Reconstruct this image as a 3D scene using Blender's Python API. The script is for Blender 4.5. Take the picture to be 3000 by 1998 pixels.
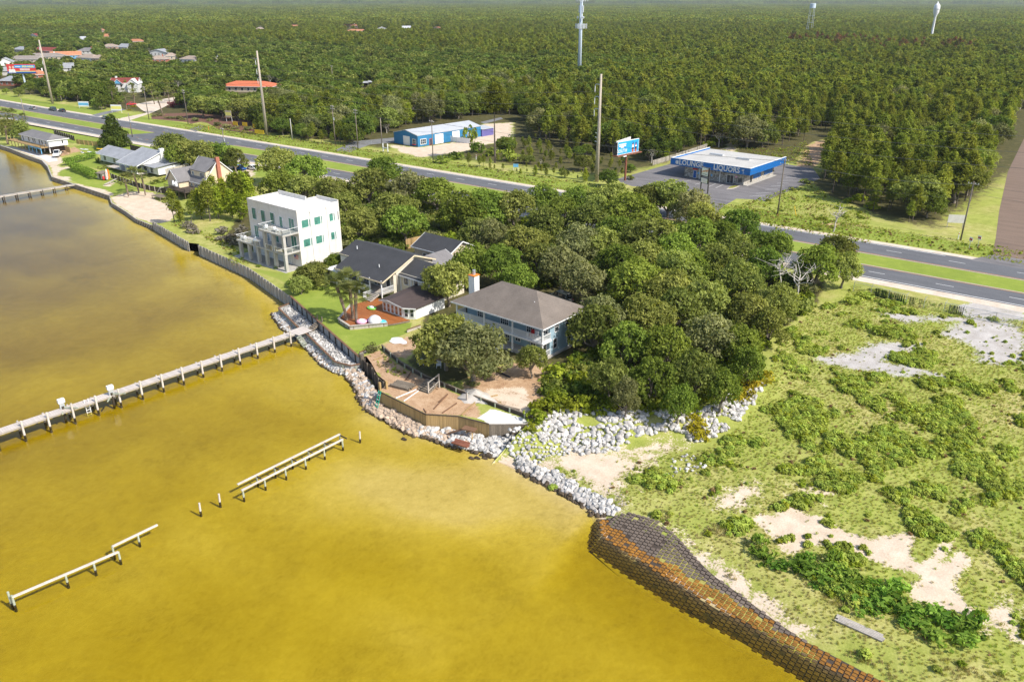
import bpy, math, random
import numpy as np
from mathutils import Vector, Matrix, noise as mnoise

# ------------------------------------------------------------------ scene, camera, light
for o in list(bpy.data.objects):
    bpy.data.objects.remove(o)
S = bpy.context.scene
COL = S.collection
R = math.radians
rnd = random.Random(7)

# world frame: X runs along the shore (to the lower right of the photo), Y runs inland, Z up, water level = 0
CAMZ, YAW, F = 52.0, R(39.5), 2333.0          # F: focal length in pixels of the 3000 px wide photograph
PITCH = math.atan(1003.0 / F)
cam = bpy.data.cameras.new('camera')
cam.lens, cam.sensor_width, cam.sensor_fit = 28.0, 36.0, 'HORIZONTAL'
cam.clip_start, cam.clip_end = 1.0, 30000.0
camo = bpy.data.objects.new('camera', cam)
camo.location = (0, 0, CAMZ)
camo.rotation_euler = (R(90) - PITCH, 0, YAW)
COL.objects.link(camo)
S.camera = camo

# sun: to the right of and behind the camera, about 45 degrees high
SUN_EL = R(44)
_sx, _sy = 0.84, -0.54                         # towards the sun, in the camera's own ground frame
_e1 = (math.cos(-YAW), math.sin(-YAW))
_e2 = (-_e1[1], _e1[0])
sun_dir = Vector(((_sx*_e1[0] + _sy*_e1[1]) * math.cos(SUN_EL), (_sx*_e2[0] + _sy*_e2[1]) * math.cos(SUN_EL), math.sin(SUN_EL)))
sl = bpy.data.lights.new('sun', 'SUN')
sl.energy, sl.angle, sl.color = 4.6, R(0.55), (1.0, 0.945, 0.86)
so = bpy.data.objects.new('sun', sl)
so.rotation_euler = sun_dir.to_track_quat('Z', 'Y').to_euler()
so.location = (0, 0, 200)
COL.objects.link(so)
W = bpy.data.worlds.new('World')
S.world = W
W.use_nodes = True
wn = W.node_tree
sky = wn.nodes.new('ShaderNodeTexSky')
sky.sky_type = 'NISHITA'
sky.sun_disc = False
sky.sun_elevation = SUN_EL
sky.sun_rotation = math.atan2(sun_dir.x, sun_dir.y)
sky.air_density, sky.dust_density, sky.altitude = 1.0, 1.5, 50
bg = wn.nodes['Background']
wn.links.new(sky.outputs[0], bg.inputs[0])
bg.inputs[1].default_value = 0.15
S.view_settings.view_transform = 'Standard'
S.view_settings.look = 'None'
S.view_settings.exposure = 0.33
S.view_settings.gamma = 1.0
S.view_settings.use_curve_mapping = False
S.render.engine = 'CYCLES'
S.cycles.max_bounces = 5
S.cycles.diffuse_bounces = 2
S.cycles.glossy_bounces = 2
S.cycles.transmission_bounces = 2
S.cycles.transparent_max_bounces = 6
S.cycles.volume_bounces = 0
S.cycles.use_denoising = True

def at(u, v, z=2.4):
    """Point of the place at height z that the photograph shows at pixel (u, v) of 3000 x 1998."""
    x, y = (u - 1500.0) / F, (999.0 - v) / F
    s, c = math.sin(PITCH), math.cos(PITCH)
    dy, dz = c + y*s, -s + y*c
    t = (CAMZ - z) / -dz
    X, Y = x*t, dy*t
    return (X*_e1[0] + Y*_e1[1], X*_e2[0] + Y*_e2[1], z)
def project(p):
    s, c = math.sin(PITCH), math.cos(PITCH)
    X = p[0]*_e1[0] + p[1]*_e2[0]
    Y = p[0]*_e1[1] + p[1]*_e2[1]
    dz = p[2] - CAMZ
    fw, up = Y*c - dz*s, Y*s + dz*c
    return (1500 + F*X/fw, 999 - F*up/fw, fw)
K = .3189
ZO = {1: (0, 0, K), 2: (750, 0, K), 3: (1500, 0, K), 4: (2250, 0, K), 5: (0, 300, K), 6: (650, 500, K), 7: (1200, 700, K), 8: (1800, 350, K),
      11: (0, 850, .4671), 12: (750, 850, .2551), 13: (1050, 1000, .2551), 14: (1500, 1100, K), 15: (1650, 1400, .3822), 16: (2250, 700, K),
      17: (2100, 1100, .3827), 18: (2100, 1400, .3822), 0: (0, 0, 1.2744)}
def q(sheet, x, y, z=2.4):
    ox, oy, k = ZO[sheet]
    return at(ox + x*k, oy + y*k, z)

# ------------------------------------------------------------------ mesh helpers
class MB:
    def __init__(s):
        s.v, s.f = [], []
    def face(s, *pts):
        b = len(s.v); s.v += [tuple(p) for p in pts]; s.f.append(tuple(range(b, b + len(pts)))); return s
    def box(s, x0, x1, y0, y1, z0, z1):
        b = len(s.v)
        s.v += [(x0,y0,z0),(x1,y0,z0),(x1,y1,z0),(x0,y1,z0),(x0,y0,z1),(x1,y0,z1),(x1,y1,z1),(x0,y1,z1)]
        s.f += [tuple(b + i for i in q_) for q_ in ((0,3,2,1),(4,5,6,7),(0,1,5,4),(1,2,6,5),(2,3,7,6),(3,0,4,7))]
        return s
    def bar(s, p, q_, w, h, up=(0, 0, 1)):
        p, q_ = Vector(p), Vector(q_)
        d = (q_ - p).normalized()
        a = d.cross(Vector(up))
        a = (a.normalized() if a.length > 1e-4 else Vector((1, 0, 0))) * w/2
        u = a.cross(d).normalized() * h/2
        b = len(s.v)
        for e in (p, q_):
            s.v += [tuple(e - a - u), tuple(e + a - u), tuple(e + a + u), tuple(e - a + u)]
        s.f += [tuple(b + i for i in q2) for q2 in ((0,1,2,3),(7,6,5,4),(0,4,5,1),(1,5,6,2),(2,6,7,3),(3,7,4,0))]
        return s
    def tube(s, p, q_, r0, r1=None, n=8, cap=True):
        p, q_ = Vector(p), Vector(q_)
        r1 = r0 if r1 is None else r1
        d = (q_ - p).normalized()
        a = d.cross(Vector((0, 0, 1)))
        a = a.normalized() if a.length > 1e-3 else Vector((1, 0, 0))
        u = d.cross(a)
        b = len(s.v)
        for e, r in ((p, r0), (q_, r1)):
            for i in range(n):
                t = 2*math.pi*i/n
                s.v.append(tuple(e + (a*math.cos(t) + u*math.sin(t))*r))
        for i in range(n):
            j = (i + 1) % n
            s.f.append((b+i, b+j, b+n+j, b+n+i))
        if cap:
            s.f.append(tuple(b + i for i in range(n))[::-1]); s.f.append(tuple(b + n + i for i in range(n)))
        return s
    def path(s, pts, r, n=6):
        for a, b in zip(pts[:-1], pts[1:]):
            s.tube(a, b, r, r, n)
        return s
    def prism(s, poly, z0, z1):
        n = len(poly); b = len(s.v)
        s.v += [(p[0], p[1], z0) for p in poly] + [(p[0], p[1], z1) for p in poly]
        s.f.append(tuple(b + i for i in range(n))[::-1]); s.f.append(tuple(b + n + i for i in range(n)))
        for i in range(n):
            j = (i + 1) % n
            s.f.append((b+i, b+j, b+n+j, b+n+i))
        return s
    def slab(s, pts, th):
        """A thick sheet over 3-D points (roof planes): pts anticlockwise from above, thickness downwards."""
        n = len(pts); b = len(s.v)
        s.v += [tuple(p) for p in pts] + [(p[0], p[1], p[2] - th) for p in pts]
        s.f.append(tuple(b + i for i in range(n))); s.f.append(tuple(b + n + i for i in range(n))[::-1])
        for i in range(n):
            j = (i + 1) % n
            s.f.append((b+j, b+i, b+n+i, b+n+j))
        return s
    def lathe(s, prof, c=(0, 0, 0), n=12):
        b = len(s.v)
        for r, z in prof:
            for i in range(n):
                t = 2*math.pi*i/n
                s.v.append((c[0] + r*math.cos(t), c[1] + r*math.sin(t), c[2] + z))
        m = len(prof)
        for k in range(m - 1):
            for i in range(n):
                j = (i + 1) % n
                s.f.append((b+k*n+i, b+k*n+j, b+(k+1)*n+j, b+(k+1)*n+i))
        s.f.append(tuple(b + i for i in range(n))[::-1]); s.f.append(tuple(b + (m-1)*n + i for i in range(n)))
        return s
    def mesh(s, name='m'):
        me = bpy.data.meshes.new(name)
        me.from_pydata(s.v, [], s.f)
        me.update()
        return me
    def build(s, name, mat, parent=None, smooth=False, kind=None):
        me = s.mesh(name)
        if mat: me.materials.append(M[mat] if isinstance(mat, str) else mat)
        if smooth: me.shade_smooth()
        return link(name, me, parent, kind)

def link(name, data, parent=None, kind=None):
    o = bpy.data.objects.new(name, data)
    COL.objects.link(o)
    if parent: o.parent = parent
    if kind: o['kind'] = kind
    return o
def tag(o, label=None, cat=None, group=None, kind=None):
    if label: o['label'] = label
    if cat: o['category'] = cat
    if group: o['group'] = group
    if kind: o['kind'] = kind
    return o
def T(name, label, cat, loc=(0, 0, 0), rz=0, group=None):
    o = link(name, None)
    o.empty_display_size = .3
    o.location = loc
    o.rotation_euler = (0, 0, rz)
    return tag(o, label, cat, group)
def dup(root, loc=None, rz=None, label=None, group=None, scale=None, parent=None):
    r = root.copy(); COL.objects.link(r)
    if parent: r.parent = parent
    if loc is not None: r.location = loc
    if rz is not None: r.rotation_euler = (0, 0, rz)
    if scale is not None: r.scale = (scale,)*3 if not hasattr(scale, '__len__') else scale
    if label: r['label'] = label
    if group: r['group'] = group
    for ch in root.children:
        dup(ch, parent=r)
    return r

# ------------------------------------------------------------------ materials
M = {}
def nodes(name):
    m = bpy.data.materials.new(name); m.use_nodes = True
    t = m.node_tree
    p = t.nodes['Principled BSDF']
    M[name] = m
    return m, t, p
def N(t, kind, **kw):
    n = t.nodes.new(kind)
    for k, v in kw.items():
        if k.startswith('i_'):
            n.inputs[k[2:].replace('_', ' ')].default_value = v
        else:
            setattr(n, k, v)
    return n
def ramp(t, fac, stops):
    r = N(t, 'ShaderNodeValToRGB')
    while len(r.color_ramp.elements) < len(stops): r.color_ramp.elements.new(.5)
    for e, (p_, c_) in zip(r.color_ramp.elements, stops):
        e.position = p_; e.color = (*c_, 1) if len(c_) == 3 else c_
    t.links.new(fac, r.inputs[0])
    return r.outputs[0]
def mixc(t, fac, a, b, blend='MIX'):
    m = N(t, 'ShaderNodeMix', data_type='RGBA', blend_type=blend)
    for sock, val in ((m.inputs[0], fac), (m.inputs[6], a), (m.inputs[7], b)):
        if hasattr(val, 'links'): t.links.new(val, sock)
        elif hasattr(val, '__len__'): sock.default_value = (*val, 1) if len(val) == 3 else val
        else: sock.default_value = val
    return m.outputs[2]
def mth(t, op, a, b=None, c=None, clamp=False):
    m = N(t, 'ShaderNodeMath', operation=op, use_clamp=clamp)
    for sock, val in zip(m.inputs, (a, b, c)):
        if val is None: continue
        if hasattr(val, 'links'): t.links.new(val, sock)
        else: sock.default_value = val
    return m.outputs[0]
def pos(t, obj=False):
    return N(t, 'ShaderNodeTexCoord').outputs['Object'] if obj else N(t, 'ShaderNodeNewGeometry').outputs['Position']
def nz(t, vec, scale, detail=3, rough=.55, dist=0):
    n = N(t, 'ShaderNodeTexNoise', i_Scale=scale, i_Detail=detail, i_Roughness=rough, i_Distortion=dist)
    t.links.new(vec, n.inputs['Vector'])
    return n.outputs[0]
def mp(t, vec, scale=(1, 1, 1), rot=(0, 0, 0)):
    n = N(t, 'ShaderNodeMapping'); n.inputs['Scale'].default_value = scale; n.inputs['Rotation'].default_value = rot
    t.links.new(vec, n.inputs['Vector']); return n.outputs[0]
def plain(name, col, rough=.7, amt=.15, scale=1.5, metal=0, stretch=(1, 1, 1), bump=0, bscale=None, spec=.35, rnd_amt=0, dirt=None):
    """Painted or bare surface: base colour with two scales of mottling, optional grain direction, relief, per-object variation and streaky grime."""
    m, t, p = nodes(name)
    v = mp(t, pos(t, True), stretch)
    n1, n2 = nz(t, v, scale, 4), nz(t, v, scale*7, 2)
    f = mth(t, 'ADD', mth(t, 'MULTIPLY', n1, .65), mth(t, 'MULTIPLY', n2, .35))
    lo = tuple(c*(1 - amt*1.6) for c in col); hi = tuple(min(1, c*(1 + amt*1.3)) for c in col)
    c = ramp(t, f, [(.3, lo), (.7, hi)])
    if rnd_amt:
        r = N(t, 'ShaderNodeObjectInfo').outputs['Random']
        c = mixc(t, 1.0, c, ramp(t, r, [(0, (1 - rnd_amt,)*3), (1, (1 + rnd_amt,)*3)]), 'MULTIPLY')
    if dirt:
        dv = mp(t, pos(t, True), (1.2, 1.2, .25))
        c = mixc(t, mth(t, 'MULTIPLY', ramp(t, nz(t, dv, 1.3, 5), [(.52, (0,)*3), (.75, (1,)*3)]), dirt[1]), c, dirt[0])
    t.links.new(c, p.inputs['Base Color'])
    p.inputs['Roughness'].default_value = rough
    p.inputs['Metallic'].default_value = metal
    p.inputs['Specular IOR Level'].default_value = spec
    if bump:
        b = N(t, 'ShaderNodeBump'); b.inputs['Strength'].default_value = bump; b.inputs['Distance'].default_value = .05
        t.links.new(nz(t, v, bscale or scale*6, 3), b.inputs['Height']); t.links.new(b.outputs[0], p.inputs['Normal'])
    return m
# ------------------------------------------------------------------ material set
plain('white_paint', (.74, .74, .72), .55, .06, .8, dirt=((.45, .42, .36), .35))
plain('white_trim', (.78, .78, .76), .5, .05, 1.2)
plain('stucco', (.70, .665, .61), .85, .07, .5, bump=.15, bscale=6, dirt=((.42, .38, .32), .45))
plain('flat_roof_white', (.74, .735, .72), .8, .08, .35, dirt=((.5, .49, .47), .5))
plain('concrete', (.45, .43, .39), .85, .14, .7, bump=.2, dirt=((.25, .23, .2), .4))
plain('cream_siding', (.70, .585, .40), .65, .06, .7, dirt=((.45, .38, .28), .3))
plain('ivory_siding', (.66, .60, .48), .65, .06, .7)
plain('blue_siding', (.30, .42, .485), .6, .10, .6)
plain('metal_blue', (.035, .19, .37), .45, .1, .5)
plain('sign_blue', (.018, .16, .47), .45, .08, .6)
plain('metal_roof', (.60, .61, .62), .4, .08, .4, metal=.25, dirt=((.4, .38, .36), .4))
plain('membrane_roof', (.50, .485, .45), .85, .09, .25, dirt=((.33, .31, .28), .5))
plain('purple_metal', (.13, .12, .33), .5, .1, .6)
plain('wood_new', (.40, .27, .12), .8, .22, 1.2, stretch=(3, 3, .5), bump=.3, rnd_amt=.18)
plain('wood_old', (.20, .165, .125), .9, .25, 1.5, stretch=(3, 3, .6), bump=.3, rnd_amt=.2)
plain('wood_grey', (.42, .38, .33), .85, .16, 1.2, stretch=(2, 2, .6), bump=.2, rnd_amt=.12)
plain('wood_dark', (.085, .065, .05), .9, .3, 1.5, rnd_amt=.2)
plain('wood_cap', (.19, .105, .06), .85, .25, 1.0)
plain('deck_red', (.36, .125, .035), .55, .22, .9, stretch=(.4, 3, 1), rnd_amt=.12)
plain('pier_deck', (.54, .48, .43), .85, .12, 1.4, stretch=(.6, 3, 1), rnd_amt=.1)
plain('pier_post', (.58, .52, .46), .85, .14, 1.0)
plain('green_wood', (.37, .40, .31), .85, .2, 1.3)
plain('piling_wet', (.045, .035, .022), .6, .3, 2)
plain('brick', (.42, .155, .10), .85, .2, 3, dirt=((.25, .1, .07), .4))
plain('tan_pole', (.43, .37, .30), .8, .1, .4)
plain('wood_pole', (.24, .20, .16), .9, .18, .6, rnd_amt=.2)
plain('galv', (.52, .55, .57), .4, .08, 1.2, metal=.5)
plain('tower_blue', (.52, .61, .70), .45, .06, .2)
plain('white_plastic', (.80, .80, .80), .35, .03, 1)
plain('black_metal', (.02, .02, .022), .5, .1, 1)
plain('dark_metal', (.06, .055, .055), .5, .15, 1)
plain('rust', (.23, .085, .05), .85, .3, 2)
plain('wire', (.10, .10, .10), .6, .05, 1)
plain('rubber', (.018, .018, .018), .85, .1, 2)
plain('rim', (.5, .5, .52), .3, .05, 2, metal=.8)
plain('car_white', (.78, .78, .78), .25, .03, .6, spec=.6)
plain('car_blue', (.01, .11, .40), .22, .05, .6, spec=.6)
plain('car_silver', (.36, .36, .35), .25, .05, .6, metal=.4, spec=.6)
plain('car_dark', (.035, .04, .05), .25, .06, .6, spec=.6)
plain('car_teal', (.012, .05, .055), .25, .06, .6, spec=.6)
plain('headlamp', (.7, .7, .72), .15, .02, 1)
plain('tail_lamp', (.35, .02, .02), .25, .05, 1)
plain('terracotta', (.44, .19, .10), .85, .18, .6, rnd_amt=.15)
plain('roof_red', (.22, .05, .04), .85, .2, .8)
plain('roof_orange', (.55, .155, .07), .75, .1, .4)
plain('tan_wall', (.52, .44, .33), .8, .08, .8)
plain('pink_wall', (.52, .36, .28), .8, .08, .8)
plain('bare_wall', (.62, .60, .57), .8, .1, .8)
plain('sand_pile', (.50, .46, .41), .95, .12, 1.2, bump=.3)
plain('yellow_paint', (.75, .48, .02), .6, .08, 1)
plain('orange_plastic', (.75, .22, .02), .5, .06, 1)
plain('red_paint', (.55, .03, .03), .5, .08, 1)
plain('green_plastic', (.02, .36, .25), .45, .06, 1)
plain('pink_vinyl', (.80, .42, .56), .35, .05, 1)
plain('green_vinyl', (.22, .62, .10), .35, .1, 1)
plain('aqua_vinyl', (.12, .55, .66), .35, .05, 1)
plain('purple_vinyl', (.22, .06, .34), .4, .05, 1)
plain('pool_blue', (.03, .22, .55), .4, .05, 1)
plain('sky_blue', (.16, .45, .72), .5, .05, 1)
plain('skin_paper', (.66, .45, .35), .6, .08, 1)
plain('ad_blue', (.02, .33, .72), .5, .12, .4)
plain('ad_red', (.60, .05, .05), .5, .08, .4)
plain('ad_yellow', (.80, .75, .20), .5, .05, .4)
plain('cola', (.05, .015, .012), .3, .2, 2)
plain('cola_amber', (.50, .12, .04), .3, .2, 2)
plain('mulch', (.17, .085, .055), .95, .25, 2)
plain('bark', (.13, .105, .085), .95, .3, 1.5, stretch=(1, 1, .4))
plain('bark_oak', (.24, .20, .16), .95, .3, 1.5, stretch=(1, 1, .5))
plain('bark_dead', (.56, .51, .45), .9, .15, 1.5)
plain('palm_bark', (.22, .165, .12), .95, .3, 2.5)
plain('awning', (.03, .04, .07), .6, .1, 1)

def shingles(name, col, amt=.22, course=.16):
    m, t, p = nodes(name)
    v = pos(t, True)
    n1, n2 = nz(t, v, .5, 4), nz(t, v, 5, 2)
    c = ramp(t, mth(t, 'ADD', mth(t, 'MULTIPLY', n1, .55), mth(t, 'MULTIPLY', n2, .45)), [(.32, tuple(x*(1 - amt) for x in col)), (.68, tuple(x*(1 + amt) for x in col))])
    w = N(t, 'ShaderNodeTexWave', wave_type='BANDS', bands_direction='Z', wave_profile='SAW'); w.inputs['Scale'].default_value = 1.0/course/3.14
    w.inputs['Distortion'].default_value = .3
    t.links.new(v, w.inputs['Vector'])
    c = mixc(t, .35, c, ramp(t, w.outputs[0], [(0, (.55,)*3), (.25, (1.1,)*3)]), 'MULTIPLY')
    t.links.new(c, p.inputs['Base Color'])
    p.inputs['Roughness'].default_value = .9
    b = N(t, 'ShaderNodeBump'); b.inputs['Strength'].default_value = .4; b.inputs['Distance'].default_value = .03
    t.links.new(w.outputs[0], b.inputs['Height']); t.links.new(b.outputs[0], p.inputs['Normal'])
shingles('shingle_black', (.045, .046, .05))
shingles('shingle_brown', (.175, .145, .12))
shingles('shingle_umber', (.07, .05, .045))
shingles('shingle_grey', (.30, .31, .33))
shingles('shingle_slate', (.19, .18, .18))
shingles('shingle_tan', (.33, .26, .205))
shingles('shingle_taupe', (.25, .215, .19))

def stone_wall():
    m, t, p = nodes('fieldstone')
    v = pos(t, True)
    vo = N(t, 'ShaderNodeTexVoronoi', feature='F1'); vo.inputs['Scale'].default_value = 3.2; t.links.new(v, vo.inputs['Vector'])
    ve = N(t, 'ShaderNodeTexVoronoi', feature='DISTANCE_TO_EDGE'); ve.inputs['Scale'].default_value = 3.2; t.links.new(v, ve.inputs['Vector'])
    hs = N(t, 'ShaderNodeSeparateColor'); t.links.new(vo.outputs['Color'], hs.inputs[0])
    c = ramp(t, hs.outputs[0], [(0, (.14, .12, .10)), (.4, (.30, .27, .23)), (.75, (.42, .39, .34)), (1, (.55, .52, .47))])
    c = mixc(t, ramp(t, ve.outputs['Distance'], [(0, (0,)*3), (.06, (1,)*3)]), (.48, .46, .42), c)
    t.links.new(c, p.inputs['Base Color']); p.inputs['Roughness'].default_value = .9
    b = N(t, 'ShaderNodeBump'); b.inputs['Strength'].default_value = .6; b.inputs['Distance'].default_value = .06
    t.links.new(ve.outputs['Distance'], b.inputs['Height']); t.links.new(b.outputs[0], p.inputs['Normal'])
stone_wall()
def glass(name, col, rough=.08):
    m, t, p = nodes(name)
    c = ramp(t, nz(t, pos(t, True), .9, 2), [(.35, tuple(x*.7 for x in col)), (.65, tuple(x*1.25 for x in col))])
    t.links.new(c, p.inputs['Base Color'])
    p.inputs['Roughness'].default_value = rough; p.inputs['Specular IOR Level'].default_value = .8
glass('glass_dark', (.03, .04, .05))
glass('glass_green', (.07, .22, .17), .2)
glass('glass_blue', (.09, .16, .20))
glass('glass_car', (.015, .02, .024), .05)
glass('glass_amber', (.36, .15, .07), .2)
def clear_panel():
    m, t, p = nodes('clear_panel')
    out = t.nodes['Material Output']
    tr = N(t, 'ShaderNodeBsdfTransparent'); tr.inputs[0].default_value = (.92, .95, .95, 1)
    gl = N(t, 'ShaderNodeBsdfGlossy'); gl.inputs['Roughness'].default_value = .05
    mx = N(t, 'ShaderNodeMixShader'); mx.inputs[0].default_value = .14
    t.links.new(tr.outputs[0], mx.inputs[1]); t.links.new(gl.outputs[0], mx.inputs[2]); t.links.new(mx.outputs[0], out.inputs[0])
clear_panel()
def chainlink():
    m, t, p = nodes('chain_mesh')
    out = t.nodes['Material Output']
    v = mp(t, pos(t, True), (1, 1, 1))
    tr = N(t, 'ShaderNodeBsdfTransparent')
    w1 = N(t, 'ShaderNodeTexWave', bands_direction='DIAGONAL'); w1.inputs['Scale'].default_value = 3.2; t.links.new(v, w1.inputs['Vector'])
    w2 = N(t, 'ShaderNodeTexWave', bands_direction='DIAGONAL'); w2.inputs['Scale'].default_value = 3.2; t.links.new(mp(t, v, (-1, -1, 1)), w2.inputs['Vector'])
    f = mth(t, 'MAXIMUM', mth(t, 'GREATER_THAN', w1.outputs[0], .985), mth(t, 'GREATER_THAN', w2.outputs[0], .985))
    p.inputs['Base Color'].default_value = (.55, .57, .58, 1); p.inputs['Roughness'].default_value = .5; p.inputs['Metallic'].default_value = .5
    mx = N(t, 'ShaderNodeMixShader'); t.links.new(f, mx.inputs[0]); t.links.new(tr.outputs[0], mx.inputs[1]); t.links.new(p.outputs[0], mx.inputs[2])
    t.links.new(mx.outputs[0], out.inputs[0])
chainlink()
def asphalt(name, col, crack=.5, patch=.25):
    m, t, p = nodes(name)
    v = pos(t)
    a = nz(t, mp(t, v, (.25, 1, 1), (0, 0, R(2.3))), .45, 5); b = nz(t, v, 4, 3)
    c = ramp(t, mth(t, 'ADD', mth(t, 'MULTIPLY', a, .6), mth(t, 'MULTIPLY', b, .4)), [(.3, tuple(x*(1 - patch) for x in col)), (.72, tuple(x*(1 + patch*1.3) for x in col))])
    t.links.new(c, p.inputs['Base Color']); p.inputs['Roughness'].default_value = .88; p.inputs['Specular IOR Level'].default_value = .25
asphalt('asphalt', (.125, .127, .135))
asphalt('asphalt_lot', (.17, .16, .16), patch=.35)
asphalt('asphalt_brown', (.19, .135, .10), patch=.2)
asphalt('asphalt_path', (.19, .19, .19))
plain('road_white', (.72, .72, .70), .7, .12, 2)
plain('road_yellow', (.62, .27, .03), .7, .15, 2)
plain('kerb_tan', (.50, .45, .38), .85, .1, 1)

def sand_mat(name, c0, c1):
    m, t, p = nodes(name)
    v = pos(t)
    c = ramp(t, mth(t, 'ADD', mth(t, 'MULTIPLY', nz(t, v, .35, 4), .6), mth(t, 'MULTIPLY', nz(t, v, 3, 3), .4)), [(.3, c0), (.7, c1)])
    t.links.new(c, p.inputs['Base Color']); p.inputs['Roughness'].default_value = .95; p.inputs['Specular IOR Level'].default_value = .1
sand_mat('shoulder_sand', (.50, .40, .30), (.72, .64, .54))

def leafmat(name, dark, light, trans=.40, hue=.0):
    m, t, p = nodes(name)
    out = t.nodes['Material Output']
    a = N(t, 'ShaderNodeAttribute', attribute_name='tint')
    r = N(t, 'ShaderNodeObjectInfo').outputs['Random']
    f = mth(t, 'ADD', mth(t, 'MULTIPLY', a.outputs['Fac'], .62), mth(t, 'MULTIPLY', r, .38))
    c = ramp(t, f, [(.08, dark), (.55, tuple((x + y)/2 for x, y in zip(dark, light))), (.95, light)])
    h = N(t, 'ShaderNodeHueSaturation'); h.inputs['Saturation'].default_value = 1.0
    t.links.new(mth(t, 'ADD', .485, mth(t, 'MULTIPLY', mth(t, 'FRACT', mth(t, 'MULTIPLY', r, 7.31)), .03)), h.inputs['Hue'])
    t.links.new(mth(t, 'ADD', .78, mth(t, 'MULTIPLY', mth(t, 'FRACT', mth(t, 'MULTIPLY', r, 3.77)), .44)), h.inputs['Value'])
    t.links.new(c, h.inputs['Color'])
    d = N(t, 'ShaderNodeBsdfDiffuse'); tr = N(t, 'ShaderNodeBsdfTranslucent')
    t.links.new(h.outputs[0], d.inputs[0]); t.links.new(mixc(t, 1.0, h.outputs[0], (1.25, 1.25, .5), 'MULTIPLY'), tr.inputs[0])
    mx = N(t, 'ShaderNodeMixShader'); mx.inputs[0].default_value = trans
    t.links.new(d.outputs[0], mx.inputs[1]); t.links.new(tr.outputs[0], mx.inputs[2])
    t.links.new(mx.outputs[0], out.inputs[0])
leafmat('leaf_oak', (0.1, 0.13, 0.028), (0.42, 0.45, 0.12))
leafmat('leaf_broad', (0.08, 0.125, 0.02), (0.33, 0.41, 0.075))
leafmat('leaf_olive', (0.13, 0.145, 0.055), (0.37, 0.37, 0.16))
leafmat('leaf_pine', (0.1, 0.13, 0.02), (0.34, 0.365, 0.06))
leafmat('leaf_lime', (0.13, 0.18, 0.016), (0.4, 0.45, 0.05))
leafmat('leaf_yellow', (0.22, 0.2, 0.015), (0.52, 0.45, 0.04))
leafmat('leaf_weed', (0.24, 0.31, 0.045), (0.52, 0.6, 0.13))
leafmat('leaf_grass', (0.27, 0.27, 0.06), (0.5, 0.46, 0.15))
leafmat('leaf_straw', (.25, .21, .09), (.48, .41, .22))
leafmat('leaf_dark', (.055, .085, .016), (.225, .285, .055))
leafmat('leaf_palm', (.09, .115, .03), (.30, .31, .11))
leafmat('leaf_dry', (.20, .13, .06), (.40, .28, .14))
leafmat('leaf_red', (.13, .075, .03), (.27, .14, .065))
leafmat('leaf_pink', (.16, .08, .05), (.45, .13, .15))
leafmat('leaf_grey', (.13, .115, .09), (.33, .30, .25))
leafmat('leaf_hedge', (0.1, 0.19, 0.025), (0.33, 0.47, 0.08))

# ------------------------------------------------------------------ ground
def lerp_line(pts, x):
    return float(np.interp(x, [p[0] for p in pts], [p[1] for p in pts]))
SH = [(-20000, 600), (-900, 130), (-420, 113), (-341, 112), (-331, 111.7), (-312, 110), (-297, 109.2), (-285.5, 106.1), (-266.5, 99.6), (-250.6, 99.2), (-227, 98.7),
      (-224.7, 97.7), (-219.3, 95.5), (-207, 93.3), (-197.4, 91.2), (-188.3, 90.6), (-164.8, 86.6), (-162, 87.6), (-160.5, 86.4), (-138, 84.2), (-117.5, 79.3), (-105, 75.2), (-87.2, 69.6),
      (-86.7, 70.6), (-84.2, 69.4), (-80.3, 67.2), (-77.2, 66.4), (-76.3, 63.7), (-66.5, 63.1), (-62.9, 65.4), (-58.5, 66.4), (-54.9, 69.4), (-54.7, 59.5),
      (-47, 59.4), (-41.4, 58.8), (-38.2, 57.6), (-28.4, 54.6), (-21.4, 53.6), (-9.5, 52.6), (70, 50)]
WATERLINE = [(-54.7, 63.6), (-51.5, 63.4), (-47.1, 63.1), (-41.4, 62.5), (-38.6, 62.0), (-36.5, 59.4), (-28.4, 58.1), (-21.4, 57.2), (-17.1, 57.1), (-9.5, 56.5), (70, 54)]
def t0(s): return lerp_line(SH, s)
_sp = sorted(set([p[0] for p in SH[1:]] + list(np.arange(-96, 9, .6)) + list(np.arange(-245, -96, 1.6)) + list(np.arange(-430, -245, 4)) + [20, 40, 70]
             + [-430 - 14*1.14**k for k in range(60) if 14*1.14**k < 20000]))
_d = list(np.arange(0, 60, .6)) + list(np.arange(60, 130, 1.8)) + [130 + 3*1.13**k for k in range(76) if 3*1.13**k < 20000]
GS, GD = np.array(_sp), np.array(_d)
GX = np.repeat(GS[:, None], len(GD), 1)
GY = np.interp(GS, [p[0] for p in SH], [p[1] for p in SH])[:, None] + GD[None, :]
def smooth(x, a, b):
    k = np.clip((x - a) / (b - a), 0, 1)
    return k*k*(3 - 2*k)
def sdist(X, Y, poly):
    """Signed distance to a closed polygon, positive inside."""
    d = np.full(X.shape, 1e9); ins = np.zeros(X.shape, bool)
    n = len(poly)
    for i in range(n):
        ax, ay = poly[i][:2]; bx, by = poly[(i+1) % n][:2]
        ex, ey = bx - ax, by - ay
        k = np.clip(((X - ax)*ex + (Y - ay)*ey) / max(ex*ex + ey*ey, 1e-9), 0, 1)
        d = np.minimum(d, np.hypot(X - ax - k*ex, Y - ay - k*ey))
        with np.errstate(divide='ignore', invalid='ignore'):
            ins ^= ((ay > Y) != (by > Y)) & (X < ex*(Y - ay)/(ey if ey else 1e-9) + ax)
    return np.where(ins, d, -d)
def inside(x, y, poly):
    return float(sdist(np.array([x]), np.array([y]), poly)[0])
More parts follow.
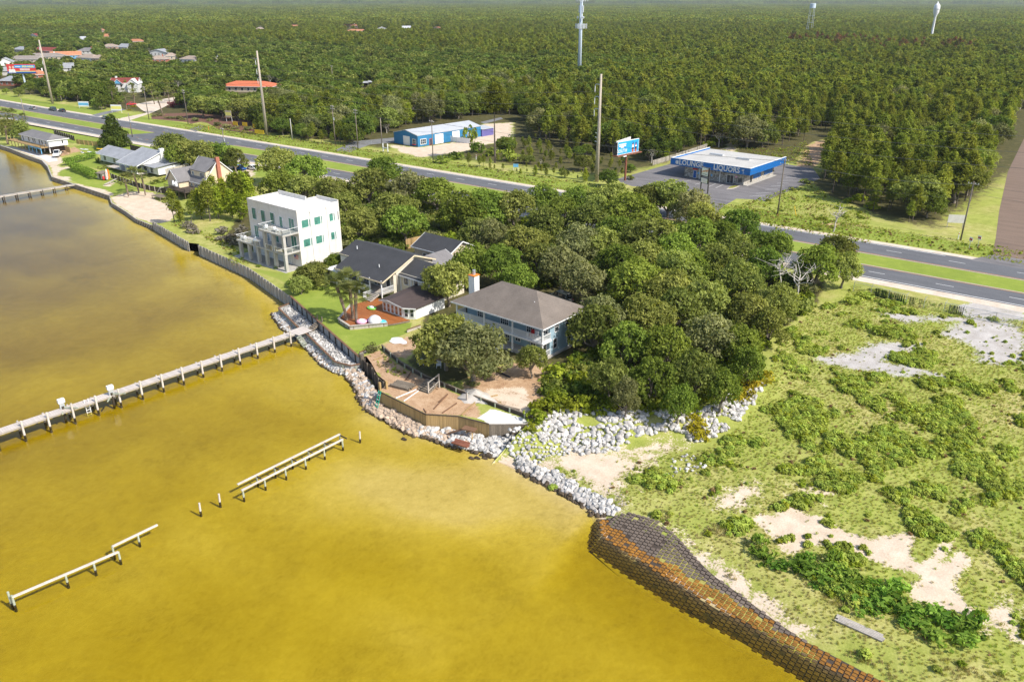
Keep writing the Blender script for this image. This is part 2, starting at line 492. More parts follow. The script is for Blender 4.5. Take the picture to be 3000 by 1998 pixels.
# top edge of the white rubble slope: grove and yard lie above it, the beach and the open field below
PLATEAU = [(-95, 60), (-76, 60), (-54.6, 69.0), q(14, 420, 360, 2.4)[:2], q(14, 700, 345, 2.4)[:2], q(14, 1000, 385, 2.4)[:2], q(14, 1250, 345, 2.4)[:2], q(14, 1500, 370, 2.4)[:2],
           q(14, 1850, 260, 2.4)[:2], q(14, 2100, 110, 2.4)[:2], q(14, 2320, -10, 2.4)[:2], q(16, 250, 620)[:2], q(16, 700, 520)[:2], (-42, 148), (-42, 170), (-95, 170)]
def height(X, Y):
    wl = np.interp(X, [p[0] for p in WATERLINE], [p[1] for p in WATERLINE])
    d = Y - wl
    low = np.where(d < 0, d*.26, .0) + smooth(d, 0, 5)*.95 + smooth(d, 4, 30)*.75 + smooth(d, 30, 80)*.7
    field = low + .10*np.sin(X*.31 + 1.3)*np.sin(Y*.23)*smooth(d, 8, 25)*smooth(-d, -75, -60)
    up = 2.4 + 0*X
    left = np.interp(X, [-300, -226, -224, -189, -186, -165, -117, -86, -80], [1.25, 1.25, .95, 1.0, 1.9, 2.0, 2.3, 2.35, 2.4])
    dl = Y - np.interp(X, [p[0] for p in SH], [p[1] for p in SH])
    up = np.where(X < -80, left + (2.4 - left)*smooth(dl, 10, 40), up)
    k = smooth(sdist(X, Y, PLATEAU), -5.5, .3)
    k = np.where(X < -54.8, 1.0, k)
    k = np.where((X > -54.8) & (Y > 149), 1.0, k)
    return field*(1 - k) + up*k
def hz(x, y): return float(height(np.array([float(x)]), np.array([float(y)]))[0])
GZ = height(GX, GY)
GZ += np.where(GX > -54.5, .05*np.sin(GX*1.7 + GY*.9)*np.sin(GY*1.3 - GX*.6), 0)*smooth(GZ, .6, 1.2)*(GY < 145)

def poly(sheet, pts, z=2.4): return [q(sheet, x, y, z)[:2] for x, y in pts]
def band(line, w0, w1, s0, s1, n=40):
    ss = np.linspace(s0, s1, n)
    return [(s, lerp_line(line, s) + w0) for s in ss] + [(s, lerp_line(line, s) + w1) for s in ss[::-1]]
NEARW = [(-1500, 100), (-460, 139), (-386, 141.8), (-305, 145.7), (-234, 150.3), (-41, 157.1), (90, 162)]
FARW = [(-1500, 128), (-490, 164.5), (-419, 166.4), (-352, 169.6), (-236, 174.6), (-68, 180.6), (90, 186)]
ZONES = {'sand': [], 'lawn': [], 'dirt': [], 'gravel': [], 'floor': [], 'white': []}
def zone(kind, pl, feather=1.2, amt=1.0): ZONES[kind].append((pl, feather, amt))
zone('sand', poly(14, [(470, 690), (640, 690), (800, 715), (950, 760), (1070, 860), (1010, 960), (900, 1040), (740, 990), (540, 880), (440, 800)], 1.0), 2.4)
zone('sand', poly(14, [(0, 760), (60, 720), (240, 760), (420, 760), (500, 900), (660, 1010), (900, 1100), (1000, 1230), (700, 1190), (300, 990), (50, 860)], .6), 2.4, .8)
zone('sand', poly(18, [(270, 290), (330, 240), (440, 250), (560, 190), (700, 240), (830, 270), (1000, 380), (1180, 430), (1450, 400), (1540, 430), (1480, 560), (1560, 640), (1700, 520), (1800, 390),
     (1830, 460), (1740, 620), (1900, 540), (1960, 640), (1800, 760), (1900, 900), (2020, 1000), (1950, 1010), (1740, 950), (1480, 870), (1460, 820), (1600, 720), (1420, 680), (1060, 540), (980, 490), (700, 470), (600, 540), (520, 520), (420, 400), (360, 340)], 1.8), 1.0)
zone('sand', poly(18, [(2000, 1020), (2100, 920), (2352, 900), (2352, 1200), (2180, 1160), (2060, 1130)], 1.8), 2.4, .8)
zone('sand', poly(15, [(990, 560), (1200, 600), (1340, 680), (1450, 800), (1650, 920), (1800, 1060), (1960, 1100), (1800, 1160), (1560, 1020), (1350, 860), (1160, 720)], 1.2), 2.4, .9)
zone('sand', poly(15, [(700, 300), (900, 360), (1060, 480), (1000, 560), (850, 430)], 1.2), 2.4, .6)
zone('sand', poly(17, [(0, 900), (200, 770), (340, 810), (360, 900), (200, 1000), (0, 970)], 1.8), 2.4, .75)
zone('sand', poly(17, [(560, 900), (700, 800), (900, 820), (930, 900), (800, 960), (640, 960)], 1.8), 2.4, .7)
zone('gravel', poly(16, [(1560, 880), (1750, 770), (1600, 750), (1250, 770), (1040, 690), (1000, 655), (1300, 700), (1700, 715), (1900, 730), (2040, 730), (2240, 790), (2352, 850), (2352, 1130), (2120, 1160), (1950, 1120), (1900, 1000), (1780, 920)]), 3.0)
zone('gravel', poly(16, [(420, 1050), (600, 1060), (860, 1000), (960, 950), (1380, 950), (1440, 1000), (1140, 1060), (1050, 1110), (1300, 1150), (1700, 1260), (1650, 1290), (1000, 1210), (500, 1120)]), 3.0, .95)
zone('gravel', poly(16, [(1700, 620), (2000, 560), (2352, 640), (2352, 760), (2040, 740), (1800, 700)]), 1.5, .8)
zone('dirt', poly(13, [(20, 190), (240, 380), (250, 560), (780, 840), (1170, 855), (1420, 880), (1350, 700), (900, 500), (480, 290), (240, 90)]), .8)
zone('dirt', poly(13, [(1180, 470), (1500, 330), (1800, 220), (2110, 300), (2140, 600), (2040, 780), (1900, 860), (1320, 640), (1200, 560)]), 1.2, .9)
zone('dirt', poly(13, [(260, 40), (560, -60), (700, -60), (700, 60), (560, 200), (420, 190)]), 1.0, .8)
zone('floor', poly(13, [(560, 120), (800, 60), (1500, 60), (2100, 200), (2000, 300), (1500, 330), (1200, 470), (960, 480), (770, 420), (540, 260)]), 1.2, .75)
zone('white', poly(13, [(1370, 880), (1530, 770), (1960, 905), (1900, 955), (1520, 955)]), .5)
zone('sand', poly(13, [(1480, 540), (1900, 520), (2040, 740), (1900, 860), (1400, 660)]), 1.2, .75)
zone('white', poly(7, [(1540, 1110), (1620, 1080), (1700, 1170), (1580, 1200)]), .7)
zone('sand', poly(5, [(1020, 880), (1200, 830), (1420, 830), (1430, 900), (1540, 930), (1640, 1000), (1540, 1110), (1400, 1110), (1250, 1060), (1150, 985), (1040, 920)], 1.0), 1.0)
zone('sand', poly(5, [(0, 395), (260, 430), (560, 500), (580, 560), (470, 600), (400, 535), (250, 480), (100, 420)], 1.2), 1.0)
zone('white', poly(5, [(60, 402), (260, 440), (540, 510), (540, 540), (440, 560), (390, 525), (250, 475), (110, 425)], 1.2), .8, .6)
zone('sand', poly(5, [(475, 600), (640, 585), (640, 605), (540, 640), (520, 680), (650, 690), (640, 730), (490, 690)], 1.2), .7)
zone('sand', poly(5, [(820, 780), (960, 800), (1060, 850), (1020, 865), (700, 770), (690, 750), (760, 720), (720, 750)], 1.2), .6, .8)
zone('sand', poly(5, [(950, 770), (1000, 735), (1060, 740), (1000, 780)], 1.2), .5)
zone('dirt', poly(5, [(450, 440), (700, 410), (760, 450), (600, 480), (560, 500), (470, 500)], 1.6), 1.0, .8)
zone('lawn', poly(12, [(400, 60), (640, -40), (900, -60), (980, 320), (960, 380), (1080, 465), (1560, 400), (1790, 370), (1760, 480), (1400, 630), (1290, 700), (1190, 745), (680, 320)]), .7)
zone('lawn', poly(6, [(860, 1110), (1030, 1010), (1150, 1080), (1180, 1250), (1080, 1330)]), .7)
zone('lawn', poly(5, [(640, 540), (890, 470), (920, 560), (1080, 620), (1180, 670), (1000, 650), (900, 600)], 1.8), .7)
zone('lawn', poly(5, [(545, 620), (650, 605), (900, 680), (1050, 700), (1230, 790), (1060, 850), (880, 790), (680, 730), (550, 690)], 1.2), .7)
zone('lawn', poly(5, [(1370, 720), (1530, 680), (1620, 720), (1620, 790), (1400, 760)], 2.0), .6)
zone('lawn', poly(5, [(680, 390), (900, 380), (920, 440), (700, 440)], 2.0), .6)
zone('lawn', poly(6, [(220, 880), (650, 940), (660, 1090), (480, 1000), (250, 920)], 2.2), 1.0, .55)
zone('lawn', band(NEARW, 7.0, 16.8, -560, 80), .5, .8)
zone('lawn', band(FARW, 2, 14, -560, 80), 2.0, .6)
zone('lawn', band(NEARW, -14, -2, -560, -180), 2.0, .7)
zone('lawn', poly(8, [(1050, 790), (1500, 660), (1800, 560), (2000, 700), (2352, 830), (2352, 1000), (1400, 960), (1060, 830)]), 3, .45)
zone('sand', poly(2, [(1220, 1330), (1480, 1360), (1900, 1300), (2030, 1210), (2100, 1140), (2352, 1130), (2352, 1300), (2100, 1330), (1880, 1400), (1500, 1450), (1340, 1400)]), 2.5)
zone('sand', poly(8, [(1000, 310), (1100, 150), (1230, 130), (1180, 200), (1090, 310)]), 1.5)
zone('dirt', poly(8, [(1650, 450), (1760, 250), (1900, 180), (2070, 170), (2000, 260), (1820, 460)]), 2, .9)
zone('dirt', poly(8, [(1850, 930), (2352, 960), (2352, 1010), (1850, 980)]), 2, .5)
zone('sand', poly(5, [(2130, 640), (2352, 600), (2352, 680), (2200, 700)]), 1.5, .7)
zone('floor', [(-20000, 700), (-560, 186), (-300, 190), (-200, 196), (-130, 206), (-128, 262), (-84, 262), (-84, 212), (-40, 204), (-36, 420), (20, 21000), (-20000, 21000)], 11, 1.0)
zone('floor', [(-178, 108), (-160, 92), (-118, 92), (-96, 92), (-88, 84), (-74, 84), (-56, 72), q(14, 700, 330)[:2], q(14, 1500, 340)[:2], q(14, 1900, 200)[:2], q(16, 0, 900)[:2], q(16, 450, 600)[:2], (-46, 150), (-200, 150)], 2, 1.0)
zone('sand', poly(14, [(440, 720), (1000, 660), (1450, 570), (1650, 640), (1450, 760), (1250, 900), (1150, 1000), (1000, 1240), (700, 1100), (480, 900)], 1.0), 3.0, .62)
zone('sand', [(-54.6, 56), (-54.6, 64.6), (-47, 64.2), (-38.6, 63), (-36.5, 60.2), (-28.4, 58.9), (-9.5, 57.2), (10, 56), (10, 48), (-40, 50)], .6)
att = {}
for k_, lst in ZONES.items():
    a = np.zeros(GX.shape)
    for pl, fe, amt in lst:
        xs = [p[0] for p in pl]; ys = [p[1] for p in pl]
        mk = (GX > min(xs) - fe) & (GX < max(xs) + fe) & (GY > min(ys) - fe) & (GY < max(ys) + fe)
        if mk.any():
            a[mk] = np.maximum(a[mk], amt*smooth(sdist(GX[mk], GY[mk], pl), -fe, fe))
    att[k_] = a
for k_ in ('lawn', 'dirt', 'sand', 'gravel', 'white'):
    att['floor'] = att['floor']*(1 - np.clip(att[k_]*1.5, 0, 1))

def grid_mesh(name, X, Y, Z):
    n, m = X.shape
    me = bpy.data.meshes.new(name)
    me.vertices.add(n*m)
    me.vertices.foreach_set('co', np.stack([X, Y, Z], -1).astype('f4').ravel())
    i = np.arange(n*m).reshape(n, m)
    f = np.stack([i[:-1, :-1], i[1:, :-1], i[1:, 1:], i[:-1, 1:]], -1).reshape(-1, 4)
    me.loops.add(f.size); me.polygons.add(len(f))
    me.loops.foreach_set('vertex_index', f.ravel().astype('i4'))
    me.polygons.foreach_set('loop_start', np.arange(0, f.size, 4, dtype='i4'))
    me.update(calc_edges=True)
    me.shade_smooth()
    return me
gm = grid_mesh('ground', GX, GY, GZ)
for nm, chans in (('zone_a', ('sand', 'lawn', 'dirt')), ('zone_b', ('gravel', 'floor', 'white'))):
    a = gm.color_attributes.new(nm, 'FLOAT_COLOR', 'POINT')
    a.data.foreach_set('color', np.stack([att[c_] for c_ in chans] + [np.ones(GX.shape)], -1).astype('f4').ravel())
def ground_mat():
    m, t, p = nodes('ground_soil')
    v = pos(t)
    A = N(t, 'ShaderNodeVertexColor', layer_name='zone_a'); B = N(t, 'ShaderNodeVertexColor', layer_name='zone_b')
    sa, sb = N(t, 'ShaderNodeSeparateColor'), N(t, 'ShaderNodeSeparateColor')
    t.links.new(A.outputs[0], sa.inputs[0]); t.links.new(B.outputs[0], sb.inputs[0])
    n_big, n_mid, n_fine = nz(t, v, .07, 4, .6), nz(t, v, .6, 5, .65), nz(t, v, 5, 3)
    mixn = mth(t, 'ADD', mth(t, 'MULTIPLY', n_mid, .6), mth(t, 'MULTIPLY', n_fine, .4))
    def edge(sock, w=1.1):      # ragged edges
        return ramp(t, mth(t, 'ADD', sock, mth(t, 'MULTIPLY', mth(t, 'SUBTRACT', mixn, .5), w*2)), [(.4, (0,)*3), (.6, (1,)*3)])
    field = ramp(t, mixn, [(.28, (.20, .195, .05)), (.44, (.33, .315, .09)), (.56, (.46, .41, .16)), (.72, (.62, .52, .31))])
    field = mixc(t, ramp(t, n_big, [(.34, (0,)*3), (.54, (1,)*3)]), field, ramp(t, mixn, [(.3, (.20, .24, .04)), (.7, (.42, .44, .11))]))
    sand = ramp(t, mixn, [(.3, (.50, .38, .27)), (.55, (.64, .525, .40)), (.75, (.74, .65, .53))])
    lawn = ramp(t, mth(t, 'ADD', mth(t, 'MULTIPLY', n_big, .35), mth(t, 'MULTIPLY', mixn, .65)), [(.3, (.16, .22, .035)), (.55, (.25, .31, .05)), (.75, (.38, .38, .10))])
    dirt = ramp(t, mixn, [(.3, (.24, .13, .07)), (.5, (.46, .30, .18)), (.72, (.62, .46, .31))])
    grav = ramp(t, mixn, [(.3, (.33, .29, .25)), (.55, (.48, .45, .42)), (.75, (.62, .59, .55))])
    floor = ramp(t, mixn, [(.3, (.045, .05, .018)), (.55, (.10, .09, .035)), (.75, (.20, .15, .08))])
    white = ramp(t, mixn, [(.3, (.66, .62, .57)), (.6, (.80, .78, .75))])
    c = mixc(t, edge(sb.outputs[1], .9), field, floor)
    c = mixc(t, edge(sa.outputs[1], .3), c, lawn)
    c = mixc(t, edge(sa.outputs[2]), c, dirt)
    c = mixc(t, edge(sb.outputs[0]), c, grav)
    c = mixc(t, edge(sa.outputs[0], 1.3), c, sand)
    c = mixc(t, edge(sb.outputs[2], .4), c, white)
    t.links.new(c, p.inputs['Base Color']); p.inputs['Roughness'].default_value = .95; p.inputs['Specular IOR Level'].default_value = .1
    b = N(t, 'ShaderNodeBump'); b.inputs['Strength'].default_value = .5; b.inputs['Distance'].default_value = .12
    t.links.new(mixn, b.inputs['Height']); t.links.new(b.outputs[0], p.inputs['Normal'])
    gm.materials.append(m)
ground_mat()
link('ground', gm, kind='structure')

# ------------------------------------------------------------------ sea bed and water
bs = np.arange(-430, 60, 1.6); bt = np.arange(-40, 116, 1.3)
BX, BY = np.meshgrid(bs, bt, indexing='ij')
wl_pts = [(s, t) for s, t in SH if s < -55] + WATERLINE
bd = np.interp(BX, [p[0] for p in wl_pts], [p[1] for p in wl_pts]) - BY
rng = np.random.default_rng(3)
def fbm(X, Y, sc, seed=0, octv=3):
    r = np.zeros(X.shape); a = 1.0
    for o_ in range(octv):
        g = np.random.default_rng(seed + o_); ph = g.uniform(0, 6.28, 12); an = g.uniform(0, 6.28, 6); k = 6.28/sc*2**o_
        for i in range(6):
            r += a/6*np.sin(X*k*math.cos(an[i])*(.7 + .1*i) + Y*k*math.sin(an[i])*(.7 + .1*i) + ph[i])
        a *= .55
    return r
# soft bars and troughs roughly along the shore, a shelf at the point, deeper on the left
depth = .06 + .055*np.clip(bd, 0, 6) + .018*np.clip(bd - 6, 0, 14) + .004*np.clip(bd - 20, 0, 60)
depth = depth*(.72 + .12*smooth(-BX, 55, 130) + .28*smooth(-BX, 115, 210)*smooth(bd, 2, 14)) + .17*smooth(bd, 2, 10)*fbm(BX, BY*2.0, 34, 5, 2) + .03*fbm(BX, BY, 5, 21, 2)
depth -= .30*np.exp(-(((BX + 56 - (BY - 50)*.5)/9.0)**2 + ((BY - 52)/9.0)**2))
depth = np.maximum(depth, .04 + .03*np.clip(bd, -3, 3))
depth = np.maximum(depth, .78*smooth(BX, -41, -36)*smooth(bd, -3, .5)*(1 - .35*smooth(bd, 4, 12)))
bz = np.where(bd < -1.5, -1.2, -depth)
bm = grid_mesh('sea_bed', BX, BY, bz)
def bed_mat():
    m, t, p = nodes('bed_sand')
    v = pos(t)
    a, b = nz(t, v, .09, 4, .6, .6), nz(t, v, .9, 4, .6)
    r1 = nz(t, mp(t, v, (1, .55, 1), (0, 0, R(30))), 2.6, 3, .6, 1.2)  # sand ripples with caustic-like light mottling, put into the bed colour
    f = mth(t, 'ADD', mth(t, 'MULTIPLY', a, .42), mth(t, 'ADD', mth(t, 'MULTIPLY', b, .28), mth(t, 'MULTIPLY', r1, .30)))
    c = ramp(t, f, [(.28, (.36, .28, .12)), (.45, (.56, .45, .24)), (.66, (.70, .58, .36))])
    t.links.new(c, p.inputs['Base Color']); p.inputs['Roughness'].default_value = .95; p.inputs['Specular IOR Level'].default_value = .05
    bm.materials.append(m)
bed_mat()
link('sea_bed', bm, kind='structure')
def water():
    m, t, p = nodes('bay_water')
    out = t.nodes['Material Output']; t.nodes.remove(p)
    v = pos(t)
    fr = N(t, 'ShaderNodeFresnel'); fr.inputs['IOR'].default_value = 1.33
    tr = N(t, 'ShaderNodeBsdfTransparent'); tr.inputs[0].default_value = (1, 1, 1, 1)
    gl = N(t, 'ShaderNodeBsdfGlossy'); gl.inputs['Roughness'].default_value = .12
    b = N(t, 'ShaderNodeBump'); b.inputs["Strength"].default_value = .6; b.inputs["Distance"].default_value = .065
    w = mp(t, mp(t, v, (1, 1, 1), (0, 0, R(-46))), (.34, 1, 1))
    h = mth(t, 'ADD', mth(t, 'MULTIPLY', nz(t, w, 1.0, 3, .6, .3), .62), mth(t, 'MULTIPLY', nz(t, w, 2.6, 2, .6, .2), .38))
    t.links.new(h, b.inputs['Height'])
    t.links.new(b.outputs[0], gl.inputs['Normal']); t.links.new(b.outputs[0], fr.inputs['Normal'])
    mx = N(t, 'ShaderNodeMixShader')
    t.links.new(fr.outputs[0], mx.inputs[0]); t.links.new(tr.outputs[0], mx.inputs[1]); t.links.new(gl.outputs[0], mx.inputs[2])
    t.links.new(mx.outputs[0], out.inputs['Surface'])
    ab = N(t, 'ShaderNodeVolumeAbsorption'); ab.inputs['Color'].default_value = (.89, .862, .03, 1); ab.inputs["Density"].default_value = 2.3
    t.links.new(ab.outputs[0], out.inputs['Volume'])
    mb = MB().box(-425, 58, -38, 114.5, -4.0, 0)
    o = mb.build('water', m); o['kind'] = 'structure'
water()

# ------------------------------------------------------------------ roads
def strip(name, line0, line1, s0, s1, z, mat, n=None, kind='structure', step=6):
    ss = np.arange(s0, s1 + step*.5, step) if n is None else np.linspace(s0, s1, n)
    mb = MB()
    for a, b in zip(ss[:-1], ss[1:]):
        mb.face((a, line0(a), z), (b, line0(b), z), (b, line1(b), z), (a, line1(a), z))
    return mb.build(name, mat, None, kind=kind)
nw = lambda o: (lambda s: lerp_line(NEARW, s) + o)
fw = lambda o: (lambda s: lerp_line(FARW, s) + o)
strip('shoulder_near', nw(-3.6), nw(.2), -1400, 80, 2.408, 'shoulder_sand')
strip('shoulder_far', fw(-.2), fw(2.6), -1400, 80, 2.408, 'shoulder_sand')
strip('highway_near', nw(-.7), nw(7.9), -1400, 80, 2.415, 'asphalt')
strip('highway_far', lambda s: min(lerp_line(NEARW, s) + 15.9, lerp_line(FARW, s) - 7.6), fw(.6), -1400, 80, 2.415, 'asphalt')
# turning gap in the median
MB().prism([(-322, lerp_line(NEARW, -322) + 7.5), (-271, lerp_line(NEARW, -271) + 7.5), (-269, lerp_line(NEARW, -269) + 17), (-318, lerp_line(NEARW, -318) + 17)], 2.3, 2.418).build('median_crossing', 'asphalt', kind='structure')
strip('edge_line_near', nw(-.12), nw(.12), -1400, 80, 2.423, 'road_white')
strip('edge_line_far_west', fw(-.12), fw(.12), -1400, -33, 2.423, 'road_white')
for a, b in ((-1400, -322), (-268, 80)):
    strip('median_line_near', nw(7.28), nw(7.46), a, b, 2.423, 'road_yellow')
    strip('median_line_far', lambda s: min(lerp_line(NEARW, s) + 16.3, lerp_line(FARW, s) - 7.3), lambda s: min(lerp_line(NEARW, s) + 16.5, lerp_line(FARW, s) - 7.1), a, b, 2.423, 'road_yellow')
    for i in range(2): strip('median_edge', nw((7.7, 15.75)[i]), nw((8.0, 16.05)[i]), a, b, 2.421, 'kerb_tan')
for nm, fn, ph in (('lane_dash_near', nw(3.7), -41.1), ('lane_dash_far', fw(-3.55), -42.7)):
    me = MB().box(-1.55, 1.55, -.075, .075, 0, .004).mesh(nm); me.materials.append(M['road_white'])
    root = None
    for k in range(-66, 11):
        s = ph + 1.5 + k*12.19
        if s > 78: continue
        o = link(nm, me, kind='structure')
        o.location = (s, fn(s), 2.421)
        o.rotation_euler = (0, 0, math.atan2(fn(s + 1) - fn(s - 1), 2))
for i, (x, y) in enumerate([(1395, 1180), (1505, 1215), (1620, 1240), (1260, 1265), (1350, 1285), (1450, 1300)]):
    p_ = q(1, x, y)
    MB().box(-1.2, 1.2, -.08, .08, 0, .004).build('turn_dash', 'road_yellow', kind='structure').location = (p_[0], p_[1], 2.424)
# side road with its mouth, driveways, lot
side = [(-27.5, 181.6), (-24.6, 189), (-26.5, 203), (-31, 232), (-39, 290), (-48, 380), (-42, 380), (-31, 290), (-22, 232), (-17.5, 203), (-16, 189), (-11, 182.2)]
MB().prism([side[0], side[1], side[-2], side[-1]], 2.2, 2.419).build('side_road_mouth', 'asphalt_lot', kind='structure')
MB().prism(side[1:-1], 2.2, 2.413).build('side_road', 'asphalt_brown', kind='structure')
lot = poly(8, [(20, 550), (530, 405), (900, 330), (1500, 400), (1830, 455), (1890, 545), (1700, 620), (1520, 690), (1380, 755), (1250, 735), (1120, 730), (1000, 800), (870, 930), (780, 1000), (700, 940), (880, 760), (860, 690), (500, 640), (160, 615), (60, 580)])
MB().prism(lot, 2.2, 2.412).build('parking_lot', 'asphalt_lot', kind='structure')
for i in range(7):      # stall lines in front of and beside the store
    a, b = q(8, 860 + i*0, 600), q(8, 860, 600)
for (x0, y0, x1, y1) in [(930, 592, 860, 622), (1000, 600, 930, 632), (1500, 640, 1385, 645), (1560, 610, 1440, 614), (1600, 585, 1490, 588), (1640, 560, 1530, 562), (1670, 535, 1570, 537), (1700, 518, 1600, 519),
                         (700, 560, 640, 575), (790, 585, 740, 600), (1440, 672, 1300, 680), (1380, 700, 1240, 708)]:
    a, b = Vector(q(8, x0, y0, 2.417)), Vector(q(8, x1, y1, 2.417))
    mb = MB(); d = (b - a).normalized(); n_ = Vector((-d.y, d.x, 0))*.06
    mb.face(a - n_, b - n_, b + n_, a + n_).build('stall_line', 'road_white', kind='structure')
MB().prism(poly(2, [(720, 1385), (900, 1300), (1290, 1265), (1290, 1310), (1050, 1330), (860, 1400)]), 2.2, 2.409).build('gravel_drive', 'asphalt_path', kind='structure')
MB().prism(poly(2, [(2060, 1125), (2250, 1080), (2270, 1095), (2100, 1140)]), 2.2, 2.409).build('gravel_track', 'asphalt_path', kind='structure')
MB().prism(poly(1, [(1100, 1090), (1350, 1040), (1300, 1010), (1240, 960), (1400, 930), (1700, 880), (1740, 895), (1560, 960), (1460, 1010), (1380, 1045), (1160, 1120)]), 2.2, 2.410).build('restaurant_drive', 'shoulder_sand', kind='structure')
MB().prism(poly(1, [(840, 1060), (960, 1030), (1120, 1000), (1160, 1010), (1000, 1045), (900, 1075)]), 2.2, 2.409).build('driveway', 'asphalt_path', kind='structure')
MB().prism(poly(1, [(1730, 1190), (1850, 1150), (1890, 1165), (1800, 1215)]), 2.2, 2.409).build('driveway', 'asphalt_path', kind='structure')
MB().prism(poly(1, [(1390, 1095), (1720, 1125), (1760, 1140), (1850, 1120), (1900, 1130), (2000, 1185), (2352, 1245), (2352, 1130), (2000, 1060), (1700, 1040), (1400, 1050)]), 2.2, 2.407).build('garden_bed', 'mulch', kind='structure')
isl = [q(8, x, y)[:2] for x, y in [(1030, 645), (1060, 622), (1120, 612), (1150, 616), (1090, 640)]]
MB().prism(isl, 2.3, 2.52).build('kerb_island', 'kerb_tan', kind='structure')
MB().prism([((p[0]-isl[2][0])*.82 + isl[2][0]*1.0 - .1, (p[1]-isl[2][1])*.82 + isl[2][1] - .15) for p in isl], 2.4, 2.54).build('kerb_island_grass', 'leaf_grass', kind='structure')
# ------------------------------------------------------------------ vegetation builders
def leaf_arrays(g, C, Nn, per, size, spread, up=.35, aspect=.55, lobe=0):
    """Small diamond leaves in clumps round the points C, facing roughly along Nn."""
    n = len(C)*per
    c = np.repeat(C, per, 0) + g.normal(0, spread, (n, 3))*[1, 1, .75]
    no = np.repeat(Nn, per, 0)*.8 + g.normal(0, .62, (n, 3)) + [0, 0, up]
    no /= np.linalg.norm(no, axis=1)[:, None] + 1e-9
    a = np.cross(no, g.normal(0, 1, (n, 3))); a /= np.linalg.norm(a, axis=1)[:, None] + 1e-9
    b = np.cross(no, a)
    sz = size*g.uniform(.6, 1.35, (n, 1))
    v = np.stack([c + a*sz, c + b*sz*aspect + no*sz*.15, c - a*sz, c - b*sz*aspect + no*sz*.15], 1).reshape(-1, 3)
    tint = np.repeat(np.clip(np.repeat(g.uniform(.2, .8, len(C)) + lobe, per) + g.normal(0, .18, n), 0, 1), 4)
    return v, tint
def leaf_mesh(name, parts, mat):
    v = np.concatenate([p[0] for p in parts]); ti = np.concatenate([p[1] for p in parts])
    n = len(v)//4
    me = bpy.data.meshes.new(name)
    me.vertices.add(len(v)); me.vertices.foreach_set('co', v.astype('f4').ravel())
    me.loops.add(n*4); me.polygons.add(n)
    me.loops.foreach_set('vertex_index', np.arange(n*4, dtype='i4'))
    me.polygons.foreach_set('loop_start', np.arange(0, n*4, 4, dtype='i4'))
    a = me.attributes.new('tint', 'FLOAT', 'POINT'); a.data.foreach_set('value', ti.astype('f4'))
    me.materials.append(M[mat])
    me.update(calc_edges=True)
    return me
def sphere_pts(g, n, up=.25):
    p = g.normal(0, 1, (n, 3)); p[:, 2] += up
    return p/np.linalg.norm(p, axis=1)[:, None]
def lobed(g, lobes, dens, per, size, spread):
    cs, ns, ts = [], [], []
    L = np.array(lobes)
    for i, (x, y, z, r) in enumerate(lobes):
        d = sphere_pts(g, max(8, int(dens*r*r)))
        p = np.array([x, y, z]) + d*[r, r, r*.78]*g.uniform(.72, 1.06, (len(d), 1))
        keep = np.ones(len(p), bool)
        for j in range(len(L)):
            if j != i: keep &= np.linalg.norm((p - L[j, :3])/[1, 1, .78], axis=1) > L[j, 3]*.72
        hole = np.sin(p @ g.normal(0, 2.2, 3) + g.uniform(0, 6)) + np.sin(p @ g.normal(0, 1.6, 3))        # thin patches
        keep &= hole > -1.15
        cs.append(p[keep]); ns.append(d[keep]); ts.append(np.full(int(keep.sum()), g.uniform(-.3, .3)))
    return leaf_arrays(g, np.concatenate(cs), np.concatenate(ns), per, size, spread, lobe=np.concatenate(ts))
def limb(mb, g, p, q_, r0, r1, seg=3, bend=.12):
    p, q_ = np.array(p, float), np.array(q_, float)
    L = np.linalg.norm(q_ - p); last = p
    for k in range(1, seg + 1):
        t = k/seg
        nx = p + (q_ - p)*t + (g.normal(0, bend*L*.5, 3)*[1, 1, .5] if k < seg else 0)
        mb.tube(last, nx, r0 + (r1 - r0)*(k - 1)/seg, r0 + (r1 - r0)*t, 6, cap=False)
        last = nx
def make_oak(seed, Rr, H, mat='leaf_oak', nl=27, dens=27, per=6, leaf=.27, trunk='bark_oak', base=.30, lean=0):
    g = np.random.default_rng(seed)
    lobes = []
    for k in range(nl):
        a = k*2.399 + g.uniform(-.3, .3); rr = Rr*math.sqrt((k + .4)/nl)*.80
        zz = H*(base + .22) + (H*(1 - base - .36))*(1 - (rr/Rr)**2)*g.uniform(.65, 1.1) - (H*.2*g.uniform(-.3, 1) if rr > .5*Rr else 0)
        lobes.append((math.cos(a)*rr + lean, math.sin(a)*rr, zz, Rr*g.uniform(.17, .43)))
    cr = leaf_mesh('crown', [lobed(g, lobes, dens, per, leaf, .26)], mat)
    mb = MB(); top = (lean*.5 + g.normal(0, .2), g.normal(0, .2), H*base)
    limb(mb, g, (0, 0, -.3), top, Rr*.07 + .05, Rr*.055, 2, .06)
    for l in lobes[::2]: limb(mb, g, top, l[:3], Rr*.036, .03, 3, .14)
    tr = mb.mesh('trunk'); tr.materials.append(M[trunk]); tr.shade_smooth()
    return tr, cr
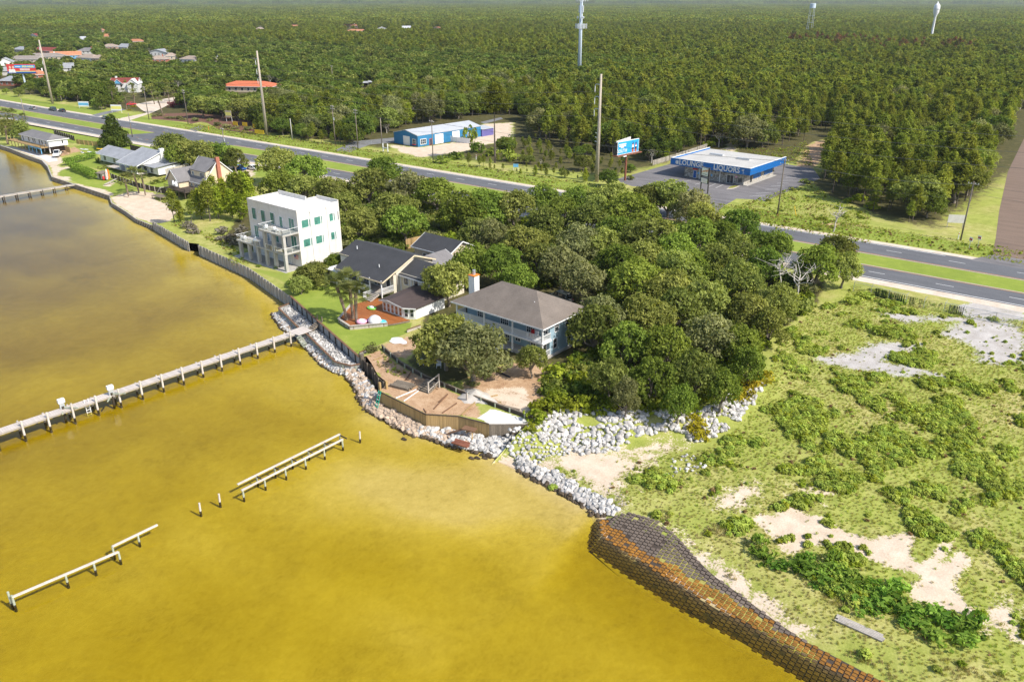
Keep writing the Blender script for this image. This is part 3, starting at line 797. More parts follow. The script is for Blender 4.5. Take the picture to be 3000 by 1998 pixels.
def make_pine(seed, H, Rr, mat='leaf_pine', n=46, per=26, size=.42, start=.34, spread=.38, trunk='bark'):
    g = np.random.default_rng(seed)
    cs, ns = [], []; mb = MB()
    mb.tube((0, 0, -.3), (g.normal(0, .12), g.normal(0, .12), H*.97), H*.014 + .03, .03, 6, cap=False)
    for k in range(n):
        t = start + (1 - start)*((k + g.uniform(0, 1))/n)**.8
        prof = math.sin(math.pi*min(1, (t - start)/(1 - start)*.78 + .20))
        rr = Rr*prof*g.uniform(.45, 1.05); a = k*2.399 + g.uniform(-.5, .5)
        tip = np.array([math.cos(a)*rr, math.sin(a)*rr, H*t + rr*.12])
        if k % 2 == 0 and per > 12: mb.tube((0, 0, H*t - rr*.25), tip, .045, .015, 3, cap=False)
        cs += [tip, tip*[.62, .62, 1] - [0, 0, .12]]; ns += [[math.cos(a)*.4, math.sin(a)*.4, .8]]*2
    v = leaf_arrays(g, np.array(cs), np.array(ns), per//2, size, spread, .5, .34)
    cr = leaf_mesh('crown', [v], mat)
    tr = mb.mesh('trunk'); tr.materials.append(M[trunk])
    return tr, cr
def make_bush(seed, Rr, H, mat, dens=34, per=6, leaf=.2, nl=7):
    g = np.random.default_rng(seed)
    lobes = [(g.uniform(-.55, .55)*Rr, g.uniform(-.55, .55)*Rr, H*g.uniform(.35, .68), min(Rr, H)*g.uniform(.38, .55)) for _ in range(nl)]
    return leaf_mesh('foliage', [lobed(g, lobes, dens, per, leaf, .14)], mat)
def make_palm(seed, H, lean=(0, 0), fr=30, Rr=1.7, mat='leaf_palm'):
    g = np.random.default_rng(seed)
    mb = MB(); last = np.array([0, 0, -.2]); r = .19
    for k in range(1, 9):
        t = k/8; nx = np.array([lean[0]*t**1.4, lean[1]*t**1.4, H*t]); mb.tube(last, nx, r*(1.08 if k > 4 else .95), r*(1.2 if k > 4 else 1.0), 9, cap=False); last = nx
    tr = mb.mesh('trunk'); tr.materials.append(M['palm_bark'])
    vs, ti = [], []
    for k in range(fr):
        a = k*2.399 + g.uniform(-.2, .2); el = R(78 - 118*(k/fr)) + g.normal(0, .12)
        L = Rr*g.uniform(.55, .8); d = np.array([math.cos(a)*math.cos(el), math.sin(a)*math.cos(el), math.sin(el)])
        c = last + d*L; side = np.cross(d, [0, 0, 1.0]); side /= np.linalg.norm(side) + 1e-6
        t_ = np.clip(g.uniform(.2, .9) - .3*(k > fr*.8), 0, 1)
        for j in range(11):       # fan blades
            f = (j - 5)/5*1.25; dd = d*math.cos(f) + side*math.sin(f); dd = dd/np.linalg.norm(dd)
            w = np.cross(dd, np.cross(side, d))*.055; e = c + dd*Rr*.62*(1 - .18*abs(f)) - [0, 0, .22*Rr*abs(f)*.5 + .12]
            m_ = c + dd*Rr*.3
            vs += [c, m_ + w, e, m_ - w]; ti += [t_]*4
        mbw = np.cross(d, side)*.03
        vs += [last, last + side*.03, c + side*.02, c]; ti += [t_*.8]*4
    return tr, leaf_mesh('fronds', [(np.array(vs), np.array(ti, float))], mat)
def make_dead(seed, H, spread, nb=7, r=.16):
    g = np.random.default_rng(seed); mb = MB()
    top = np.array([g.normal(0, .3), g.normal(0, .3), H*.45])
    limb(mb, g, (0, 0, -.3), top, r, r*.75, 3, .06)
    for k in range(nb):
        a = k*2.4 + g.uniform(-.4, .4)
        b = top*g.uniform(.75, 1) if k % 2 else top
        e = b + np.array([math.cos(a)*spread*g.uniform(.5, 1), math.sin(a)*spread*g.uniform(.5, 1), H*g.uniform(.15, .55)])
        limb(mb, g, b, e, r*.6, r*.16, 4, .16)
        for _ in range(3):
            m_ = b + (e - b)*g.uniform(.4, .85); limb(mb, g, m_, m_ + g.normal(0, 1, 3)*[1, 1, .7]*H*.14 + [0, 0, H*.08], r*.25, .015, 2, .15)
    me = mb.mesh('branches'); me.materials.append(M['bark_dead']); return me

OAK = [make_oak(11 + i, 4.6, 8.2, m_, base=b_) for i, (m_, b_) in enumerate([('leaf_oak', .16), ('leaf_oak', .12), ('leaf_olive', .18), ('leaf_broad', .12), ('leaf_broad', .2), ('leaf_oak', .22)])]
def recolour(pair, mat):
    c = pair[1].copy(); c.materials.clear(); c.materials.append(M[mat]); return pair[0], c
WOODOAK = [recolour(o, 'leaf_dark') if i in (1, 3, 4) else o for i, o in enumerate(OAK)]
FAROAK = [make_oak(41 + i, 4.6, 8.5, m_, nl=12, dens=7, per=5, leaf=.62, base=.2) for i, m_ in enumerate(('leaf_dark', 'leaf_dark', 'leaf_oak'))]
PINE = [make_pine(61 + i, 11.0, 2.5) for i in range(4)] + [make_pine(71, 9.0, 2.3, 'leaf_lime', start=.12)]
FARPINE = [make_pine(81 + i, 11.0, 2.9, n=22, per=8, size=.95, start=.4, spread=.55) for i in range(4)]
REDPINE = make_pine(91, 10.0, 2.4, 'leaf_red', n=22, per=8, size=.8)
GREYTREE = make_oak(95, 3.2, 7.5, 'leaf_grey', nl=10, dens=9, per=3, leaf=.2, trunk='bark_dead', base=.4)
PALM = [make_palm(101, 4.6, (-.9, .3)), make_palm(102, 5.2, (.1, .1)), make_palm(103, 4.0, (.25, -.1)), make_palm(104, 4.4, (.2, .4))]
def tree(name, pair, label, cat, x, y, s=1.0, rz=None, group=None, z=None, pn=('trunk', 'crown'), kind=None):
    o = T(name, label, cat, (x, y, hz(x, y) if z is None else z), rnd.uniform(0, 6.28) if rz is None else rz, group)
    o.scale = (s, s, s) if not hasattr(s, '__len__') else s
    for n_, me in zip(pn, pair): link(n_, me, o)
    return o

# ------------------------------------------------------------------ the forest beyond the highway
# far houses (sheet, x0, y0, x1, y1 of what shows, roof, wall, kind); trees are kept off them below
HOUSES = [(1, 0, 680, 140, 785, 'shingle_grey', 'brick', 'hip', 'slate grey'), (1, 0, 612, 105, 690, 'shingle_grey', 'bare_wall', 'hip', 'pale grey'), (1, 0, 515, 105, 600, 'shingle_grey', 'white_paint', 'gable', 'blue grey'),
          (1, 105, 420, 235, 480, 'shingle_grey', 'bare_wall', 'hip', 'light grey'), (1, 105, 495, 330, 575, 'shingle_taupe', 'tan_wall', 'hip', 'taupe'),
          (1, 330, 415, 510, 492, 'roof_red', 'brick', 'gable', 'dark red'), (1, 290, 483, 545, 548, 'shingle_taupe', 'tan_wall', 'hip', 'long taupe'), (1, 510, 453, 715, 535, 'terracotta', 'sky_blue', 'gable', 'orange'),
          (1, 690, 480, 875, 560, 'shingle_tan', 'white_paint', 'hip', 'tan'), (1, 730, 455, 855, 492, 'shingle_slate', 'bare_wall', 'hip', 'dark grey'), (1, 850, 530, 942, 565, 'shingle_tan', 'pink_wall', 'hip', 'pale tan'),
          (1, 555, 608, 655, 655, 'shingle_grey', 'white_paint', 'gable', 'greenish grey'), (1, 270, 640, 425, 725, 'terracotta', 'brick', 'hip', 'salmon'),
          (1, 1085, 403, 1180, 455, 'shingle_grey', 'white_paint', 'gable', 'grey white'), (1, 945, 420, 1060, 452, 'shingle_tan', 'pink_wall', 'hip', 'pinkish tan'), (1, 930, 308, 1015, 352, 'terracotta', 'white_paint', 'gable', 'salmon pink'),
          (1, 910, 258, 962, 300, 'terracotta', 'pink_wall', 'gable', 'small pink'), (1, 1195, 333, 1320, 402, 'terracotta', 'pink_wall', 'hip', 'bright terracotta'), (1, 260, 298, 360, 348, 'roof_red', 'white_paint', 'gable', 'maroon'),
          (1, 715, 330, 782, 378, 'metal_roof', 'white_paint', 'gable', 'white'), (1, 1350, 432, 1545, 510, 'shingle_grey', 'white_paint', 'gable', 'tall white gabled'), (1, 1385, 500, 1520, 575, 'shingle_tan', 'brick', 'hip', 'sandy'),
          (1, 1530, 508, 1630, 545, 'shingle_tan', 'tan_wall', 'hip', 'beige'), (1, 1640, 468, 1805, 575, 'shingle_tan', 'white_paint', 'hip', 'brown'), (1, 1960, 540, 2012, 582, 'shingle_taupe', 'tan_wall', 'hip', 'small brown'),
          (2, 838, 258, 1000, 300, 'terracotta', 'white_paint', 'hip', 'salmon tiled'), (2, 1120, 243, 1197, 278, 'metal_roof', 'white_paint', 'gable', 'pale blue'), (2, 1345, 225, 1425, 268, 'metal_roof', 'white_paint', 'gable', 'white roofed'),
          (2, 1618, 238, 1692, 278, 'terracotta', 'pink_wall', 'gable', 'peach'), (2, 328, 193, 382, 258, 'terracotta', 'white_paint', 'gable', 'pale terracotta'), (2, 800, 208, 930, 248, 'terracotta', 'pink_wall', 'hip', 'long brick red'), (2, 0, 248, 72, 280, 'shingle_tan', 'pink_wall', 'hip', 'far tan')]
KEEP = []      # photo rectangles that nearer trees must not hide: (u0, u1, v0, v1, distance)
def keep(sheet, x0, y0, x1, y1, extra=0):
    ox, oy, k = ZO[sheet]
    c = q(sheet, (x0 + x1)/2, y1)
    KEEP.append((ox + x0*k, ox + x1*k, oy + y0*k, oy + y1*k, math.hypot(c[0], c[1])))
for h in HOUSES: keep(*h[:5])
keep(1, 1030, 700, 1305, 850); keep(1, 2015, 755, 2352, 840); keep(2, 0, 735, 255, 805); keep(2, 925, 750, 1100, 795); keep(1, 95, 595, 335, 820); keep(3, 990, 1280, 1195, 1440)
keep(8, 20, 250, 1900, 620); keep(2, 1285, 1090, 2100, 1360); keep(1, 1240, 880, 1720, 1040); keep(1, 2075, 1060, 2145, 1150); keep(2, 2070, 740, 2352, 1500); keep(0, 2148, 500, 2175, 520); keep(0, 2180, 500, 2240, 560)
OPEN = [poly(8, [(0, 570), (480, 395), (860, 240), (1000, 310), (1090, 262), (1250, 270), (1550, 255), (1760, 195), (1740, 115), (2050, 115), (2070, 220), (1840, 430), (1900, 560), (2000, 700), (2352, 850), (2352, 1200), (0, 760)]),
        [at(*p)[:2] for p in [(2540, 615), (2700, 672), (2790, 640), (2850, 600), (2900, 540), (2945, 470), (3060, 470), (3060, 820), (2540, 820)]],
        poly(2, [(680, 1420), (1000, 1290), (1290, 1215), (1300, 1180), (1950, 1085), (2250, 1055), (2500, 1080), (2500, 1330), (2130, 1370), (2100, 1520), (680, 1520)]),
        poly(1, [(950, 1040), (1240, 925), (1720, 865), (1780, 900), (1620, 1000), (2352, 1090), (2352, 1300), (950, 1110)]),
        poly(1, [(-60, 750), (130, 780), (240, 840), (500, 930), (800, 960), (800, 1060), (-60, 940)]),
        poly(4, [(0, 1100), (130, 1100), (170, 1250), (0, 1330)])]
OPX = [(np.array([p[0] for p in pl]), np.array([p[1] for p in pl]), pl) for pl in OPEN]
def scatter_spots(r0, r1, step, seed):
    """Jittered lattice in the part of the wood that lies in view between two distances."""
    g = np.random.default_rng(seed)
    a0, a1 = R(129.5 - 36), R(129.5 + 36)
    xs = np.arange(-r1, 90, step); ys = np.arange(150, r1, step)
    out = []
    for blk in np.array_split(xs, max(1, len(xs)*len(ys)//400000)):
        X, Y = np.meshgrid(blk, ys, indexing='ij')
        X = X + g.uniform(-.45, .45, X.shape)*step; Y = Y + g.uniform(-.45, .45, Y.shape)*step
        d = np.hypot(X, Y); an = np.arctan2(Y, X)
        m_ = (d > r0) & (d < r1) & (an > a0) & (an < a1) & (Y > np.interp(X, [p[0] for p in FARW], [p[1] for p in FARW]) + 12)
        X, Y = X[m_], Y[m_]
        for ax, ay, pl in OPX:
            m2 = (X > ax.min()) & (X < ax.max()) & (Y > ay.min()) & (Y < ay.max())
            if m2.any():
                kill = np.zeros(len(X), bool); kill[m2] = sdist(X[m2], Y[m2], pl) > -.5
                X, Y = X[~kill], Y[~kill]
        sx = np.interp(Y, [189, 203, 232, 290, 380, 460], [-20, -22, -26, -35, -45, -54])
        k3 = ~((np.abs(X - sx) < 9.5) & (Y < 470))
        X, Y = X[k3], Y[k3]
        out.append(np.stack([X, Y], 1))
    return np.concatenate(out)
def pv(X, Y, Z):
    s, c = math.sin(PITCH), math.cos(PITCH)
    a = X*_e1[0] + Y*_e2[0]; b = X*_e1[1] + Y*_e2[1]; dz = Z - CAMZ
    f_ = b*c - dz*s
    return 1500 + F*a/f_, 999 - F*(b*s + dz*c)/f_, f_
def drop_hiding(P, H, rad):
    d = np.hypot(P[:, 0], P[:, 1])
    u, vt, fw_ = pv(P[:, 0], P[:, 1], 2.4 + H); _, vb, _ = pv(P[:, 0], P[:, 1], 2.4 + 0*H); w = F*rad/fw_
    kill = (u < -80) | (u > 3080) | (vb < -6)
    for u0, u1, v0, v1, D in KEEP:
        kill |= (u + w*.75 > u0) & (u - w*.75 < u1) & (vt < v1 - (v1 - v0)*.12) & (vb > v0) & (d < D + 4)
    return ~kill
g = np.random.default_rng(17)
near = scatter_spots(170, 620, 4.9, 1)
mid = scatter_spots(620, 1600, 7.0, 2)
far = scatter_spots(1600, 3000, 19, 3)
hor = np.concatenate([scatter_spots(3000, 6500, 44, 4), scatter_spots(6500, 17000, 130, 5)])
LOW = [at(*p)[:2] for p in ((1400, 450), (1540, 400), (1660, 440), (1740, 450), (1840, 470), (1860, 540), (1400, 520))]
# left of the picture mostly broadleaved trees, towards the right an almost pure stand of pines
def is_broad(P, g):
    k = np.clip((-P[:, 0] - 190 - .15*(P[:, 1] - 200))/150, 0, 1)*np.clip((640 - P[:, 1])/120, 0, 1)
    return g.uniform(0, 1, len(P)) < np.maximum(k, .10)
def dice(P, g, dist_scale=True):
    b = is_broad(P, g)
    n = fbm(P[:, 0], P[:, 1], 90, 31, 2)
    H = np.where(b, g.uniform(6.5, 11.5, len(P)), g.uniform(6.5, 11.5, len(P)) + 1.6*n)
    front = P[:, 1] - np.interp(P[:, 0], [p[0] for p in FARW], [p[1] for p in FARW])
    H *= np.where(front < 26, g.uniform(.45, .85, len(P)), 1)
    H *= np.where(sdist(P[:, 0], P[:, 1], LOW) > 0, g.uniform(.25, .5, len(P)), 1)
    H *= np.where(b & (P[:, 0] < -380), .8, 1)
    return b, H
bN, hN = dice(near, g); okN = drop_hiding(near, hN, 2.6)
bM_, hM = dice(mid, g); okM = drop_hiding(mid, hM, 3)
near, bN, hN = near[okN], bN[okN], hN[okN]; mid, bM_, hM = mid[okM], bM_[okM], hM[okM]
# thin the wood where it is lighter, and give some standing snags
LANDM = [((-115, 246), 'behind the blue roadside store'), ((-205, 238), 'behind the long blue metal building'), ((-60, 230), 'right of the store car park'), ((-32, 250), 'beside the brown side road'),
         ((-330, 250), 'behind the roadside restaurant garden'), ((-430, 240), 'around the ruined white house'), ((-520, 260), 'among the houses on the left'), ((-390, 330), 'behind the orange roofed building'),
         ((-300, 380), 'around the cell tower'), ((-180, 330), 'deep behind the billboard'), ((-90, 360), 'behind the sandy track right of the store'), ((-420, 420), 'far back towards the distant houses')]
def where(x, y): return min(LANDM, key=lambda l: (l[0][0]-x)**2 + (l[0][1]-y)**2)[1]
size = hN/np.hypot(near[:, 0], near[:, 1])
single = np.zeros(len(near), bool)
for isb in (True, False):
    idx = np.where(bN == isb)[0]
    single[idx[np.argsort(-size[idx])[:285 if not isb else 230]]] = True
for i in np.where(single)[0]:
    x, y = near[i]; h = hN[i]; w_ = where(x, y); fr_ = y - lerp_line(FARW, x); rk = ' in front' if fr_ < 24 else ' mid row' if fr_ < 40 else ' back row' if fr_ < 60 else ' farther'
    sl_ = ('left' if project((x, y, 2))[0] < project((*min(LANDM, key=lambda l: (l[0][0]-x)**2 + (l[0][1]-y)**2)[0], 2))[0] else 'right') + ' side'
    w_ = w_ + rk + ', ' + sl_
    if bN[i]:
        tree('broadleaf_tree', WOODOAK[(i*7) % 6], ('low' if h < 6 else 'rounded' if h < 9 else 'tall') + (' dark' if (i*7) % 6 in (3, 4) else ' olive' if (i*7) % 6 == 2 else ' pale') + ' broadleaf ' + w_, 'tree', x, y, h/8.2*rnd.uniform(.85, 1.05), group='broadleaf trees beyond the highway', z=2.35)
    else:
        tree('pine_tree', PINE[(i*5) % 5], ('young' if h < 6 else 'slender' if h < 9 else 'tall') + (' bright' if (i*5) % 5 == 4 else '') + ' pine ' + w_, 'tree', x, y, h/10.6*rnd.uniform(.95, 1.15), group='pine trees beyond the highway', z=2.35)
SRC = {}
def source(key, pairs):
    """A bare collection of whole trees that the wood below repeats."""
    c = bpy.data.collections.new(key)
    for i, pr in enumerate(pairs):
        mb = bpy.data.objects.new('%s_%02d' % (key, i), pr)
        c.objects.link(mb)
    return c
def joined(pair):
    vs, mats, fs, ti = [], [], [], []
    base = 0; me = bpy.data.meshes.new('tree'); polys, midx = [], []
    for k, m_ in enumerate(pair):
        n = len(m_.vertices); co = np.empty(n*3, 'f4'); m_.vertices.foreach_get('co', co); vs.append(co.reshape(-1, 3))
        a = np.full(n, .5, 'f4')
        if 'tint' in m_.attributes: m_.attributes['tint'].data.foreach_get('value', a)
        ti.append(a)
        for p in m_.polygons: polys.append([base + v_ for v_ in p.vertices]); midx.append(k)
        base += n; me.materials.append(m_.materials[0])
    me.from_pydata(np.concatenate(vs).tolist(), [], polys)
    me.polygons.foreach_set('material_index', midx)
    a = me.attributes.new('tint', 'FLOAT', 'POINT'); a.data.foreach_set('value', np.concatenate(ti))
    me.update()
    return me
def scatter(name, P, scl, idx, coll, label, cat, zoff=2.35, zz=None, tilt=0):
    n = len(P)
    me = bpy.data.meshes.new(name); me.vertices.add(n)
    co = np.concatenate([P[:, :2], (np.full((n, 1), zoff) if zz is None else np.asarray(zz)[:, None])], 1)
    me.vertices.foreach_set('co', co.astype('f4').ravel())
    gg = np.random.default_rng(n)
    for nm, tp, val in (('scl', 'FLOAT', scl), ('rotz', 'FLOAT', gg.uniform(0, 6.283, n)), ('pick', 'INT', idx)):
        a = me.attributes.new(nm, tp, 'POINT'); a.data.foreach_set('value', np.asarray(val, 'f4' if tp == 'FLOAT' else 'i4'))
    o = link(name, me, kind='stuff'); tag(o, label, cat)
    t = bpy.data.node_groups.new(name, 'GeometryNodeTree')
    t.interface.new_socket('Geometry', in_out='INPUT', socket_type='NodeSocketGeometry'); t.interface.new_socket('Geometry', in_out='OUTPUT', socket_type='NodeSocketGeometry')
    gi, go = t.nodes.new('NodeGroupInput'), t.nodes.new('NodeGroupOutput')
    ci = t.nodes.new('GeometryNodeCollectionInfo'); ci.inputs[0].default_value = coll; ci.inputs[1].default_value = True; ci.inputs[2].default_value = True
    ip = t.nodes.new('GeometryNodeInstanceOnPoints'); ip.inputs['Pick Instance'].default_value = True
    def na(nm, tp):
        x = t.nodes.new('GeometryNodeInputNamedAttribute'); x.data_type = tp; x.inputs[0].default_value = nm; return x.outputs[0]
    cx = t.nodes.new('ShaderNodeCombineXYZ'); t.links.new(na('rotz', 'FLOAT'), cx.inputs[2])
    t.links.new(gi.outputs[0], ip.inputs['Points']); t.links.new(ci.outputs[0], ip.inputs['Instance']); t.links.new(na('pick', 'INT'), ip.inputs['Instance Index'])
    t.links.new(cx.outputs[0], ip.inputs['Rotation']); t.links.new(na('scl', 'FLOAT'), ip.inputs['Scale']); t.links.new(ip.outputs[0], go.inputs[0])
    md = o.modifiers.new('scatter', 'NODES'); md.node_group = t
    return o
wood_near = source('wood_near', [joined(p) for p in PINE + OAK[:1] + WOODOAK[3:5] + [GREYTREE]])     # 0-4 pine, 5-7 broadleaf, 8 snag
wood_far = source('wood_far', [joined(p) for p in FARPINE + FAROAK + [REDPINE, GREYTREE]])        # 0-3 pine, 4-6 broadleaf, 7 red, 8 grey
def clump(seed, W_, n, broad):
    """A patch of far canopy: many whole far trees in one mesh."""
    g = np.random.default_rng(seed); parts = []
    for k in range(n):
        x, y = g.uniform(-.5, .5, 2)*W_; h = g.uniform(8, 13); r = g.uniform(2.2, 3.6)
        m_ = 7; a = np.arange(m_)*2.399; rr = r*np.sqrt((np.arange(m_) + .5)/m_)
        C = np.stack([x + np.cos(a)*rr, y + np.sin(a)*rr, h - (rr/r)**2*h*.35], 1)
        parts.append(leaf_arrays(g, C, np.stack([np.cos(a)*.5, np.sin(a)*.5, np.ones(m_)*.8], 1), 3, 1.35, .5, .4, .6))
    return leaf_mesh('canopy', parts, 'leaf_broad' if broad else 'leaf_pine')
wood_clumps = source('wood_clumps', [clump(301 + i, 22, 15, i == 2) for i in range(3)] + [clump(321 + i, 50, 60, False) for i in range(2)])
rest = ~single
pk = np.where(bN, 5 + g.integers(0, 3, len(near)), g.integers(0, 5, len(near))); pk = np.where(g.uniform(0, 1, len(near)) < .035, 8, pk)
dist = np.hypot(near[:, 0], near[:, 1])
scN = np.where(bN, hN/8.2, hN/10.6)
sel = rest & (dist < 430)
scatter('pine_wood', near[sel], scN[sel], pk[sel], wood_near, 'dense green wood of pines filling the land beyond the highway', 'wood')
sel = rest & (dist >= 430)
pkf = np.where(bN, 4 + g.integers(0, 3, len(near)), g.integers(0, 4, len(near))); pkf = np.where(g.uniform(0, 1, len(near)) < .03, 8, pkf)
P2 = np.concatenate([near[sel], mid]); s2 = np.concatenate([scN[sel], np.where(bM_, hM/7.6, hM/9.8)])
pk2 = np.where(bM_, 4 + g.integers(0, 3, len(mid)), g.integers(0, 4, len(mid))); pk2 = np.where(g.uniform(0, 1, len(mid)) < .03, 8, pk2)
ur, vr, _ = pv(mid[:, 0], mid[:, 1], 8 + 0*hM)
redz = ((ur > 2300) & (ur < 2860) & (np.abs(vr - (118 + (ur - 2300)*.055)) < 13) & (g.uniform(0, 1, len(mid)) < .45)); pk2 = np.where(redz, 7, pk2)
scatter('distant_pine_wood', P2, s2, np.concatenate([pkf[sel], pk2]), wood_far, 'wide distant canopy of pines in the middle of the wood', 'wood')
scatter('horizon_wood', np.concatenate([far, hor]), np.concatenate([g.uniform(.8, 1.2, len(far)), np.where(np.hypot(hor[:, 0], hor[:, 1]) > 6500, 2.4, 1.0)*g.uniform(.85, 1.3, len(hor))]),
        np.concatenate([np.where(g.uniform(0, 1, len(far)) < .15, 2, g.integers(0, 2, len(far))), 3 + g.integers(0, 2, len(hor))]), wood_clumps, 'hazy green canopy of the wood running to the horizon', 'wood')
print('forest', len(near), len(mid), len(far), len(hor), int(single.sum()))
# ------------------------------------------------------------------ building helpers (local frame of the building: x along its front, y inwards, z up from the ground)
def fpt(side, a, z, d, at_):
    """Point on a wall face: a along the face, z up, d out of it."""
    return {'S': (a, at_ - d, z), 'N': (a, at_ + d, z), 'E': (at_ + d, a, z), 'W': (at_ - d, a, z)}[side]
def fbox(mb, side, a0, a1, z0, z1, d0, d1, at_):
    p, r_ = fpt(side, a0, z0, d0, at_), fpt(side, a1, z1, d1, at_)
    return mb.box(min(p[0], r_[0]), max(p[0], r_[0]), min(p[1], r_[1]), max(p[1], r_[1]), min(z0, z1), max(z0, z1))
def window(r, side, a, z, w, h, at_, frame='white_trim', pane='glass_dark', nx=1, nz_=1, name='window', fw_=.09, depth=.07):
    mb = MB()
    a0, a1, z1 = a - w/2, a + w/2, z + h
    fbox(mb, side, a0 - fw_, a0, z - fw_, z1 + fw_, 0, depth, at_); fbox(mb, side, a1, a1 + fw_, z - fw_, z1 + fw_, 0, depth, at_)
    fbox(mb, side, a0, a1, z1, z1 + fw_, 0, depth, at_); fbox(mb, side, a0 - .03, a1 + .03, z - fw_, z, 0, depth + .04, at_)
    for i in range(1, nx): fbox(mb, side, a0 + w*i/nx - .03, a0 + w*i/nx + .03, z, z1, 0, depth - .015, at_)
    for i in range(1, nz_): fbox(mb, side, a0, a1, z + h*i/nz_ - .025, z + h*i/nz_ + .025, 0, depth - .025, at_)
    o = mb.build(name, frame, r)
    fbox(MB(), side, a0, a1, z, z1, -.02, .022, at_).build('pane', pane, o)
    return o
def wall(r, x0, x1, y0, y1, z0, z1, mat, name='wall'): return MB().box(x0, x1, y0, y1, z0, z1).build(name, mat, r)
def gable(r, x0, x1, y0, y1, ze, zr, mat, wallmat, axis='x', ov=.45, th=.16, ridge=None, name='roof', trim='white_trim', ends=(1, 1)):
    """Two thick roof planes with overhang, bargeboards, and gable triangles under them."""
    A0, A1, B0, B1 = (x0, x1, y0, y1) if axis == 'x' else (y0, y1, x0, x1)
    rb = (B0 + B1)/2 if ridge is None else ridge
    P = (lambda a, b, z: (a, b, z)) if axis == 'x' else (lambda a, b, z: (b, a, z))
    k0, k1 = (zr - ze)/(rb - B0), (zr - ze)/(B1 - rb)
    mb = MB()
    e0, e1 = (A0 - ov, B0 - ov, ze - ov*k0), (A1 + ov, B1 + ov, ze - ov*k1)
    s0 = [P(e0[0], e0[1], e0[2]), P(e1[0], e0[1], e0[2]), P(e1[0], rb, zr), P(e0[0], rb, zr)]
    s1 = [P(e0[0], rb, zr), P(e1[0], rb, zr), P(e1[0], e1[1], e1[2]), P(e0[0], e1[1], e1[2])]
    if axis != 'x': s0, s1 = s0[::-1], s1[::-1]
    mb.slab(s0, th); mb.slab(s1, th)
    ro = mb.build(name, mat, r)
    tb = MB()
    for a in (e0[0] - .03, e1[0] + .03):
        tb.bar(P(a, e0[1], e0[2] - th*.6), P(a, rb, zr - th*.6), .06, .22); tb.bar(P(a, rb, zr - th*.6), P(a, e1[1], e1[2] - th*.6), .06, .22)
    tb.bar(P(e0[0], e0[1] - .03, e0[2] - th*.6), P(e1[0], e0[1] - .03, e0[2] - th*.6), .06, .2)
    tb.build('trim', trim, ro)
    g_ = MB()
    for i, a in enumerate((A0, A1)):
        if not ends[i]: continue
        d = .12 if i == 0 else -.12
        tri = [(B0 + .02, ze - .02), (B1 - .02, ze - .02), (rb, zr - th - .02)]
        b = len(g_.v); g_.v += [P(a, *t_) for t_ in tri] + [P(a + d, *t_) for t_ in tri]
        g_.f += [(b, b+1, b+2), (b+5, b+4, b+3), (b, b+3, b+4, b+1), (b+1, b+4, b+5, b+2), (b+2, b+5, b+3, b)]
    if g_.v: g_.build('gable_wall', wallmat, r)
    return ro
def hip(r, x0, x1, y0, y1, ze, zr, mat, ov=.5, th=.16, name='roof', trim='white_trim'):
    X0, X1, Y0, Y1 = x0 - ov, x1 + ov, y0 - ov, y1 + ov
    w = min(X1 - X0, Y1 - Y0)/2
    if X1 - X0 >= Y1 - Y0: a, b = (X0 + w, (Y0 + Y1)/2, zr), (X1 - w, (Y0 + Y1)/2, zr)
    else: a, b = ((X0 + X1)/2, Y0 + w, zr), ((X0 + X1)/2, Y1 - w, zr)
    c = [(X0, Y0, ze), (X1, Y0, ze), (X1, Y1, ze), (X0, Y1, ze)]
    mb = MB()
    if X1 - X0 >= Y1 - Y0:
        for s_ in ([c[0], c[1], b, a], [c[1], c[2], b], [c[2], c[3], a, b], [c[3], c[0], a]): mb.slab(s_, th)
    else:
        for s_ in ([c[0], c[1], a], [c[1], c[2], b, a], [c[2], c[3], b], [c[3], c[0], a, b]): mb.slab(s_, th)
    ro = mb.build(name, mat, r)
    tb = MB()
    for i in range(4):
        p, q_ = c[i], c[(i + 1) % 4]
        tb.bar((p[0], p[1], ze - .1), (q_[0], q_[1], ze - .1), .07, .2)
    tb.build('gutter', trim, ro)
    return ro
def railing(r, pts, z, h=1.0, mat='white_trim', gap=.16, bal=.045, name='railing', post=2.4):
    mb = MB()
    for (ax, ay), (bx, by) in zip(pts[:-1], pts[1:]):
        mb.bar((ax, ay, z + h), (bx, by, z + h), .09, .07); mb.bar((ax, ay, z + .12), (bx, by, z + .12), .06, .06)
        L = math.hypot(bx - ax, by - ay); n = max(2, int(L/gap))
        for i in range(n + 1):
            x, y = ax + (bx - ax)*i/n, ay + (by - ay)*i/n
            mb.box(x - bal/2, x + bal/2, y - bal/2, y + bal/2, z + .12, z + h)
    return mb.build(name, mat, r)
def post(r, x, y, z0, z1, w=.16, mat='white_trim', name='post'): return MB().box(x - w/2, x + w/2, y - w/2, y + w/2, z0, z1).build(name, mat, r)
def stairs(r, x, y, z0, z1, w, run, n, dirv, mat, name='stairs'):
    """Flight rising from (x, y) along dirv."""
    mb = MB(); dx, dy = dirv; px, py = -dy, dx
    for i in range(n):
        t = (i + .5)/n
        c = Vector((x + dx*run*t, y + dy*run*t, z0 + (z1 - z0)*(i + 1)/n - .03)); e = Vector((px, py, 0))*w/2
        mb.bar(c - e, c + e, run/n*1.02, .06)
    for s_ in (-1, 1): mb.bar((x + px*s_*w/2, y + py*s_*w/2, z0 - .05), (x + dx*run + px*s_*w/2, y + dy*run + py*s_*w/2, z1 - .1), .06, .24)
    return mb.build(name, mat, r)
GR = 2.4
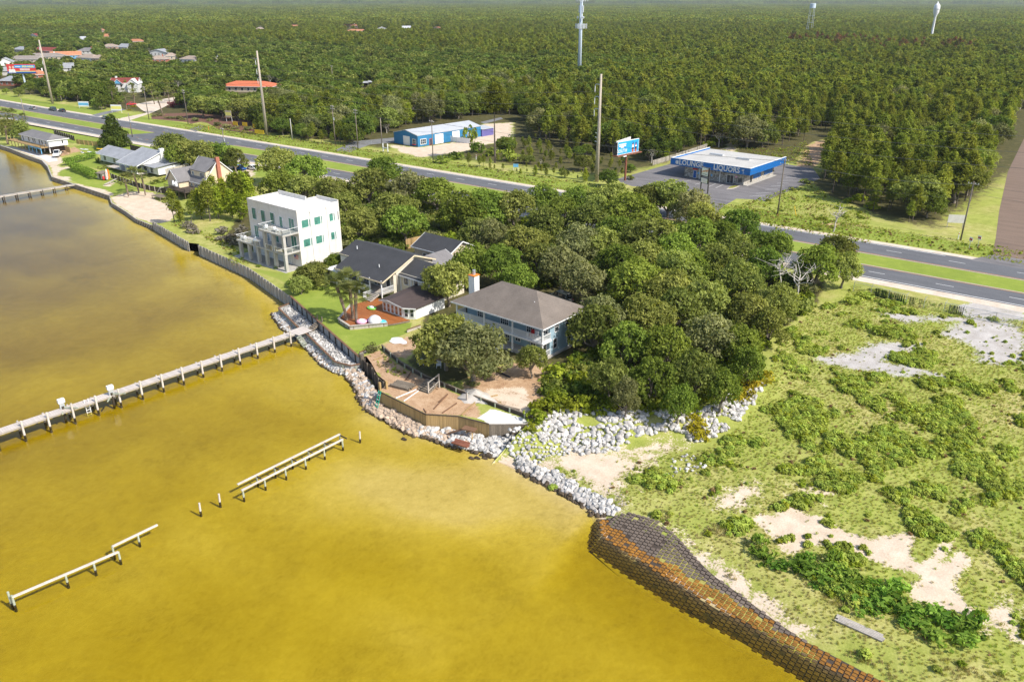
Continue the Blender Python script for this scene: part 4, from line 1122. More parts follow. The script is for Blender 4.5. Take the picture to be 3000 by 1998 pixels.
# ------------------------------------------------------------------ blue house with two galleries
def blue_house():
    x0, y0 = -82.0, 85.6
    r = T('blue_house', 'two storey blue house with white galleries and brown hip roof', 'house', (x0, y0, GR))
    L, D = 17.2, 10.3        # along the front, depth incl. gallery
    wall(r, .4, L - .2, 2.1, D, .45, 5.5, 'blue_siding')
    MB().box(.1, L + .1, 0, D, .1, .42).build('foundation', 'concrete', r)
    fl = MB().box(-.1, L + .2, -.15, 2.1, 2.82, 3.08).build('gallery_floor', 'white_trim', r)
    MB().box(-.1, L + .2, -.15, 2.1, .42, .52).build('porch_floor', 'wood_grey', r)
    MB().box(-.1, L + .2, -.02, .14, 5.18, 5.5).build('eave_beam', 'white_trim', r)
    MB().box(0, L, .0, D, 5.5, 5.56).build('soffit', 'white_trim', r)
    hip(r, 0, L, 0, D, 5.62, 8.75, 'shingle_brown', .6)
    xs = [.05, 5.8, 11.45, L - .05]
    for x in xs: post(r, x, .06, .1, 5.2, .2)
    for a, b in zip(xs[:-1], xs[1:]):
        m_ = (a + b)/2
        railing(r, [(a + .1, .06), (b - .1, .06)], 3.08); post(r, m_, .06, 3.08, 4.12, .12)
    railing(r, [(xs[-1], .1), (xs[-1], 2.1)], 3.08); railing(r, [(xs[0], .1), (xs[0], 2.1)], 3.08)
    railing(r, [(5.9, .06), (7.6, .06)], .5); railing(r, [(13.6, .06), (L - .1, .06)], .5); railing(r, [(xs[-1], .1), (xs[-1], 2.1)], .5); railing(r, [(.1, .06), (5.7, .06)], .5)
    stairs(r, 9.0, -1.5, .0, .45, 1.6, 1.4, 3, (0, 1), 'white_trim')
    railing(r, [(8.1, -1.4), (8.1, 0)], .05, .9); railing(r, [(9.9, -1.4), (9.9, 0)], .05, .9)
    for x in (3.4, 8.2, 13.4):
        window(r, 'S', x, 3.15, 1.5, 2.05, 2.1, nx=4, nz_=4, name='french_door', pane='glass_dark')
    window(r, 'S', 16.2, 3.75, .8, 1.35, 2.1, nx=2, nz_=3)
    for x in (3.1, 8.4): window(r, 'S', x, .58, 1.5, 2.0, 2.1, nx=4, nz_=4, name='french_door')
    for x in (1.3, 5.4, 10.9, 13.9, 15.9): window(r, 'S', x, 1.1, .9, 1.4, 2.1, nx=2, nz_=3)
    for y in (3.7, 6.4): window(r, 'E', y, 3.8, .9, 1.5, L - .2, nx=1, nz_=2)
    for y in (3.4, 6.9): window(r, 'E', y, 1.2, .9, 1.5, L - .2, nx=1, nz_=2)
    c = MB().box(-1.3, -.05, 4.4, 5.6, 0, 8.5).build('chimney', 'white_paint', r)
    MB().box(-1.38, .03, 4.32, 5.68, 8.5, 8.62).build('cap', 'orange_plastic', c); MB().tube((-.65, 5.0, 8.6), (-.65, 5.0, 9.4), .26, .26, 10).build('flue', 'galv', c)
    MB().tube((13.2, 3.2, 6.9), (13.2, 3.2, 7.75), .07, .07, 8).build('vent_pipe', 'white_plastic', r)
    for x in (14.3, 15.1):
        ch = T('gallery_chair', ('red' if x < 15 else 'white') + ' chair on the upper gallery of the blue house', 'chair', (x0 + x, y0 + 1.2, GR + 3.08))
        m_ = 'red_paint' if x < 15 else 'white_plastic'
        MB().box(-.3, .3, -.3, .3, .38, .46).build('seat', m_, ch); MB().box(-.3, .3, .22, .3, .46, 1.0).build('backrest', m_, ch)
        for sx in (-.26, .26):
            for sy in (-.26, .26): post(ch, sx, sy, 0, .4, .05, m_, 'leg')
blue_house()
# ------------------------------------------------------------------ house under the wide black roof
def black_roof_house():
    x0, y0 = -115.2, 88.6
    r = T('black_roof_house', 'cream house with a broad black shingle roof above its lawn', 'house', (x0, y0, GR))
    ro = MB(); ze, zr, yr = 3.75, 6.7, 7.6
    k = (zr - ze)/yr
    ro.slab([(-.4, -.5, ze - .5*k), (12.9, -.5, ze - .5*k), (12.9, yr, zr), (-.4, yr, zr)], .18)
    ro.slab([(-3.3, 3.2, ze + 3.2*k), (-.4, 3.2, ze + 3.2*k), (-.4, yr, zr), (-3.3, yr, zr)], .18)
    ro.slab([(-3.3, yr, zr), (12.9, yr, zr), (12.9, yr + 5.4, zr - 2.0), (-3.3, yr + 5.4, zr - 2.0)], .18)
    ro = ro.build('roof', 'shingle_black', r)
    tb = MB()
    for a, b in (((12.93, -.5, ze - .5*k - .1), (12.93, yr, zr - .1)), ((12.93, yr, zr - .1), (12.93, yr + 5.4, zr - 2.1)), ((-.4, -.53, ze - .5*k - .1), (12.9, -.53, ze - .5*k - .1)), ((-3.3, 3.17, ze + 3.2*k - .1), (-.4, 3.17, ze + 3.2*k - .1))):
        tb.bar(a, b, .07, .24)
    tb.build('trim', 'cream_siding', ro)
    MB().tube((8.8, 2.6, 4.8), (8.8, 2.6, 5.35), .07, .07).build('vent_pipe', 'white_plastic', ro); MB().tube((-.2, 5.2, 5.9), (-.2, 5.2, 6.5), .08, .08).build('vent_pipe', 'white_plastic', ro)
    wall(r, -3.0, 12.4, 3.3, 12.6, 0, 4.6, 'ivory_siding'); wall(r, 0, 12.4, 2.6, 3.4, 0, 3.95, 'ivory_siding')
    g_ = MB(); b = [(12.3, 3.3, 4.6), (12.3, 12.6, 4.6), (12.3, yr, zr - .2), (12.3, 3.3, 5.0)]
    g_.face(*b).face(*[(p[0] + .1, p[1], p[2]) for p in b][::-1]).build('gable_wall', 'ivory_siding', r)
    MB().box(-3.4, .2, -.3, 3.2, 2.65, 2.8).build('side_roof', 'white_trim', r); wall(r, -2.9, -.2, .3, 3.2, 0, 2.65, 'ivory_siding')
    window(r, 'S', -1.9, .4, .9, 1.8, .3, nx=2, nz_=1, name='french_door'); window(r, 'S', -.9, .9, .5, 1.2, .3)
    MB().box(-.3, 12.4, -.4, 2.6, 1.0, 1.2).build('gallery_floor', 'wood_grey', r)
    for x in (-.1, 3.1, 6.2, 9.3, 12.4): post(r, x, -.3, 0, 3.7, .18)
    railing(r, [(-.1, -.3), (9.2, -.3)], 1.2, .95, gap=.14); railing(r, [(12.35, -.3), (12.35, 2.6)], 1.2, .95)
    for x in (1.6, 5.0, 8.0): window(r, 'S', x, 1.35, 1.6, 1.9, 2.6, nx=2, nz_=1)
    window(r, 'S', 11.0, 1.25, 1.0, 2.1, 2.6, nx=1, name='door', pane='glass_dark')
    stairs(r, 10.9, -2.6, .35, 1.2, 1.9, 2.2, 6, (0, 1), 'wood_grey'); railing(r, [(9.9, -2.5), (9.9, -.4)], .6, .95)
    # right wing
    gable(r, 11.4, 21.0, 4.2, 12.0, 4.1, 5.9, 'shingle_black', 'ivory_siding', ov=.5, ends=(0, 1)); wall(r, 12.4, 20.9, 4.2, 12.0, 0, 4.15, 'ivory_siding')
    for x in (14.0, 16.6, 18.8): window(r, 'S', x, 2.2, 1.0, 1.6, 4.2, nz_=1)
    for x in (12.6, 15.3, 20.4): MB().box(x - .12, x + .12, 4.1, 4.2, 0, 4.0).build('pilaster', 'white_trim', r)
    # sun room on the deck
    sx0, sx1, sy = 16.7, 22.0, -4.0
    sr = MB(); yb, xr_ = 4.2, 18.4
    sr.slab([(sx0 - .5, sy - .35, 2.25), (xr_, sy - .35, 2.65), (xr_, yb, 2.9), (sx0 - .5, yb, 2.6)], .14)
    sr.slab([(xr_, sy - .35, 2.65), (sx1 + .1, sy - .35, 2.16), (xr_, yb, 2.9)], .14); sr.slab([(sx1 + .1, sy - .35, 2.16), (23.9, sy + .95, 2.1), (23.9, yb, 2.3), (xr_, yb, 2.9)], .14)
    so_ = sr.build('sun_room_roof', 'shingle_umber', r)
    tb = MB().bar((sx0 - .5, sy - .38, 2.17), (xr_, sy - .38, 2.57), .06, .18).bar((xr_, sy - .38, 2.57), (sx1 + .1, sy - .38, 2.08), .06, .18).bar((sx1 + .1, sy - .38, 2.08), (23.92, sy + .93, 2.02), .06, .18); tb.build('trim', 'white_trim', so_)
    MB().prism([(sx0, sy), (sx1 - .2, sy), (23.5, sy + 1.25), (23.5, yb), (sx0, yb)], 0, 2.02).build('sun_room', 'white_trim', r)
    MB().prism([(sx0, 2.02), (sx1 - .2, 2.02), (xr_, 2.5), (sx0, 2.12)], 0, .05).build('sun_room_gable', 'ivory_siding', r)
    bpy.data.objects['sun_room_gable'].rotation_euler = (R(90), 0, 0); bpy.data.objects['sun_room_gable'].location = (0, sy + .05, 0)
    for i in range(5): window(r, 'S', sx0 + .55 + i*.98, .45, .6, 1.45, sy, pane='glass_amber', nz_=2)
    for i in range(2):
        f_ = MB().box(-.35, .35, -.05, .05, .4, 1.85).build('window', 'white_trim', r); f_.location = (22.25 + i*.78, sy + .28 + i*.56, 0); f_.rotation_euler = (0, 0, math.atan2(1.25, 1.7))
        MB().box(-.27, .27, -.07, 0, .5, 1.1).box(-.27, .27, -.07, 0, 1.17, 1.78).build('pane', 'glass_dark', f_)
    # lower rear part seen over the ridge
    wall(r, 6.5, 12.8, 12.6, 18.5, 0, 3.0, 'ivory_siding'); gable(r, 6.3, 13.0, 12.6, 18.5, 3.0, 4.6, 'shingle_slate', 'ivory_siding', axis='y')
    # rectangular red deck with low bench edge
    d = T('wooden_deck', 'red brown timber deck with bench edge beside the cream house', 'deck', (-98.5, 82, GR))
    O = lambda p: (p[0] + 98.5, p[1] - 82)
    outline = [O(p) for p in [(-104.6, 82.8), (-100.8, 76.8), (-96.8, 75.9), (-92.6, 81.6), (-91.6, 84.4), (-98.2, 84.6), (-98.6, 89.4), (-104.4, 88)]]
    MB().prism(outline, .05, .28).build('frame', 'wood_old', d)
    y_ = outline[2][1]; n = 0
    while y_ < 7.2:
        xs = []
        for i in range(len(outline)):
            (ax, ay), (bx, by) = outline[i], outline[(i + 1) % len(outline)]
            if (ay > y_) != (by > y_): xs.append(ax + (bx - ax)*(y_ - ay)/(by - ay))
        if len(xs) >= 2: MB().box(min(xs) + .04, max(xs) - .04, y_ - .095, y_ + .095, .28, .33).build('board', 'deck_red', d)
        y_ += .21
    for i in (0, 1, 2):
        a, b = Vector((*outline[i], 0)), Vector((*outline[i + 1], 0))
        if i == 2: b = a + (b - a)*.86
        MB().bar(a + Vector((0, 0, .62)), b + Vector((0, 0, .62)), .38, .07).build('bench', 'wood_grey', d); MB().bar(a + Vector((0, 0, .2)), b + Vector((0, 0, .2)), .06, .55).build('skirt', 'wood_grey', d)
        for j in range(3):
            c = a + (b - a)*(.1 + .4*j); post(d, c.x, c.y, 0, .6, .12, 'wood_cap')
black_roof_house()
# ------------------------------------------------------------------ white modern house on the shore
def white_house():
    r = T('white_modern_house', 'white flat roofed three storey house with concrete balconies facing the water', 'house', (-146.6, 91.2, 2.2))
    L, D, H = 16.8, 7.8, 11.6
    wall(r, 0, L, 0, D, 0, H - .35, 'stucco'); wall(r, 9.7, L, D, 10.4, 0, H - .35, 'stucco')
    MB().box(.2, L - .2, .2, D, H - .5, H - .3).box(9.9, L - .2, D - .1, 10.2, H - .5, H - .3).build('roof', 'flat_roof_white', r)
    pa = MB()
    for b in ((0, L, -.02, .22), (0, .22, .22, D), (.22, 9.7, D - .22, D), (9.7, 9.92, D, 10.4), (9.92, L, 10.18, 10.4), (L - .22, L, .22, 10.18)): pa.box(b[0], b[1], b[2], b[3], H - .36, H + .12)
    pa.box(.22, 9.7, D - .2, D, H + .12, H + .5).box(9.92, L, 10.2, 10.4, H + .12, H + .4).build('parapet', 'stucco', r)
    for x, y in ((1.0, 2.6), (1.5, 3.3)): MB().tube((x, y, H - .3), (x, y, H + .35), .12, .12).build('vent_pipe', 'galv', r)
    MB().box(-1.0, L + .3, -4.2, 0, -.12, .06).build('patio', 'concrete', r)
    MB().box(.1, L, -3.8, 0, 3.45, 3.75).build('lower_balcony', 'concrete', r)
    MB().box(8.7, L, -3.8, 0, 7.15, 7.45).build('upper_balcony', 'concrete', r)
    for i, x in enumerate((1.0, 4.2, 7.3, 10.2, 13.1, 16.4)):
        MB().box(x - .32, x + .32, -3.7, -3.1, 0, 3.46 if i < 3 else 7.16).build('pillar', 'concrete', r)
    def glassrail(pts, z):
        mb, gl = MB(), MB()
        for (ax, ay), (bx, by) in zip(pts[:-1], pts[1:]):
            mb.bar((ax, ay, z + 1.0), (bx, by, z + 1.0), .06, .06); gl.bar((ax, ay, z + .52), (bx, by, z + .52), .02, .86)
            n = max(1, int(math.hypot(bx - ax, by - ay)/1.6))
            for i in range(n + 1): x, y = ax + (bx - ax)*i/n, ay + (by - ay)*i/n; mb.box(x - .03, x + .03, y - .03, y + .03, z, z + 1.0)
        o = mb.build('railing', 'white_trim', r); gl.build('glass_panel', 'clear_panel', o)
    glassrail([(.2, 0), (.2, -3.75), (8.6, -3.75)], 3.75); glassrail([(8.8, 0), (8.8, -3.75), (L - .1, -3.75), (L - .1, 0)], 7.45); glassrail([(10.6, -3.75), (12.8, -3.75)], 3.75); glassrail([(13.5, -3.75), (L - .1, -3.75), (L - .1, 0)], 3.75)
    for x in (2.0, 5.2, 8.4): window(r, 'S', x, 7.65, 1.25, 2.3, 0, pane='glass_green', nx=1, fw_=.12); 
    for x in (2.0, 5.2, 8.4): window(r, 'S', x + .82, 7.65, .2, 2.3, 0, pane='glass_blue', fw_=.06)
    window(r, 'S', 11.3, 7.5, .9, 2.1, 0, pane='glass_green', name='balcony_door'); window(r, 'S', 14.8, 7.5, 1.7, 2.3, 0, pane='glass_green', nx=2)
    window(r, 'S', 2.2, 3.85, 1.25, 2.4, 0, pane='glass_green', nx=2); window(r, 'S', 5.6, 3.8, 2.0, 2.5, 0, pane='glass_blue', nx=3, nz_=2, name='french_door')
    window(r, 'S', 9.0, 4.0, 1.7, 2.2, 0, pane='glass_green', nx=2); window(r, 'S', 12.0, 3.85, 1.4, 2.3, 0, pane='glass_blue', nx=2); window(r, 'S', 15.0, 3.85, 1.7, 2.4, 0, pane='glass_green', nx=2)
    for i, x in enumerate((3.0, 6.1, 9.2, 12.2)):
        g_ = MB().box(x - 1.2, x + 1.2, -.06, 0, .08, 2.5).build('garage_door', 'sky_blue' if False else 'white_trim', r); pb = MB()
        for z in (.65, 1.25, 1.85): pb.box(x - 1.2, x + 1.2, -.075, -.06, z, z + .04)
        pb.build('panel_joint', 'concrete', g_)
    for z in (8.0, 4.1):
        for y, w in ((1.7, 1.6), (4.7, 1.5), (8.2, .9)):
            window(r, 'E', y, z, w, 1.55, L, pane='glass_green', fw_=.12); window(r, 'E', y + w/2 + .32, z, .22, 1.55, L, pane='glass_green', fw_=.06)
    window(r, 'E', 10.0, 8.0, .18, 1.7, L, pane='glass_dark', fw_=.05)
    for y in (3.1, 7.2):
        dp = MB().tube((L + .08, y, .1), (L + .08, y, H - .6), .06, .06, 6); dp.box(L, L + .22, y - .16, y + .16, H - .75, H - .45); dp.build('downpipe', 'white_trim', r)
    for x in (12.1, 3.9): MB().box(x - .1, x + .1, -.14, 0, 9.1, 9.5).build('wall_lamp', 'white_plastic', r)
    for i, (x, y, z) in enumerate([(9.6, -2.8, 7.45), (10.4, -2.9, 7.45), (13.0, -2.6, 7.45), (13.9, -2.7, 7.45), (1.2, -2.9, 3.75), (2.0, -2.9, 3.75), (4.4, -2.2, 3.75), (5.0, -2.6, 3.75)]):
        c = T('patio_chair', 'white patio chair on the %s balcony of the white house, %s from the left' % ('upper' if z > 5 else 'lower', ['first', 'second', 'third', 'fourth'][i % 4]), 'chair', (-146.6 + x, 91.2 + y, 2.2 + z), i*.9, 'white balcony chairs')
        MB().box(-.28, .28, -.28, .28, .36, .42).build('seat', 'white_plastic', c); MB().box(-.28, .28, .22, .28, .42, .95).build('backrest', 'white_plastic', c)
        for a in (-.25, .25):
            for b in (-.25, .25): post(c, a, b, 0, .37, .05, 'white_plastic', 'leg')
    fl = T('wall_flag', 'small striped flag hung on the ground floor of the white modern house', 'flag', (-131.2, 91.0, 3.9))
    for i in range(7): MB().box(-.6, .6, -.03, 0, i*.11, i*.11 + .108).build('stripe', 'ad_red' if i % 2 == 0 else 'white_paint', fl)
    MB().box(-.6, -.1, -.045, -.03, .36, .77).build('canton', 'car_blue', fl)
white_house()
# ------------------------------------------------------------------ cream gabled house
def cream_house():
    r = T('cream_house', 'cream gabled house with grey roof, dormer and tall brick chimney', 'house', (-213.4, 114.6, GR))
    L, D = 8.9, 11.0; yr = 5.0
    wall(r, 0, L, 0, D, 0, 3.0, 'cream_siding')
    gable(r, 0, L, 0, D, 3.0, 8.6, 'shingle_slate', 'cream_siding', ridge=yr, ov=.35)
    wall(r, 1.2, L - .02, 1.0, 5.0, 2.9, 5.7, 'cream_siding', 'dormer')
    MB().slab([(.9, .7, 5.75), (L + .35, .7, 5.75), (L + .35, yr, 8.65), (.9, yr, 8.65)], .16).build('dormer_roof', 'shingle_slate', r)
    window(r, 'S', 2.4, 3.6, .8, 1.5, 1.0, pane='glass_blue', nz_=2); window(r, 'S', 7.0, 3.6, 1.9, 1.6, 1.0, pane='glass_dark', nx=3)
    window(r, 'S', 2.6, 1.1, .6, 1.0, 0, pane='glass_blue'); window(r, 'S', 4.9, .25, 1.6, 2.2, 0, nx=2, nz_=3, pane='glass_blue', name='french_door'); window(r, 'S', 7.7, .9, 1.3, 1.5, 0, nx=2, pane='glass_blue')
    for y in (1.6, 3.0): window(r, 'E', y, .8, .8, 1.5, L, pane='glass_blue')
    MB().box(L - .1, L + .7, 4.4, 5.4, 0, 9.3).build('chimney', 'brick', r)
    wall(r, -4.1, 1.8, -3.4, 5.0, 0, 3.2, 'cream_siding', 'wing'); gable(r, -4.1, 1.8, -3.4, 5.4, 3.2, 6.0, 'shingle_slate', 'cream_siding', axis='y', ov=.4)
    for x in (-1.4, .2, .95): window(r, 'S', x, 1.3, .55, 1.5, -3.4, pane='glass_blue')
    dk = T('timber_deck', 'dark raised timber deck in front of the cream house', 'deck', (-213.4, 114.6, GR))
    MB().box(-2.5, L - .5, -5.6, -3.5, .95, 1.15).box(1.9, L - .5, -3.5, -.1, .95, 1.15).build('platform', 'wood_dark', dk)
    railing(dk, [(-2.5, -5.5), (L - .6, -5.5), (L - .6, -.2)], 1.15, .95, 'wood_dark', .5, .07)
    for x in (-2.4, 1.5, 5, 8.2): post(dk, x, -5.5, -.6, 1.0, .18, 'wood_dark', 'leg')
    stairs(dk, -5.6, -5.9, -1.0, 1.1, 1.3, 2.6, 7, (1, 0), 'wood_grey')
    for i, x in enumerate((1.2, 2.6)):
        u = T('closed_umbrella', 'folded white patio umbrella %s on the dark deck of the cream house' % ('left' if i == 0 else 'right'), 'umbrella', (-213.4 + x, 114.6 - 4.6, GR + 1.15), 0, 'white folded umbrellas')
        MB().tube((0, 0, 0), (0, 0, 2.3), .03).build('pole', 'wood_dark', u); MB().lathe([(.12, .5), (.42, .8), (.38, 1.5), (.1, 2.2)], n=10).build('canopy', 'white_plastic', u, True)
cream_house()
# ------------------------------------------------------------------ white ranch house, stilt house
def ranch_house():
    r = T('ranch_house', 'long low white ranch house with pale grey roofs behind a hedge', 'house', (-276.6, 118.9, 2.3))
    wall(r, 0, 18.5, .8, 8.6, 0, 2.75, 'white_paint'); gable(r, 0, 18.5, .4, 8.6, 2.7, 4.5, 'shingle_grey', 'white_paint', ov=.6)
    wall(r, 20.6, 32.2, 1.0, 14.0, 0, 2.8, 'white_paint'); 
    gable(r, 20.9, 32.4, -3.2, 14.4, 2.7, 6.0, 'shingle_grey', 'white_paint', ov=.5, ridge=5.6)
    wall(r, 32.3, 38.0, .6, 8.0, 0, 2.4, 'white_paint'); MB().slab([(31.6, -.8, 2.45), (38.6, -.8, 2.45), (38.6, 8.5, 3.3), (31.6, 8.5, 3.3)], .15).build('wing_roof', 'shingle_grey', r)
    MB().box(32.0, 33.0, 4.8, 6.2, 0, 6.8).build('chimney', 'white_paint', r)
    for x in (21.3, 25.0, 28.6, 32.0): post(r, x, -3.0, 0, 2.7, .28)
    for x in (3.2, 9.8, 14.5): window(r, 'S', x, .35, 1.5, 2.0, .8, nx=2, pane='glass_dark', name='patio_door')
    for x in (22.6, 25.6, 29.4): window(r, 'S', x, .3, 1.9, 2.1, 1.0, nx=2, pane='glass_dark', name='patio_door')
    window(r, 'S', 34.2, .2, 1.5, 2.0, .6, nx=2, name='patio_door')
    MB().box(12, 33, -3.2, .8, .02, .14).build('terrace', 'wood_grey', r)
    MB().box(18.2, 18.9, 3.6, 4.4, 3.6, 3.95).build('skylight', 'glass_blue', r)
ranch_house()
def stilt_house():
    r = T('stilt_house', 'pale blue house on stilts with grey hip roof and half built deck', 'house', (-328.0, 115.2, 2.0))
    L, D = 23.4, 6.4
    wall(r, 0, L, 0, D, 2.2, 4.5, 'white_paint'); hip(r, 0, L, 0, D, 4.5, 6.1, 'shingle_slate', .55)
    MB().box(-.05, .05, 0, D, 2.2, 4.5).box(L, L + .04, .1, D - .1, 2.3, 4.45).build('end_panel', 'white_trim', r)
    for x in (1, 5.2, 9.4, 13.6, 17.8, 22.4):
        for y in (.3, D - .3): post(r, x, y, 0, 2.2, .3, 'bare_wall', 'stilt')
    MB().box(3, 21, 1.8, D - .4, .05, 2.2).build('store_room', 'wood_dark', r)
    MB().box(-6.5, L - .8, -2.6, 0, 1.95, 2.15).build('deck', 'wood_new', r)
    for i, x in enumerate((-6.2, -3.2, -.2, 2.8, 5.8, 8.8, 11.8, 14.8, 18.2, 22.2)): post(r, x, -2.5, 0, 3.3 if i < 4 else 2.05, .17, 'wood_new' if i < 6 else 'sky_blue')
    MB().box(13.5, L - .7, -2.7, -2.6, 1.7, 2.0).build('deck_beam', 'sky_blue', r); railing(r, [(17.0, -2.5), (L - .9, -2.5), (L - .9, 0)], 2.15, .85, 'wood_new', .8, .09)
    for x in (1.8, 6.8, 10.4, 12.0, 15.8, 18.0, 21.0): window(r, 'S', x, 2.5, 1.1, 1.5, 0, nx=2)
    window(r, 'E', 4.6, 2.9, .5, 1.1, L + .04); MB().box(L + .3, L + 4.2, D - 1.5, D - 1.35, 0, 2.0).build('board_screen', 'wood_new', r)
stilt_house()
# ------------------------------------------------------------------ blue metal building
def metal_building():
    r = T('metal_building', 'long blue metal building with pale grey roof on a sandy lot', 'building', (-226.3, 205.4, GR), R(-3))
    W_, L, he, hr = 13.4, 32.5, 4.05, 5.5
    wall(r, 0, W_, 0, L, 0, he, 'metal_blue'); gable(r, 0, W_, 0, L, he, hr, 'metal_roof', 'metal_blue', axis='y', ov=.12, th=.1, trim='metal_roof')
    rb = MB()
    for i in range(1, 27): rb.box(i*.5 - .02, i*.5 + .02, -.03, 0, .1, he)
    for i in range(1, 65): rb.box(W_, W_ + .03, i*.5 - .02, i*.5 + .02, .1, he)
    rb.build('ribbing', 'metal_blue', r, kind='stuff')
    def door(side, a, w, h, at_, mat='white_trim', name='roller_door'):
        o = fbox(MB(), side, a - w/2, a + w/2, .02, h, .03, .10, at_).build(name, mat, r); mb = MB()
        for z in np.arange(.5, h, .5): fbox(mb, side, a - w/2, a + w/2, z, z + .03, .10, .115, at_)
        mb.build('slat', mat, o)
    door('S', 7.2, 3.6, 3.3, 0); door('E', 10.4, 4.2, 3.5, W_); door('E', 19.0, 3.8, 3.6, W_)
    window(r, 'S', 11.4, .9, 1.7, 1.6, 0, nx=2, nz_=2, fw_=.14); window(r, 'E', 2.6, .8, 2.6, 1.7, W_, nx=3, nz_=2, fw_=.16)
    for a in (6.2, 26.0): window(r, 'E', a, .05, 1.0, 2.1, W_, frame='white_trim' if a > 10 else 'red_paint', pane='glass_dark', name='door', fw_=.14)
    MB().box(10.5, 12.3, -.35, 0, .6, .85).build('window_box', 'red_paint', r)
    wall(r, 8.0, W_ + .6, L, L + 6.5, 0, 2.7, 'purple_metal', 'annexe'); MB().slab([(7.8, L, 3.2), (W_ + .9, L, 2.8), (W_ + .9, L + 6.8, 2.8), (7.8, L + 6.8, 3.2)], .1).build('annexe_roof', 'metal_roof', r)
    f = T('picket_screen', 'white panel fence standing in front of the blue metal building', 'fence', (-212.0, 221.0, GR), R(6))
    for i in range(8):
        MB().box(i*1.1, i*1.1 + 1.05, -.03, .03, .05, 1.9).build('panel', 'white_plastic', f); post(f, i*1.1 - .02, 0, 0, 2.1, .12, 'white_plastic')
metal_building()
